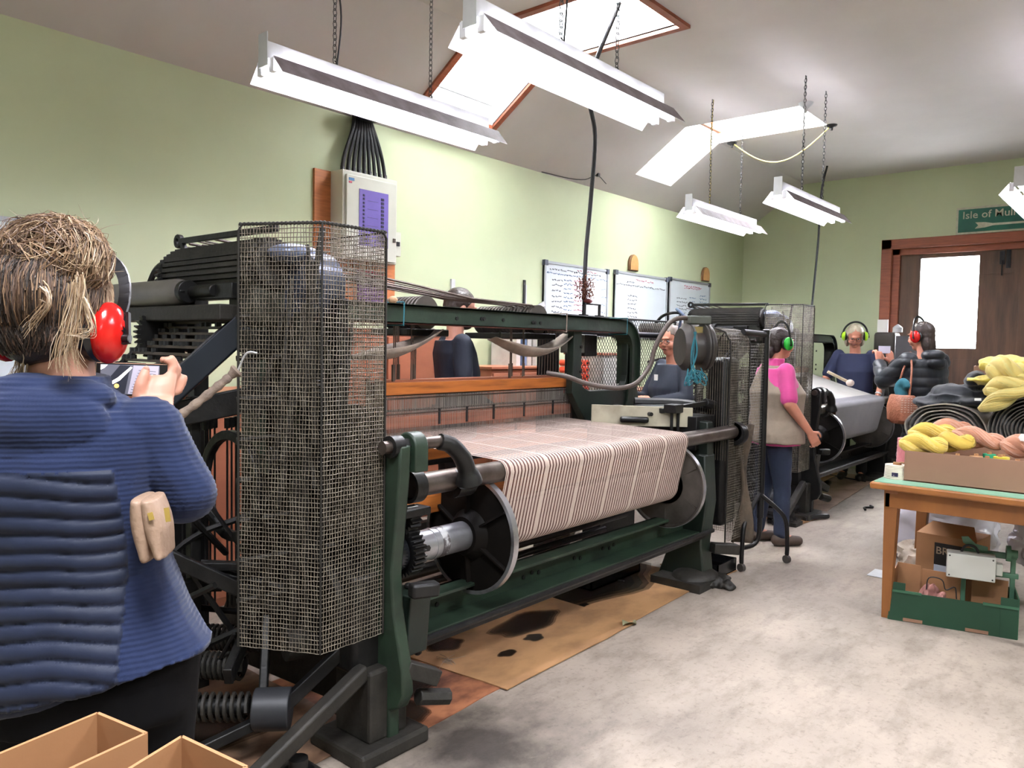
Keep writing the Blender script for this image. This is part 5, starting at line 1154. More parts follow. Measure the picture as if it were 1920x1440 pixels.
# ---------------------------------------------------------------- generic standing figure
def figure(label, base, yaw_deg, H, girth, spec):
    t = thing('person', (base[0], base[1], 0), label, 'person'); yw = math.radians(yaw_deg); b0 = V((base[0], base[1], 0))
    R = V((math.sin(yw), -math.cos(yw), 0)); F = V((math.cos(yw), math.sin(yw), 0)); lean = spec.get('lean', 0.0)
    def Lp(x, y, z): return b0+R*(x*H)+F*(y*H+lean*H*max(0, z-.5)*1.6)+Z_*(z*H)
    g = girth; s = H/1.68
    rings = [(.0, .47, .088, .062), (.0, .52, .100*g, .066*g), (.008, .58, .088*g, .062*g), (.012, .63, .086*g, .062*g), (.010, .70, .094*g, .068*g), (.0, .765, .108, .064), (-.004, .81, .095, .052), (-.004, .835, .045, .035)]
    def tr_(infl, z0, z1): return [(Lp(0, y, z), R, F, rx*H+infl, ry*H+infl) for (y, z, rx, ry) in rings if z0 <= z <= z1]
    hyw = math.radians(yaw_deg+spec.get('hyaw', 0)); hp = math.radians(spec.get('hpitch', 0))
    hF_ = V((math.cos(hyw)*math.cos(hp), math.sin(hyw)*math.cos(hp), math.sin(hp))); hR_ = V((math.sin(hyw), -math.cos(hyw), 0)); hU_ = hR_.cross(hF_).normalized()
    hc = Lp(0, .018, .925)
    bd = MB(); head_mesh(bd, hc, hR_, hF_, hU_, s); cap(bd, hc-hU_*.05*s-hF_*.015*s, Lp(0, 0, .82), .050*s, .056*s); loft(bd, tr_(-.010, .4, .83))
    arms = {}
    for q, k in ((1, 'R'), (-1, 'L')):
        sh = Lp(q*.098, 0, .800); e_ = spec.get('el'+k); w_ = spec.get('wr'+k)
        e_ = Lp(*e_) if e_ else Lp(q*.135, -.01, .63); w_ = Lp(*w_) if w_ else Lp(q*.135, .05, .49); arms[k] = (sh, e_, w_)
        chainc(bd, [sh, e_, w_], [.046*s*g**.5, .040*s*g**.5, .027*s]); hd2 = spec.get('hd'+k); hd2 = (R*hd2[0]+F*hd2[1]+Z_*hd2[2]) if hd2 else (w_-e_).normalized()
        up_ = spec.get('hu'+k); up_ = (R*up_[0]+F*up_[1]+Z_*up_[2]) if up_ else R*q
        ts = spec.get('ht'+k); ts = (R*ts[0]+F*ts[1]+Z_*ts[2]) if ts else F
        hand(bd, w_, hd2, up_, ts, s, spec.get('curl', .7))
    legs = []
    for q in (1, -1):
        st = spec.get('step', 0)*q; hp_ = Lp(q*.052, 0, .49); kn = b0+R*(q*.055*H)+F*(st*.5+.01)+Z_*(.27*H); an = b0+R*(q*.055*H)+F*(st-.01)+Z_*(.05*H); legs.append((hp_, kn, an))
        chainc(bd, [hp_, kn, an], [.078*s*g**.5, .052*s, .036*s]); chainc(bd, [an-Z_*.01, an-Z_*.04*s+F*.12*s], [.034*s, .026*s])
    remesh(bd, 'body', spec.get('skin', skin_r), t, .0065, 2)
    face_details(t, hc, hR_, hF_, hU_, s, spec.get('glasses', False))
    # trousers + shoes
    tm = spec['trousers']; tr2 = MB(); loft(tr2, tr_(.012, .46, .60) if spec.get('hem', .48) > .3 else tr_(.008, .46, .60))
    for (a, b_, c_) in legs: chainc(tr2, [a, b_, c_+Z_*.02], [.088*s*g**.5, .066*s, .056*s], 14)
    remesh(tr2, 'trousers', tm, t, .009, 4, lambda me: [setattr(v, 'co', v.co+NM[v.index]*(.005*noise.noise(v.co*16))) for v in me.vertices] and None)
    for (a, b_, c_) in legs: s2 = MB(); chainc(s2, [c_-Z_*.035*s-F*.03, c_-Z_*.045*s+F*.14*s], [.046*s, .038*s], 12); remesh(s2, 'shoe', spec.get('shoes', shoe_m), t, .009, 2)
    # top
    tp = spec['top']; hem = spec.get('hem', .48); mb = MB()
    rr = [(Lp(0, 0, hem), R, F, .106*H*g**.8+.012, .072*H*g+.012)]+tr_(.016, hem+.02, .82); loft(mb, rr)
    for k in 'RL':
        sh, e_, w_ = arms[k]; thick = spec.get('thick', 0)
        if spec.get('sleeve', 'short') == 'short': chainc(mb, [sh, sh.lerp(e_, .84)], [.062*s, .064*s], 14)
        else: chainc(mb, [sh, e_, e_.lerp(w_, .86)], [.060*s+thick, .053*s+thick, .042*s+thick*.5], 14)
    if spec.get('hood'): mb.ell(Lp(0, -.055, .83), .10*s, .065*s, .05*s, 16, 10, (R, F, Z_)); mb.ell(Lp(0, -.07, .795), .085*s, .04*s, .05*s, 16, 10, (R, F, Z_))
    puff = spec.get('puff', 0)
    def tpost(me):
        for v in me.vertices:
            p = v.co; d_ = .006*noise.noise(V((p.x*12, p.y*12, p.z*7)))
            if puff: d_ += puff*(abs(math.sin(PI*p.z/.075))**.5)
            v.co = p+NM[v.index]*d_
    o_ = remesh(mb, spec.get('topname', 'shirt'), tp, t, .0075, 3, tpost)
    if spec.get('vest'):
        vm = MB(); loft(vm, [(Lp(0, 0, .475), R, F, .112*H*g+.02, .078*H*g+.02), (Lp(0, 0, .52), R, F, .108*H*g+.022, .076*H*g+.022)]+tr_(.032, .55, .75)+[(Lp(0, -.004, .79), R, F, .078*H, .058*H+.02), (Lp(0, -.01, .822), R, F, .060*H, .045*H+.01)])
        remesh(vm, 'vest', spec['vest'], t, .008, 3, tpost)
        cl = MB(); loft(cl, [(Lp(0, 0, .815), R, F, .062*s, .058*s), (Lp(0, .004, .855), R, F, .058*s, .056*s)]); remesh(cl, 'collar', tp, t, .006, 2)
    # hair
    hm = spec['hair']; hh = MB(); hh.ell(hc-hF_*.016*s+hU_*.036*s, .083*s, .095*s, .086*s, 20, 14, (hR_, hF_, hU_)); hh.ell(hc-hF_*.05*s, .072*s, .055*s, .07*s, 16, 12, (hR_, hF_, hU_))
    st_ = spec.get('hstyle', 'short')
    if st_ == 'bob':
        for q in (-1, 1): hh.ell(hc+hR_*(q*.066*s)-hF_*.01*s-hU_*.035*s, .038*s, .062*s, .10*s, 14, 10, (hR_, hF_, hU_))
        hh.ell(hc-hF_*.055*s-hU_*.06*s, .08*s, .045*s, .08*s, 16, 12, (hR_, hF_, hU_))
    if st_ == 'long':
        hh.ell(hc-hF_*.05*s-hU_*.07*s, .078*s, .05*s, .11*s, 16, 12, (hR_, hF_, hU_))
    if st_ == 'pony': hh.ell(hc-hF_*.085*s-hU_*.065*s, .035*s, .035*s, .055*s, 12, 8, (hR_, hF_, hU_)); hh.ell(hc-hF_*.055*s-hU_*.04*s, .062*s, .05*s, .05*s, 12, 8, (hR_, hF_, hU_))
    def cut(me):
        for v in me.vertices:
            r_ = v.co-hc; y = r_.dot(hF_); z = r_.dot(hU_)
            lim = (.062 if z > .05*s else .02+.5*(z)) * 1.0
            if y > max(lim, -.01)*s and abs(r_.dot(hR_)) < .075*s: v.co -= hF_*((y-max(lim, -.01)*s)*.9)
            v.co += NM[v.index]*(.005*noise.noise(V((r_.dot(hR_)*60, r_.dot(hF_)*25, z*12))))
    remesh(hh, 'hair', hm, t, .006, 2, cut)
    if spec.get('muffs'): earmuffs(t, hc+hU_*.012*s, hR_, hF_, hU_, spec['muffs'], s*1.22, fwd=.05, r=.074)
    if spec.get('beard'): b_ = MB(); b_.ell(hc+hF_*.055*s-hU_*.075*s, .05*s, .048*s, .042*s, 14, 10, (hR_, hF_, hU_)); remesh(b_, 'beard', spec['beard'], t, .006, 1)
    if spec.get('watch'): sh, e_, w_ = arms[spec['watch']]; MB().tube([w_+((e_-w_).normalized())*.012, w_+((e_-w_).normalized())*.026], .034*s, 16).build('bracelet', galv, t)
    return t, Lp, R, F, hc, arms
pinkm = mat('pink_polo_cotton', '#c94088', .75, var=.08, sheen=.2); vestm = mat('tan_vest_cloth', '#8f8071', .8, var=.12, bump=.2, bscale=40); jeans = mat('dark_blue_jeans', '#232d45', .8, var=.15, bump=.15, bscale=60)
navy = mat('navy_tshirt', '#1a2140', .8, var=.08); navy_s = mat('dark_navy_shirt', '#1a2030', .75, var=.1); coatm = mat('dark_teal_down_coat', '#0e151d', .5, var=.15, sheen=.1); blackt = mat('black_jeans', '#15161c', .8)
hair_b = mat('brown_straight_hair', '#281a16', .5, var=.2, scale=40, bump=.4, bscale=60); hair_w = mat('white_blond_hair', '#b9ad97', .5, var=.12, scale=30, bump=.4, bscale=60); hair_bb = mat('ash_brown_hair', '#3a2e28', .5, var=.2, scale=30, bump=.4, bscale=60); hair_g = mat('grey_cropped_hair', '#6a5d55', .6)
greenp = mat('bright_green_plastic', '#22a032', .35); limep = mat('self_lit_lime_plastic', '#9fd318', .35, emit='#9fd318', estr=.05)  # the lime plastic has a faint glow put into its colour
pk, *_ = figure('woman in pink polo shirt and tan vest behind the wheeled mesh stand', (5.46, 2.15), -42, 1.57, 1.36, dict(top=pinkm, topname='polo_shirt', vest=vestm, trousers=jeans, hair=hair_b, hstyle='pony', muffs=greenp, elR=(.150, -.005, .655), wrR=(.165, .085, .535), hdR=(0, .55, -.85), huR=(1, 0, 0), htR=(0, 1, .4), elL=(-.150, -.005, .655), wrL=(-.12, .10, .56), hyaw=8, hpitch=0, hem=.465, lean=0.0, step=.05, shoes=mat('brown_work_shoes', '#4a3b31', .6)))
wh, Lw, Rw_, Fw_, hcw, aw = figure('white-haired woman in navy T-shirt and lime ear defenders at the far cloth', (8.86, 2.60), 188, 1.70, 1.12, dict(top=navy, topname='tshirt', trousers=blackt, hair=hair_w, hstyle='bob', muffs=limep, glasses=True, lean=.10, hpitch=-28, hyaw=12, elR=(.165, .03, .66), wrR=(.17, .13, .56), hdR=(0, .9, -.4), huR=(0, .4, 1), htR=(-1, 0, 0), elL=(-.17, .03, .66), wrL=(-.15, .12, .555), hdL=(.2, .7, -.6), huL=(0, .5, 1), htL=(1, 0, 0), watch='L'))
ct, Lc, Rc, Fc, hcc, ac = figure('woman in long dark quilted coat seen from behind at the far end', (6.97, 1.50), 58, 1.66, 1.15, dict(top=coatm, topname='quilted_coat', sleeve='long', thick=.012, hem=.33, hood=True, puff=.008, trousers=blackt, hair=hair_bb, hstyle='long', muffs=red_m, hyaw=18, hpitch=-8, lean=.03, elL=(-.125, .13, .70), wrL=(-.06, .23, .79), hdL=(.1, .2, .9), huL=(0, -1, 0), htL=(1, 0, 0), elR=(.12, .13, .70), wrR=(.03, .24, .79), hdR=(-.1, .2, .9), huR=(0, -1, 0), htR=(-1, 0, 0), curl=1.1))
pp2 = ac['L'][2].lerp(ac['R'][2], .5)+Z_*.11+Fc*.02; ph2 = thing('smartphone', pp2, 'small dark phone held up by the woman in the long coat', 'phone'); MB().obox(pp2, Rc, Z_, Fc, .14, .07, .008).build('case', mat('black_plastic', '#131315', .3), ph2, bevel=.003); MB().obox(pp2-Fc*.005, Rc, Z_, Fc, .125, .062, .002).build('screen', s_m, ph2, smooth=False)
m1, *_ = figure('man in navy work shirt behind the near loom, eyes hidden by the beam', (3.47, 3.42), -30, 1.76, 1.0, dict(top=navy_s, topname='work_shirt', sleeve='long', trousers=blackt, hair=hair_bb, beard=hair_bb, hem=.47, elR=(.14, .0, .63), wrR=(.10, .13, .56), elL=(-.14, .02, .63), wrL=(-.05, .15, .57), hdR=(0, 1, -.1), hdL=(0, 1, -.1), huR=(0, 0, 1), huL=(0, 0, 1), htR=(-1, 0, 0), htL=(1, 0, 0), hpitch=-15, skin=skin))
m2, L2, R2, F2, hc2, a2 = figure('man in navy pullover and spectacles behind the wire screen', (5.20, 2.83), 150, 1.58, 1.2, dict(top=navy_s, topname='pullover', sleeve='long', trousers=blackt, hair=hair_g, glasses=True, hem=.46, hyaw=25, hpitch=-8, elL=(-.16, .02, .66), wrL=(-.06, .15, .64), hdL=(.6, .6, .2), huL=(-.3, .5, 1), htL=(.6, 0, 1), elR=(.15, .06, .64), wrR=(.08, .19, .66), hdR=(.1, .5, .5), huR=(0, 1, .2), htR=(-1, 0, 0), curl=1.0))
lb = MB(); lb.obox(L2(.01, .085, .74), R2, Z_, F2, .05, .07, .004); lb.build('paper_label', reveal, m2, smooth=False)
bg_ = thing('handbag', (Lc(-.115, .02, .53)), 'woven brown leather bucket bag with teal scarf on the coat woman\'s shoulder', 'handbag'); bgm = mat('woven_tan_leather', '#8a5238', .6, var=.12, bump=.6, bscale=70)
bc = Lc(-.165, -.03, .58); b2 = MB(); loft(b2, [(bc-Z_*.13, Rc, Fc, .055, .08), (bc-Z_*.10, Rc, Fc, .08, .12), (bc, Rc, Fc, .08, .13), (bc+Z_*.09, Rc, Fc, .055, .115), (bc+Z_*.10, Rc, Fc, .045, .105)], 24); b2.build('bag_body', bgm, bg_)
for k in range(7):
    z = bc.z-.03+.018*k; w2 = MB()
    for j in range(10): a = PI+.5+j*.22; p = V((bc.x, bc.y, z))+Rc*(math.cos(a)*.083)+Fc*(math.sin(a)*.132); w2.beam(p, p+(Fc*math.cos(a)-Rc*math.sin(a)*.6)*.016, .003, .004)
    w2.build('lacing', mat('pale_lacing', '#b9a79a', .6), bg_, smooth=False)
for q in (-.07, .07): MB().tube(spline([bc+Fc*q+Z_*.09, bc+Fc*(q*.6)+Rc*.04+Z_*.3, Lc(-.085, 0, .845)], 6), .008, 6).build('strap', bgm, bg_)
sc = MB(); sc.tube(spline([bc+Z_*.08, bc+Z_*.16+Fc*.03, bc+Z_*.20-Fc*.02, bc+Z_*.15-Fc*.05], 6), [.045]*6+[.04]*6+[.03]*6+[.02], 12); remesh(sc, 'teal_scarf', mat('teal_wool', '#1e5c68', .85), bg_, .008, 3)
# ================================================================ things around the looms
blue_cord = mat('teal_twine', '#1d6672', .7, var=.2)
cb2 = mat('corrugated_cardboard', '#a3764f', .75, var=.07, scale=4, bump=.05); cb_d = mat('cardboard_inner', '#a87a54', .75, var=.07); cb_g = mat('grey_brown_cardboard', '#8f6c56', .75, var=.06, scale=3)
def open_box(name, c, yaw_, sx, sy, h, t, m, label, z0=0, flaps=0, cat='box'):
    c = V((c[0], c[1], z0)); a = math.radians(yaw_); X = V((math.cos(a), math.sin(a), 0)); Y = V((-math.sin(a), math.cos(a), 0)); b_ = thing(name, c, label, cat)
    MB().obox(c+Z_*(t/2), X, Y, Z_, sx, sy, t).build('base', m, b_, smooth=False)
    for (dx, dy, lx, ly) in ((0, sy/2-t/2, sx, t), (0, -sy/2+t/2, sx, t), (sx/2-t/2, 0, t, sy-2*t), (-sx/2+t/2, 0, t, sy-2*t)):
        MB().obox(c+X*dx+Y*dy+Z_*(h/2), X, Y, Z_, lx, ly, h).build('side_panel', m, b_, smooth=False, bevel=.001)
    return b_, X, Y
# two open boxes in the foreground, standing on a low stool surface out of frame
ZB = .88
def quadbox(A, B, C_, h, label, m):
    """corner A(far), B(right), C_(left) of the open rim in plan; walls drop by h"""
    A, B, C_ = V(A), V(B), V(C_); D = B+C_-A; b_ = thing('cardboard_box', ((A.x+D.x)/2, (A.y+D.y)/2, A.z-h), label, 'box'); t = .005
    n = 0
    for (p, q) in ((A, B), (B, D), (D, C_), (C_, A)):
        MB().beam((p+q)/2-(q-p)/2-Z_*h/2, (p+q)/2+(q-p)/2-Z_*h/2, t, h).build('side_panel', m, b_, smooth=False)
    MB().add([tuple(x-Z_*(h-.002)) for x in (A, B, D, C_)]+[tuple(x-Z_*h) for x in (A, B, D, C_)], [(0, 1, 2, 3), (7, 6, 5, 4), (0, 4, 5, 1), (1, 5, 6, 2), (2, 6, 7, 3), (3, 7, 4, 0)]).build('base', m, b_, smooth=False)
    return b_
A1 = atz(183, 1336, ZB); B1 = atz(274, 1374, ZB); dirL = (atz(0, 1412, ZB)-A1).normalized()
quadbox(A1, B1, A1+dirL*.34, .30, 'open empty cardboard box at the bottom left corner, larger of the two', cb2)
A2 = atz(341, 1380, ZB); B2 = atz(462, 1437, ZB); dirL2 = (atz(240, 1442, ZB)-A2).normalized()
quadbox(A2, B2, A2+dirL2*.32, .30, 'open empty cardboard box at the bottom, right of the larger one', cb2)
bn = thing('low_table', (.62, 1.52, 0), 'plain wooden stool table under the two open boxes', 'table')
cxs = (A1+A2)/2; cxs = V(((A1.x+A2.x)/2-.1, (A1.y+A2.y)/2-.16, 0)); MB().box((cxs.x-.28, cxs.y-.22, ZB-.335), (cxs.x+.22, cxs.y+.17, ZB-.301)).build('seat_board', pine_l, bn, smooth=False)
for dx in (-.25, .19):
    for dy in (-.19, .14): MB().box((cxs.x+dx-.02, cxs.y+dy-.02, 0), (cxs.x+dx+.02, cxs.y+dy+.02, ZB-.335)).build('leg', pine_l, bn, smooth=False)
bn.location.x = bn.location.x
# bandaged rod hooked on the cage
br2 = thing('wrapped_rod', (1.40, 2.28, 1.2), 'rod bandaged in grey rag, hooked to the wire guard beside the phone', 'rod')
rag = mat('grey_rag_wrap', '#8b7a6c', .85, col2='#665850', scale=18, bump=.5, bscale=50)
rp = spline([atd(315, 795, 2.25), atd(370, 755, 2.27), atd(420, 715, 2.29), atd(446, 693, 2.30)], 8)
MB().tube(rp, [.013+.002*math.sin(k*1.9) for k in range(len(rp)-3)]+[.019, .022, .018], 10).build('wrapping', rag, br2)
MB().tube(spline([atd(446, 695, 2.30), atd(458, 668, 2.28), atd(468, 660, 2.27), atd(482, 662, 2.27)], 5), .003, 6).build('hook', galv, br2)
# things on top of the arch
pl_ = thing('dried_plant', (3.93, 2.74, 1.62), 'dried brown twiggy plant tied to the black cable above the green beam', 'plant')
dry = mat('dried_russet_leaves', '#7a4a38', .8, var=.25, scale=30); rnd = random.Random(5); tw = MB(); lfm = []
c0 = aty(1097, 545, 2.74)
for k in range(9):
    a = rnd.uniform(0, 2*PI); e = V((math.cos(a)*rnd.uniform(.03, .10), math.sin(a)*.04, rnd.uniform(-.06, .09))); tw.tube(spline([c0-Z_*.06, c0+e*.5+Z_*.01, c0+e], 4), .0025, 5)
tw.build('twigs', dry, pl_)
lf3 = MB()
for k in range(240):
    a = rnd.uniform(0, 2*PI); rr3 = rnd.uniform(.01, 1); p = c0+V((math.cos(a)*.085*rr3, math.sin(a)*.05*rr3, rnd.uniform(-.055, .085)*(1.1-.4*rr3))); d_ = V((rnd.gauss(0, 1), rnd.gauss(0, 1), rnd.gauss(0, 1))).normalized(); x, y = perp(d_)
    lf3.add([p-x*.006, p+d_*.012+y*.002, p+x*.006, p+d_*.028], [(0, 1, 3), (1, 2, 3), (0, 2, 1)])
lf3.build('leaves', dry, pl_, smooth=False)['kind'] = 'stuff'
br3 = thing('metal_bracket', (3.97, 2.75, 1.585), 'small red and black perforated metal bracket on the green beam under the dried plant', 'bracket')
b3 = MB(); cB = aty(1108, 588, 2.75)
for dx in (-.085, .085): b3.box((cB.x+dx-.01, 2.74, cB.z-.015), (cB.x+dx+.01, 2.75, cB.z+.06)); b3.box((cB.x+dx-.03, 2.73, cB.z-.015), (cB.x+dx+.03, 2.76, cB.z-.008))
b3.box((cB.x-.095, 2.74, cB.z+.052), (cB.x+.095, 2.75, cB.z+.062)); b3.build('frame', black_iron, br3, smooth=False)
MB().ell((cB.x-.05, 2.74, cB.z+.075), .045, .02, .015, 12, 6).build('red_clamp', mat('dull_red_paint', '#7a3434', .5), br3)
tb = thing('yarn_ball', aty(737, 563, 2.74), 'small tan ball lying on the green beam next to the wire guard', 'ball'); MB().ell(aty(737, 563, 2.74), .022, .022, .02, 16, 10).build('winding', mat('tan_yarn', '#b08a66', .8, bump=.4, bscale=120), tb)
for i, (px, cm_, lb_) in enumerate(((752, blue_cord, 'loop of teal twine tied round the green beam near the wire guard'), (1172-0, blue_cord, 'loop of teal twine tied round the beam beyond the dried plant'), (1058, rag, 'loop of pale string tied round the beam beside the far pulleys'))):
    x = aty(px, 590, 2.69).x; tt = thing('twine_loop', (x, 2.68, 1.48), lb_, 'string'); MB().tube([(x, 2.672, 1.485), (x+.003, 2.672, 1.59), (x, 2.81, 1.59), (x, 2.81, 1.485)], .004, 5, closed=True).build('cord', cm_, tt)
# hanks of teal twine at the motor
hk = thing('twine_hank', aty(1305, 720, 2.2), 'tangled hank of teal twine hanging in front of the grey motor', 'string'); mb = MB(); rnd = random.Random(8); P0 = 0
D_ = 4.40
for k in range(5): mb.tube(spline([atd(1303+rnd.uniform(-3, 3), 622, D_), atd(1300+rnd.uniform(-5, 8), 660, D_), atd(1300+rnd.uniform(-8, 10), 700, D_)], 5), .003, 5)
for k in range(24): 
    a = rnd.uniform(0, 6.28); c_ = V((1302+rnd.uniform(-12, 12), 705+rnd.uniform(-8, 10), 0)); ex = rnd.uniform(-16, 18); ey = rnd.uniform(4, 26)
    mb.tube(bez([atd(c_.x, c_.y-8, D_), atd(c_.x+ex, c_.y, D_+rnd.uniform(-.03, .03)), atd(c_.x+ex*1.1, c_.y+ey, D_), atd(c_.x, c_.y+4, D_+rnd.uniform(-.03, .03))], 8), .0032, 5)
mb.build('twine', blue_cord, hk)
# wheeled stand with mesh
st = thing('mesh_stand', (4.86, 2.02, 0), 'black tubular stand on castors carrying a mesh screen in front of the pink polo shirt', 'stand')
sm_ = mat('black_tube_paint', '#1a191a', .4, .3, var=.15, scale=15)
sx_, sy_ = 4.90, 2.0
MB().tube([(sx_, sy_, .30), (sx_, sy_, 1.51)], .022, 12).build('post', sm_, st); MB().lathe((sx_, sy_, 1.50), Z_, [(0, .024), (.03, .024), (.035, .015)], 12).build('post_cap', sm_, st)
cA = atz(1390, 1063, .03); cB_ = atz(1475, 1047, .03); cC = V((5.15, 2.42, .03)); top_ = V((sx_-.02, sy_, .46))
for c_ in (cA, cB_): MB().tube(spline([top_, top_.lerp(V((c_.x, c_.y, .30)), .55), V((c_.x, c_.y, .30)).lerp(top_, .08)-Z_*.03, V((c_.x, c_.y, .12)), V((c_.x, c_.y, .055))], 6), .014, 10).build('leg', sm_, st)
MB().tube(spline([V((sx_, sy_, .35)), V((sx_+.01, sy_+.02, .14)), V((sx_-.12, sy_+.10, .10)), V((4.60, 2.25, .10))], 6), .016, 10).build('leg', sm_, st)
for c_ in (cA, cB_):
    k3 = MB().cyl(V((c_.x, c_.y, .07)), V((c_.x, c_.y, .04)), .012, 10).build('castor', dull_steel, st); MB().cyl(V((c_.x-.012, c_.y+.004, .026)), V((c_.x+.012, c_.y-.004, .026)), .026, 18).build('wheel', mat('grey_rubber_wheel', '#4a4440', .5), k3)
MB().tube([(sx_, sy_, 1.50), (4.66, 2.05, 1.51)], .020, 10).build('top_rail', sm_, st)
ms = MB(); mesh_panel(ms, (4.62, 2.06), (sx_+.04, sy_), .42, 1.44, sp=.018, r=.0012, seed=9, bow=-.02); ms.build('screen_mesh', mat('grey_screen_wire', '#77736e', .4, .5), st)['kind'] = 'stuff'
dr3 = MB()
def dfn(u, v):
    p = V((4.60+.12*u, 2.02+.03*math.sin(u*7), .18+.75*v)); return p+V((.03*math.sin(v*5)*u, .03*math.cos(v*6+u*4), 0))
dr3.grid(dfn, 10, 20); dg_ = dr3.build('draped_rag', mat('oily_brown_rag', '#3a322b', .8, col2='#5a4d3e', scale=8, bump=.3), st); sd = dg_.modifiers.new('t', 'SOLIDIFY'); sd.thickness = .008
# diamond-mesh screen fence behind the arch window, with black handrail
fe = thing('mesh_screen', (5.0, 3.1, 0), 'diamond wire screen with black rail between the near loom and the whiteboards', 'screen')
mb = MB(); fx_a, fx_b, fz0, fz1, fy = 4.35, 5.9, .85, 1.62, 3.20
n = 44
for s_ in (1, -1):
    for k in range(-22, n):
        x0_ = fx_a+(fx_b-fx_a)*k/n; pts = []
        xa, xb = x0_, x0_+(fz1-fz0)*.75
        t0 = max(0, (fx_a-xa)/(xb-xa)); t1 = min(1, (fx_b-xa)/(xb-xa))
        if t1 <= t0: continue
        za = fz0+(fz1-fz0)*t0; zb = fz0+(fz1-fz0)*t1
        if s_ < 0: za, zb = fz0+fz1-za, fz0+fz1-zb
        mb.cyl((xa+(xb-xa)*t0, fy, za), (xa+(xb-xa)*t1, fy, zb), .0022, 3)
mb.build('diamond_wires', dust_iron, fe)['kind'] = 'stuff'
for (a, b_) in (((fx_a, fy, fz1), (fx_b, fy, fz1)), ((fx_a, fy, fz0), (fx_b, fy, fz0)), ((fx_a, fy, 0), (fx_a, fy, fz1)), ((fx_b, fy, 0), (fx_b, fy, fz1))): MB().cyl(a, b_, .008, 8).build('frame_bar', black_iron, fe)
MB().cyl((4.0, 3.12, 1.50), (5.8, 3.12, 1.50), .022, 12).build('rail', mat('black_pipe', '#16171b', .35, .2), fe)
MB().box((4.0, 3.02, .0), (4.03, 3.18, 1.52)).build('rail_post', black_iron, fe, smooth=False)
# furniture along the wall
or_m = mat('orange_plywood', '#a8664a', .5, col2='#955840', scale=2, stretch=(1, 1, 3)); whb = mat('off_white_laminate', '#b9b5ad', .5)
def cabinet(x0, x1, y0, y1, h, m, label, topm=None, doors=2):
    c_ = thing('cabinet', ((x0+x1)/2, (y0+y1)/2, 0), label, 'cabinet'); MB().box((x0, y0, 0), (x1, y1, h-.02)).build('carcass', m, c_, smooth=False, bevel=.003)
    MB().box((x0-.02, y0-.02, h-.02), (x1+.02, y1, h)).build('top', topm or m, c_, smooth=False, bevel=.003)
    w2 = (x1-x0)/doors
    for k in range(doors):
        d_ = MB().box((x0+w2*k+.006, y0-.018, .05), (x0+w2*(k+1)-.006, y0, h-.05)).build('door', m, c_, smooth=False, bevel=.003); MB().box((x0+w2*(k+.8), y0-.03, h*.6), (x0+w2*(k+.8)+.015, y0-.018, h*.6+.1)).build('handle', dull_steel, d_, smooth=False)
    return c_
cabinet(1.55, 2.62, 3.75, 4.22, 1.13, or_m, 'low orange plywood cabinet against the wall behind the pattern head', doors=3)
cabinet(2.75, 3.72, 3.80, 4.22, 1.49, or_m, 'taller orange plywood cabinet behind the near loom, left of the man in the navy shirt', doors=2)
cabinet(4.30, 4.95, 3.85, 4.22, 1.24, or_m, 'low orange cupboard behind the near loom, right of the man in navy work shirt', doors=2)
cabinet(5.62, 6.05, 3.75, 4.15, 1.35, whb, 'narrow off-white cupboard with a brown top, seen through the loom arch', topm=wood_dk, doors=1)
cabinet(6.15, 6.95, 3.85, 4.22, 1.0, whb, 'low off-white cupboard below the middle whiteboard', topm=wood_dk, doors=2)
sp2 = thing('spool_rack', (5.45, 3.85, .0), 'rack of bright orange spools beside the off-white cupboard', 'rack'); MB().box((5.18, 3.80, 0), (5.60, 4.0, .98)).build('stand', black_iron, sp2, smooth=False)
for r3 in range(5):
    for c3 in range(3):
        x = 5.30+.09*c3; z = 1.03+.058*r3; MB().cyl((x, 3.80, z), (x, 3.95, z), .028, 14).build('spool', mat('orange_plastic', '#d2482a', .4), sp2)
        MB().cyl((x, 3.795, z), (x, 3.80, z), .010, 10).build('spool_hole', black_iron, sp2)
ctl = thing('control_box', (4.12, 2.86, 1.35), 'grey electric control box hung behind the arch of the near loom', 'switch box'); MB().box((3.93, 2.84, 1.36), (4.06, 2.94, 1.48)).build('lower_box', mat('olive_grey_enamel', '#57564e', .5), ctl, bevel=.006); MB().box((4.06, 2.84, 1.34), (4.20, 2.94, 1.48)).build('dark_box', black_iron, ctl, bevel=.006)
for (x, z, mn) in ((4.72, 0, '#c9c6c0'), (4.80, 0, '#6b7fa0'), (4.86, 0, '#b8b4ac'), (4.93, 0, '#a9a49b')):
    pa = thing('board_sheet', (x, 4.1, 0), {'#c9c6c0': 'tall off-white board leaning on the wall, leftmost of four', '#6b7fa0': 'tall blue-edged board leaning on the wall behind the arch', '#b8b4ac': 'tall pale grey board leaning right of the blue-edged one', '#a9a49b': 'tall stone-grey board leaning on the wall, rightmost of four'}[mn], 'board')
    x2 = x+.02; MB().box((x2, 3.98, 0), (x2+.05, 4.25, 1.50)).build('panel', mat('board_'+mn[1:], mn, .6), pa, smooth=False)
dh = MB()
# small benches of reeds/trays behind loom end
rd = thing('tray_stack', (4.75, 3.0, 0), 'stack of grey trays on a stand just beyond the harness end', 'tray'); 
MB().box((4.45, 2.95, 0), (4.9, 3.1, .70)).build('stand', black_iron, rd, smooth=False)
for k in range(4): MB().box((4.42, 2.92, .70+.06*k), (4.95, 3.12, .715+.06*k)).build('tray', dull_steel if k % 2 else whb, rd, smooth=False, bevel=.003)
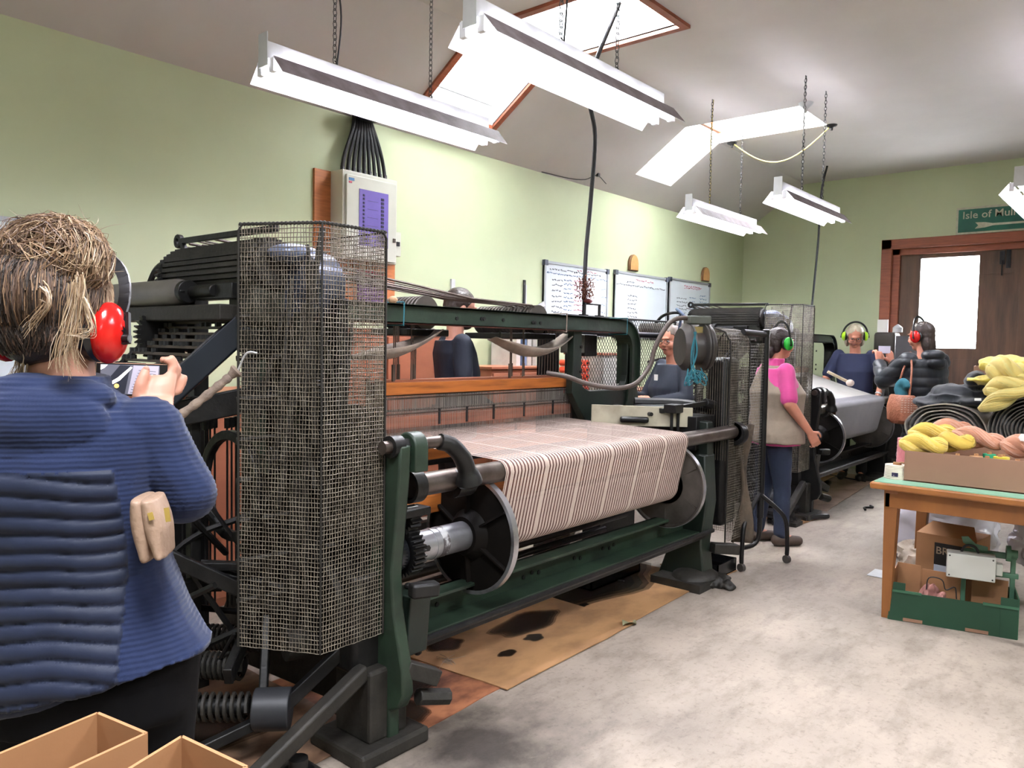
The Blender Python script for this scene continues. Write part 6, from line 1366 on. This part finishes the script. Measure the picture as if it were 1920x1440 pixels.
# drip tray + debris
dt = thing('drip_tray', (4.50, 2.12, 0), 'black oily drip tray beside the foot of the near loom', 'tray'); mb = MB(); tx0, tx1, ty0, ty1 = 4.36, 4.62, 2.03, 2.36
mb.box((tx0, ty0, .005), (tx1, ty1, .012))
for (a, b_) in (((tx0, ty0), (tx1, ty0+.008)), ((tx0, ty1-.008), (tx1, ty1)), ((tx0, ty0), (tx0+.008, ty1)), ((tx1-.008, ty0), (tx1, ty1))): mb.box((a[0], a[1], .005), (b_[0], b_[1], .085))
mb.build('pan', mat('black_oily_pan', '#141416', .25), dt, smooth=False); MB().box((tx0+.01, ty0+.01, .012), (tx1-.01, ty1-.01, .035)).build('oil', mat('black_oil', '#070708', .06), dt, smooth=False)
dt = thing('drip_tray', (3.95, 2.45, 0), 'flat black tray under the middle of the far foot, inside the near loom', 'tray'); mb = MB(); mb.box((3.62, 2.45, .01), (4.15, 2.72, .02)); mb.box((3.62, 2.45, .01), (4.15, 2.46, .06)); mb.box((3.62, 2.71, .01), (4.15, 2.72, .06)); mb.box((3.62, 2.45, .01), (3.63, 2.72, .06)); mb.box((4.14, 2.45, .01), (4.15, 2.72, .06)); mb.build('pan', mat('black_oily_pan', '#141416', .25), dt, smooth=False)
def rag_heap(c, r, h, label, m, seed, name='rag_heap', cat='rags'):
    rnd = random.Random(seed); t = thing(name, (c[0], c[1], 0), label, cat); mb = MB()
    for k in range(16): a = rnd.uniform(0, 6.28); q = rnd.uniform(0, r); mb.ell((c[0]+q*math.cos(a), c[1]+q*math.sin(a)*.7, h*.35), rnd.uniform(.25, .5)*r, rnd.uniform(.2, .4)*r, h*rnd.uniform(.35, .6), 10, 6)
    remesh(mb, 'pile', m, t, max(.006, r*.05), 1, lambda me: [setattr(v, 'co', v.co+NM[v.index]*(.018*noise.noise(v.co*30))) for v in me.vertices] and None)
rag_heap((4.26, 1.98), .12, .05, 'matted black fluff under the far foot of the near loom', dust_iron, 1)
offm = mat('black_rubber_offcut', '#141417', .5)
rnd = random.Random(31)
for k in range(12):
    x = 6.26+rnd.uniform(-.20, .26); y = 2.46+rnd.uniform(-.18, .14); tt = thing('weight_disc', (x, y, .012), 'black ringed weight lying with its like on pale cardboard by the far loom', 'weight', 'black weights beside the far loom')
    h_ = .0 if k < 8 else .055; mb = MB(); mb.lathe((x, y, .010+h_), V((rnd.uniform(-.15, .15), rnd.uniform(-.15, .15), 1)), [(0, .03), (0, .055), (.018, .058), (.018, .045), (.03, .045), (.03, .056), (.05, .055), (.05, .03)], 18); mb.build('ringed_body', offm, tt)
sh4 = thing('black_offcut', (6.42, 2.16, 0), 'bent black offcut nearest the aisle by the far loom foot', 'offcut'); mb = MB(); mb.tube(spline([(6.35, 2.22, .02), (6.5, 2.16, .03), (6.62, 2.12, .02)], 5), .02, 8); mb.build('strip', offm, sh4)
for (c_, lb_) in (((7.3, 1.98), 'small curled black scrap on the concrete in the aisle'), ((7.6, 1.72), 'tiny black scrap on the concrete near the table leg')):
    x_ = thing('floor_scrap', (c_[0], c_[1], 0), lb_, 'scrap'); MB().tube(spline([(c_[0]-.12, c_[1], .01), (c_[0]-.04, c_[1]+.03, .012), (c_[0]+.03, c_[1]-.02, .012), (c_[0]+.1, c_[1]+.02, .01)], 5), .01, 6).build('strip', offm, x_)
for (a, b_, lb_) in (((2.98, 2.62), (3.12, 2.25), 'thin black rod lying on the oily cardboard under the near loom'), ((8.1, 2.55), (8.55, 2.25), 'thin black rod lying on the cardboard by the far loom')):
    p = atz(1065, 1073, .01) if a[0] < 5 else atz(1545, 888, .01); q = atz(1170, 1090, .01) if a[0] < 5 else atz(1623, 903, .01)
    x_ = thing('thin_rod', ((p.x+q.x)/2, (p.y+q.y)/2, 0), lb_, 'rod'); MB().cyl(p, q, .007, 6).build('bar', black_iron, x_)
lf4 = thing('dead_leaf', atz(1180, 1168, 0), 'dead grey-green leaf on the edge of the tan cardboard', 'leaf'); pc = atz(1180, 1168, .012); mb = MB(); mb.grid(lambda u, v: pc+V(((u-.5)*.12, (v-.5)*.07*math.sin(PI*min(.98, max(.02, u))), .012*math.sin(u*6)+.01*abs(v-.5))), 10, 4); mb.build('blade', mat('grey_green_leaf', '#7d7a5c', .8), lf4)
wl = thing('wool_wisp', atz(838, 1235, 0), 'pale wisp of wool on the dark red cardboard', 'fluff'); pc = atz(838, 1240, .01); rnd = random.Random(3); mb = MB()
for k in range(22): d_ = V((rnd.gauss(0, .03), rnd.gauss(0, .03), abs(rnd.gauss(0, .006)))); mb.tube(spline([pc-d_, pc+V((rnd.gauss(0, .01), rnd.gauss(0, .01), .006)), pc+d_], 4), .0012, 3)
mb.build('fibres', mat('pale_wool_fibre', '#b09a88', .9), wl)['kind'] = 'stuff'
# ================================================================ wool table on the right
tb1 = thing('table', (4.65, .80, 0), 'orange varnished wooden table with green top, carrying the box of yellow wool', 'table')
vw = mat('orange_varnished_wood', '#96602f', .38, col2='#7a4b26', scale=4, stretch=(1, 1, .3)); gt = mat('pale_green_tabletop', '#7fae95', .35, var=.08)
TX0, TX1, TY0, TY1, TZ = 4.17, 5.05, .30, 1.135, .74
MB().box((TX0, TY0, TZ-.035), (TX1, TY1, TZ)).build('tabletop', vw, tb1, smooth=False, bevel=.008)
MB().box((TX0+.015, TY0+.015, TZ), (TX1-.015, TY1-.015, TZ+.004)).build('green_top_sheet', gt, tb1, smooth=False)
for (a, b_) in (((TX0+.06, TY0+.06), (TX0+.085, TY1-.06)), ((TX1-.085, TY0+.06), (TX1-.06, TY1-.06)), ((TX0+.06, TY0+.06), (TX1-.06, TY0+.085)), ((TX0+.06, TY1-.085), (TX1-.06, TY1-.06))): MB().box((a[0], a[1], TZ-.13), (b_[0], b_[1], TZ-.035)).build('apron', vw, tb1, smooth=False, bevel=.003)
for sx2 in (0, 1):
    for sy2 in (0, 1):
        x = TX1-.09 if sx2 else TX0+.09; y = TY1-.09 if sy2 else TY0+.09; ex = x+(.07 if sx2 else .10-.0); ex = x+(.06 if sx2 else .11); ey = y+(.035 if sy2 else -.05)
        q = MB(); wv = .032; vs = []
        for (cx2, cy2, z2, w2) in ((x, y, TZ-.035, .034), (ex, ey, 0, .020)): vs += [(cx2-w2, cy2-w2, z2), (cx2+w2, cy2-w2, z2), (cx2+w2, cy2+w2, z2), (cx2-w2, cy2+w2, z2)]
        q.add(vs, [(0, 1, 2, 3), (7, 6, 5, 4), (0, 4, 5, 1), (1, 5, 6, 2), (2, 6, 7, 3), (3, 7, 4, 0)]); q.build('leg', vw, tb1, smooth=False, bevel=.003)
# wool box
BXc = open_box('wool_box', ((4.30+4.86)/2-.02, .56), 0, .50, .90, .155, .006, cb_g, 'long low brown cardboard box of wool on the varnished table', TZ+.004)[0]
def skein(c, r, L, ax, label, m1_, m2_, seed, twist=True, tuft=False, group=None, thick=.0035, n=150):
    """twisted hank: two fat plies made of many yarns"""
    rnd = random.Random(seed); c = V(c); ax = V(ax).normalized(); x, y = perp(ax); t = thing('wool_skein', (c.x, c.y, c.z-r), label, 'wool', group)
    core = MB(); 
    for ph in (0, PI):
        pts = []; rs = []
        for k in range(15):
            u = k/14; a = ph+u*PI*1.5; e = math.sin(PI*u)**.45; pts.append(c+ax*((u-.5)*L)+(x*math.cos(a)+y*math.sin(a))*(r*.42*e)); rs.append(r*.52*e+.006)
        core.tube(pts, rs, 12)
    remesh(core, 'hank', m1_, t, r*.07, 2)
    mb = MB()
    for i in range(n):
        ph = rnd.choice((0, PI)); pa = rnd.uniform(0, 2*PI); pts = []; mb.m(i % 2)
        for k in range(11):
            u = k/10; a = ph+u*PI*1.5; e = math.sin(PI*min(.985, max(.015, u)))**.45; rr3 = r*.53*e+.007; pb = pa+u*2.2
            pts.append(c+ax*((u-.5)*L)+(x*math.cos(a)+y*math.sin(a))*(r*.42*e)+(x*math.cos(pb)+y*math.sin(pb))*rr3)
        mb.tube(pts, thick*.6, 3, cap=False)
    mb.build('yarns', [m1_, m2_], t)['kind'] = 'stuff'
    return t
yel = mat('yellow_wool', '#cdb04e', .9, var=.06, sheen=.3); yel2 = mat('pale_yellow_wool', '#d8c273', .9, var=.06, sheen=.3); pk1 = mat('salmon_pink_wool', '#bd8468', .9, var=.08, sheen=.3); pk2 = mat('pale_salmon_wool', '#cfa08a', .9, sheen=.3)
HZ = TZ+.155
skein((4.37, .94, HZ+.035), .058, .22, (.2, -1, .0), 'yellow wool skein at the left front of the box, lying lowest', yel, yel2, 1)
skein((4.50, .93, HZ+.085), .058, .22, (.3, -1, .1), 'yellow wool skein on top of the pile at the left of the box', yel, yel2, 2)
skein((4.44, .82, HZ+.055), .052, .22, (-.4, -1, .1), 'yellow wool skein with a loose loop, right of the topmost yellow one', yel, yel, 3)
skein((4.62, .86, HZ+.10), .060, .20, (.6, -1, .0), 'salmon pink wool skein behind the yellow ones', pk1, pk2, 4)
skein((4.52, .72, HZ+.075), .055, .24, (.1, -1, -.15), 'salmon pink wool skein with hanging ends in the middle of the box', pk1, pk2, 5)
skein((4.50, .52, HZ+.055), .058, .20, (.0, -1, .0), 'salmon pink wool skein with a white tag at the right of the box', pk1, pk2, 6)
tg = thing('price_tag', (4.45, .52, HZ+.10), 'white hexagonal paper tag on the right pink skein', 'tag'); MB().prism([(.02*math.cos(a*PI/3), .02*math.sin(a*PI/3)) for a in range(6)], (4.437, .52, HZ+.105), -Y_, Z_, -X_, .002).build('card', reveal, tg, smooth=False)
def cone(c, r0, r1, h, m, label, cap_m=None, group=None):
    t = thing('yarn_cone', c, label, 'yarn cone', group); c = V(c); n = 9; prof = [(0, r0*.6), (0, r0)]
    for k in range(n): u = (k+.5)/n; prof += [(h*(u-.35/n), (r0+(r1-r0)*u)*1.0), (h*(u+.2/n), (r0+(r1-r0)*u)*1.03)]
    prof += [(h, r1), (h, r1*.4)]; MB().lathe(c, Z_, prof, 24).build('yarn', m, t)
    MB().lathe(c+Z_*(h-.002), Z_, [(0, r1*.38), (.014, r1*.34), (.014, r1*.2)], 16).build('core', cap_m or cb2, t)
    return t
pinky = mat('pink_yarn', '#d9848a', .85, bump=.3, bscale=150, sheen=.2); white_y = mat('cream_yarn', '#d5ccba', .85, bump=.3, bscale=120, sheen=.2); brn = mat('dark_brown_yarn', '#4a372e', .85)
cone((4.69, 1.09, TZ+.004), .05, .047, .18, pinky, 'tall pink cone of yarn standing left of the wool box', mat('plum_cap', '#5a2a40', .6))
cone((4.55, 1.075, TZ+.004), .045, .044, .05, brn, 'low dark brown cake of yarn between pink cone and cream cake')
wc = cone((4.36, 1.055, TZ+.004), .060, .056, .072, white_y, 'cream cake of yarn with a small label on the green table corner'); MB().obox((4.301, 1.05, TZ+.03), Y_, Z_, X_, .03, .02, .002).build('label', dkp, wc, smooth=False)
vals = [('#c49a6c', 'tan'), ('#b98e66', 'sand'), ('#cbb73c', 'mustard'), ('#c8a070', 'straw'), ('#b05048', 'brick red'), ('#5a2436', 'plum'), ('#2b9a70', 'jade'), ('#6e2434', 'maroon'), ('#d8c55a', 'lemon')]
pos = [(4.36, .78), (4.36, .70), (4.36, .60), (4.37, .655), (4.37, .53), (4.37, .45), (4.46, .66), (4.44, .44), (4.45, .60)]
for (cc_, nm), (x, y) in zip(vals, pos): cone((x, y, TZ+.012), .030, .028, .145+.008*math.sin(x*90+y*50), mat('yarn_'+nm.replace(' ', '_'), cc_, .85), 'small %s cone of yarn standing in the wool box' % nm)
# crate under the table
crt = thing('produce_crate', (4.42, .79, 0), 'dark green cardboard produce crate under the varnished table', 'crate')
gr = mat('dark_green_printed_card', '#163f29', .6, var=.08, scale=4); gr2 = mat('light_green_card', '#356247', .6, var=.08)
p0, p1 = atz(1665, 1160, 0), atz(1907, 1200, 0); dv = (p1-p0).normalized(); nv = V((-dv.y, dv.x, 0)); nv = nv if nv.x > 0 else -nv; Lc_ = (p1-p0).length; CH, CDp = .20, .40
def crate_panel(o, a, l, h, z=0, m=gr, name='side_panel', t=.006): return MB().beam(o+Z_*(z+h/2), o+a*l+Z_*(z+h/2), t, h).build(name, m, crt, smooth=False)
crate_panel(p0, dv, Lc_, CH-.045); crate_panel(p0+nv*CDp, dv, Lc_, CH-.045, m=gr2); crate_panel(p0, nv, CDp, CH, m=gr2); crate_panel(p1, nv, CDp, CH, m=gr2)
for o, q in ((p0, dv), (p1, -dv)): crate_panel(o-nv*.001, q, .075, CH, 0, gr, 'corner_panel', .008)
for o, q in ((p0, dv), (p1, -dv)): crate_panel(o-nv*.004, q, .15, .012, CH-.05, gr2, 'rim_lip', .012)
MB().obox(p0+dv*Lc_/2+nv*CDp/2+Z_*.006, dv, nv, Z_, Lc_, CDp, .008).build('base', gr, crt, smooth=False)
for q, l in ((.20, .09), (.70, .10)): MB().obox(p0+dv*(Lc_*q)-nv*.005+Z_*.012, dv, Z_, nv, l, .016, .003).build('hand_slot', cb_g, crt, smooth=False)
ins_ = thing('cardboard_liner', p0+dv*.3+nv*.2, 'torn brown cardboard standing inside the green crate', 'cardboard')
for (a, b_, h_) in ((.03, .14, .24), (.15, .34, .22), (.38, .54, .22)): MB().beam(p0+dv*a+nv*(.22)+Z_*(.015+h_/2), p0+dv*b_+nv*(.20)+Z_*(.015+h_/2), .004, h_).build('flap', cb_d, ins_, smooth=False)
MB().beam(p0+dv*.015+nv*.05+Z_*.135, p0+dv*.03+nv*.24+Z_*.135, .004, .22).build('flap', cb_d, ins_, smooth=False)
wr_ = thing('wire_tangle', p0+dv*.2+nv*.1, 'bent black wires sticking out of the green crate', 'wire'); MB().tube(spline([p0+dv*.17+nv*.1+Z_*.14, p0+dv*.18+nv*.1+Z_*.22, p0+dv*.24+nv*.1+Z_*.22, p0+dv*.26+nv*.1+Z_*.17, p0+dv*.30+nv*.1+Z_*.19, p0+dv*.31+nv*.1+Z_*.13], 5), .003, 6).build('wire', cable_m, wr_)
rag_heap((p0+dv*.2+nv*.1).to_tuple(2), .08, .2, 'dusty pink rag lying in the green crate', mat('dusty_pink_rag', '#a4726a', .9), 3)
# machine with white cover in crate
mc = thing('winder_machine', p0+dv*.33+nv*.2, 'light green machine with a blank white cover box standing in the crate', 'machine'); mg_ = mat('light_green_enamel', '#527d65', .45, var=.15); mw = mat('white_painted_cover', '#c6c8c0', .4, var=.03)
cM = p0+dv*.32+nv*.12-Z_*.03; 
MB().obox(cM+dv*.045+nv*-.02+Z_*.345, dv, nv, Z_, .215, .09, .125).build('white_cover', mw, mc, smooth=False, bevel=.004)
sc_ = MB()
for a in (-.05, .14):
    for z in (.295, .395): sc_.cyl(cM+dv*a-nv*.066+Z_*z, cM+dv*a-nv*.069+Z_*z, .004, 8)
sc_.build('screws', black_iron, mc)
MB().obox(cM+dv*.17+nv*0+Z_*.34, dv, nv, Z_, .03, .05, .06).build('cable_gland', mw, mc, bevel=.004)
for a in (.02, .235): MB().obox(cM+dv*a+nv*.06+Z_*.20, dv, nv, Z_, .022, .02, .38).build('upright', mg_, mc, smooth=False, bevel=.003)
MB().obox(cM+dv*.13+nv*.06+Z_*.40, dv, nv, Z_, .24, .025, .03).build('cross_bar', mg_, mc, smooth=False, bevel=.003); MB().obox(cM+dv*.2+nv*.06+Z_*.30, dv, nv, Z_, .12, .025, .025).build('cross_bar', mg_, mc, smooth=False, bevel=.003)
MB().prism([(0, .06), (.03, .065), (.065, .03), (.12, .02), (.12, .0), (.06, .0), (.01, .03)], cM+dv*-.0+nv*.02+Z_*.42, dv, Z_, nv, .012).build('lever_arm', mg_, mc, smooth=False)
MB().tube(spline([cM+dv*.0+Z_*.40, cM+dv*.02+Z_*.44, cM+dv*.06+Z_*.44, cM+dv*.08+Z_*.41], 5), .006, 6).build('cable', cable_m, mc)
gp_ = MB(); gp_.lathe(cM+dv*.20+nv*.03+Z_*.42, dv, [(0, .01), (0, .04), (.02, .04), (.02, .02), (.05, .02)], 18); gp_.build('gear_wheel', mg_, mc)
# brown box with BRE lettering
bb_o = V((4.70, .98, 0)); ax1 = V((-.10, -1, 0)).normalized(); ax2 = V((1, -.10, 0)).normalized()
bx = thing('carton', (4.8, .85, 0), 'brown carton printed BRE behind the green crate', 'box'); 
co = atx(1715, 1085, 4.74); co.z = 0; w_, h_, d_2 = .30, .40, .25
MB().obox(co+ax1*w_/2+ax2*d_2/2+Z_*h_/2, ax1, ax2, Z_, w_, d_2, h_).build('body', cb2, bx, smooth=False, bevel=.002)
fl5 = MB(); fl5.add([tuple(co+Z_*h_), tuple(co+ax1*w_+Z_*h_), tuple(co+ax1*(w_-.05)+ax2*.13+Z_*(h_+.05)), tuple(co+ax1*.04+ax2*.13+Z_*(h_+.05))], [(0, 1, 2, 3)]); f5 = fl5.build('flap', cb2, bx, smooth=False); sd = f5.modifiers.new('t', 'SOLIDIFY'); sd.thickness = .004
MB().obox(co+ax1*.17-ax2*.002+Z_*(h_-.14), ax1, ax2, Z_, .15, .003, .20).build('black_print', mat('black_print', '#201d1d', .6), bx, smooth=False)
text_mesh('BRE', .056, 'lettering', mat('tan_print', '#a8927c', .6), co+ax1*.102-ax2*.005+Z_*(h_-.10), ax1, Z_, -ax2, bx, .001, True)
pp_ = thing('paper_sheet', co, 'sheet of white paper tucked in front of the BRE carton', 'paper'); MB().obox(co+ax1*.18-ax2*.05+Z_*.20, ax1, ax2, Z_, .14, .002, .10).build('page', mat('pale_blue_paper', '#b4bccb', .6), pp_, smooth=False)
pp_ = thing('paper_sheet', atz(1650, 1078, 0), 'white sheet of paper on the concrete left of the crate', 'paper'); pc = atz(1652, 1076, .004); MB().obox(pc, X_, Y_, Z_, .18, .12, .003).build('page', mat('white_paper', '#d4d6d8', .6), pp_, smooth=False)
# clear plastic bags
pb = bpy.data.materials.new('translucent_polythene'); pb.use_nodes = True; q_ = pb.node_tree.nodes['Principled BSDF']; q_.inputs['Base Color'].default_value = lin('#cfcdd6'); q_.inputs['Roughness'].default_value = .22; q_.inputs['Alpha'].default_value = .8; q_.inputs['Specular IOR Level'].default_value = .8
def bag(c, sx, sy, sz_, label, seed, m=pb, cat='plastic bag', name='polythene_bag', freq=9, amp=.05):
    t = thing(name, (c[0], c[1], 0 if c[2] < .3 else c[2]-sz_), label, cat); mb = MB(); mb.ell(c, sx, sy, sz_, 60, 40)
    for i, v in enumerate(mb.v):
        p = V(v); d_ = (p-V(c)).normalized(); k1 = noise.noise(p*freq+V((seed, 0, 0))); k2 = abs(noise.noise(p*freq*2.3+V((0, seed, 0)))); p += d_*(amp*k1-amp*.9*k2); p.z = max(p.z, .006); mb.v[i] = tuple(p)
    mb.build('film', m, t); return t
bag((5.35, 1.02, .30), .22, .30, .32, 'large clear polythene bag heaped under the far side of the table', 2)
bag((5.05, 1.05, .15), .15, .16, .17, 'cream wool-filled polythene bag beside the left rear table leg', 5, m=mat('cream_wool_in_bag', '#b9aa98', .5, var=.2, scale=15, bump=.4, bscale=30))
bag((5.0, .50, .38), .12, .14, .14, 'small clear polythene bag behind the light green machine', 9)
bag((5.7, 1.28, .12), .12, .15, .14, 'dark grey bag on the floor behind the white polythene', 11, m=mat('grey_sack', '#5b5c60', .6), cat='bag', name='sack')
# ---- cloth table behind
tb2 = thing('cloth_table', (6.2, .35, 0), 'low dark table behind the wool table, under the folded cloth', 'table'); MB().box((5.62, -.6, .66), (6.9, 1.22, .70)).build('tabletop', cb_g, tb2, smooth=False, bevel=.004)
for x in (5.70, 6.82):
    for y in (-.5, 1.12): MB().box((x-.03, y-.03, 0), (x+.03, y+.03, .66)).build('leg', dull_steel, tb2, smooth=False)
def cloth_roll(c, w_, h_, L, layers, m, m2, label, seed):
    """flattened spiral roll of cloth, its end facing the viewer"""
    t = thing('cloth_roll', (c[0], c[1], c[2]-h_), label, 'cloth'); pts = []; n = layers*40
    for i in range(n+1):
        a = 2*PI*i/40; f = 1-.9*i/n; wob = 1+.06*noise.noise(V((math.cos(a)*2, math.sin(a)*2, i*.01+seed)))
        ex = w_*f*wob*math.cos(a); ez = h_*f*wob*math.sin(a); pts.append((c[1]-ex*1.0, c[2]+ez))
    mb = MB(); th3 = h_/layers*.36; vs = []
    for i, (y, z) in enumerate(pts):
        f = 1-.9*i/n; a = 2*PI*i/40; nn2 = V((-math.cos(a)*h_, math.sin(a)*w_)).normalized()*th3*.5; j = .012*noise.noise(V((y*40, z*40, i*.02)))
        for k, (s1, x) in enumerate(((1, c[0]+j), (-1, c[0]+j), (-1, c[0]+L), (1, c[0]+L))): vs.append((x, y+s1*nn2.x, z+s1*nn2.y))
    fs = []
    for i in range(n):
        for k in range(4): fs.append((4*i+k, 4*i+(k+1) % 4, 4*i+4+(k+1) % 4, 4*i+4+k))
    fs += [(0, 1, 2, 3), (4*n, 4*n+3, 4*n+2, 4*n+1)]; mb.add(vs, fs); mb.mi = [(1 if (i//160) % 2 else 0) for i in range(len(fs))]
    mb.build('rolled_cloth', [m, m2], t); return t
gcl = mat('grey_taupe_tweed', '#968c80', .9, var=.15, scale=40, sheen=.3); dcl = mat('charcoal_tweed', '#57504a', .9, var=.15, scale=40, sheen=.2)
c1 = atx(1765, 805, 5.66); cloth_roll((5.66, 1.10, .70+.19), .245, .185, .9, 8, gcl, dcl, 'flattened roll of grey-brown tweed at the left end of the cloth pile', 1)
c2 = atx(1905, 790, 5.68); cloth_roll((5.62, .58, .70+.235), .275, .23, .9, 12, dcl, dcl, 'thick ruffled roll of charcoal tweed at the right end of the cloth pile', 4)
wdb = thing('wooden_block', atx(1905, 825, 5.5), 'brown block leaning before the charcoal roll at the right edge', 'block'); MB().box((5.55, .28, .75), (5.60, .42, .87)).build('body', wood_dk, wdb, smooth=False, bevel=.003)
def cloth_heap(blobs, label, m, voxel, seed, name='cloth_heap', amp=.02, fr=12, cat='cloth', fold=None):
    z0 = min(b_[2]-b_[5] for b_ in blobs); t = thing(name, (blobs[0][0], blobs[0][1], z0), label, cat); mb = MB()
    for (x, y, z, rx, ry, rz) in blobs: mb.ell((x, y, z), rx, ry, rz, 20, 12)
    def post(me):
        for v in me.vertices:
            p = v.co; f = noise.noise(V((p.x*4+seed, p.y*fr*.5, p.z*fr*1.6))); g2 = abs(noise.noise(V((p.x*5, p.y*fr+seed, p.z*fr*2)))); v.co = p+NM[v.index]*(amp*f-amp*1.4*g2)
    remesh(mb, 'folds', m, t, voxel, 3, post); return t
dkc = mat('dark_navy_wool_cloth', '#191d24', .9, var=.15, sheen=.2)
e1 = atx(1800, 740, 5.95); e2 = atx(1765, 752, 5.95); e3 = atx(1830, 710, 5.9)
cloth_heap([(5.95, e1.y, e1.z, .25, .20, .07), (5.95, e2.y, e2.z-.01, .25, .17, .05), (5.95, e3.y, e3.z-.02, .2, .06, .07), (5.9, e1.y-.05, e1.z-.04, .25, .20, .06)], 'dark navy cloth bundled on the grey-brown tweed roll', dkc, .009, 2, amp=.03, fr=9)
f = lambda x, y, X=5.8: atx(x, y, X)
p1_ = f(1895, 690); p2_ = f(1880, 720); p3_ = f(1870, 755)
yl1 = cloth_heap([(5.85, p1_.y, p1_.z+.02, .2, .20, .055), (5.85, f(1850, 712).y, f(1850, 712).z, .18, .12, .04)], 'bright yellow wool bundle at the very top of the cloth pile', mat('bright_yellow_wool', '#d0bd4e', .9, var=.06, bump=.4, bscale=60, sheen=.3), .008, 5, name='wool_bundle', amp=.025, cat='wool')
def ywl(px0, py0, px1, py1, r, X, label, seed):
    a, b_ = atx(px0, py0, X), atx(px1, py1, X); c_ = (a+b_)/2; return skein(c_, r, (b_-a).length, (b_-a), label, yel2, mat('pale_lemon_wool', '#d9cc82', .9, sheen=.3), seed, thick=.005, n=170)
ywl(1850, 690, 1925, 700, .085, 5.62, 'pale yellow knotted wool skein in the middle of the yellow heap', 21)
ywl(1845, 735, 1930, 712, .07, 5.56, 'pale yellow wool skein across the middle of the yellow heap', 22)
ywl(1836, 768, 1935, 722, .055, 5.52, 'long yellow wool skein drooping lowest over the charcoal roll', 23)
tg = thing('price_tag', f(1835, 749, 5.5), 'small white strip tag by the drooping yellow skein', 'tag'); a_ = f(1827, 749, 5.46); b_ = f(1840, 749, 5.46); MB().beam(a_, b_, .002, .015).build('card', reveal, tg, smooth=False)
ob, _, _ = open_box('carton', (6.62, .90), 8, .35, .40, .61, .006, cb_g, 'tall brown carton standing behind the yellow wool heap', .70)
# far prop stand, dark machine by the door frame
pr5 = thing('trestle', (9.0, 2.28, 0), 'grey metal trestle leg stand at the end of the far grey cloth', 'trestle'); gm = mat('grey_painted_steel', '#8d8f94', .4, .3)
pa, pb_ = atd(1656, 722, 8.1), atz(1642, 890, 0.0)
MB().beam(pa, pb_, .035, .035).build('leg', gm, pr5, smooth=False, bevel=.004); MB().beam(atd(1662, 722, 8.1), atz(1674, 872, .0), .035, .035).build('leg', gm, pr5, smooth=False, bevel=.004); MB().beam(pa, pa+V((.35, -.25, 0)), .03, .03).build('cross_bar', gm, pr5, smooth=False)
dmc = thing('winding_machine', (9.3, 2.5, 0), 'dark machine with a white card on top, before the red door frame', 'machine'); A_ = atx(1662, 650, 9.25)
MB().box((9.15, A_.y-.30, 0), (9.5, A_.y+.22, 1.30)).build('cabinet', dust_iron, dmc, bevel=.02); MB().box((9.18, A_.y-.10, 1.3), (9.42, A_.y+.12, 1.62)).build('head_casting', mat('dark_brown_casting', '#3a332f', .5), dmc, bevel=.03)
MB().box((9.2, A_.y-.02, 1.62), (9.215, A_.y+.09, 1.76)).build('white_card', reveal, dmc, smooth=False); MB().box((9.14, A_.y-.36, 1.30), (9.17, A_.y-.12, 1.58)).build('dark_panel', mat('grey_screen_panel', '#4a484c', .4), dmc, smooth=False)
MB().lathe((9.2, A_.y-.12, 1.62), Z_, [(0, .05), (.05, .05), (.07, .03), (.09, .0)], 16).build('bottle_cap', galv, dmc)
sb = thing('temple_rod', atd(1590, 700, 7.7), 'pale wooden temple rod lying across the far grey cloth', 'rod'); MB().cyl(atd(1552, 697, 7.62), atd(1590, 716, 7.62), .015, 8).build('rod', mat('pale_wood', '#b5a387', .6), sb); MB().ell(atd(1594, 718, 7.6), .04, .04, .035, 12, 8).build('knotted_end', yarn_w, sb)
bpy.data.scenes.remove(TS)
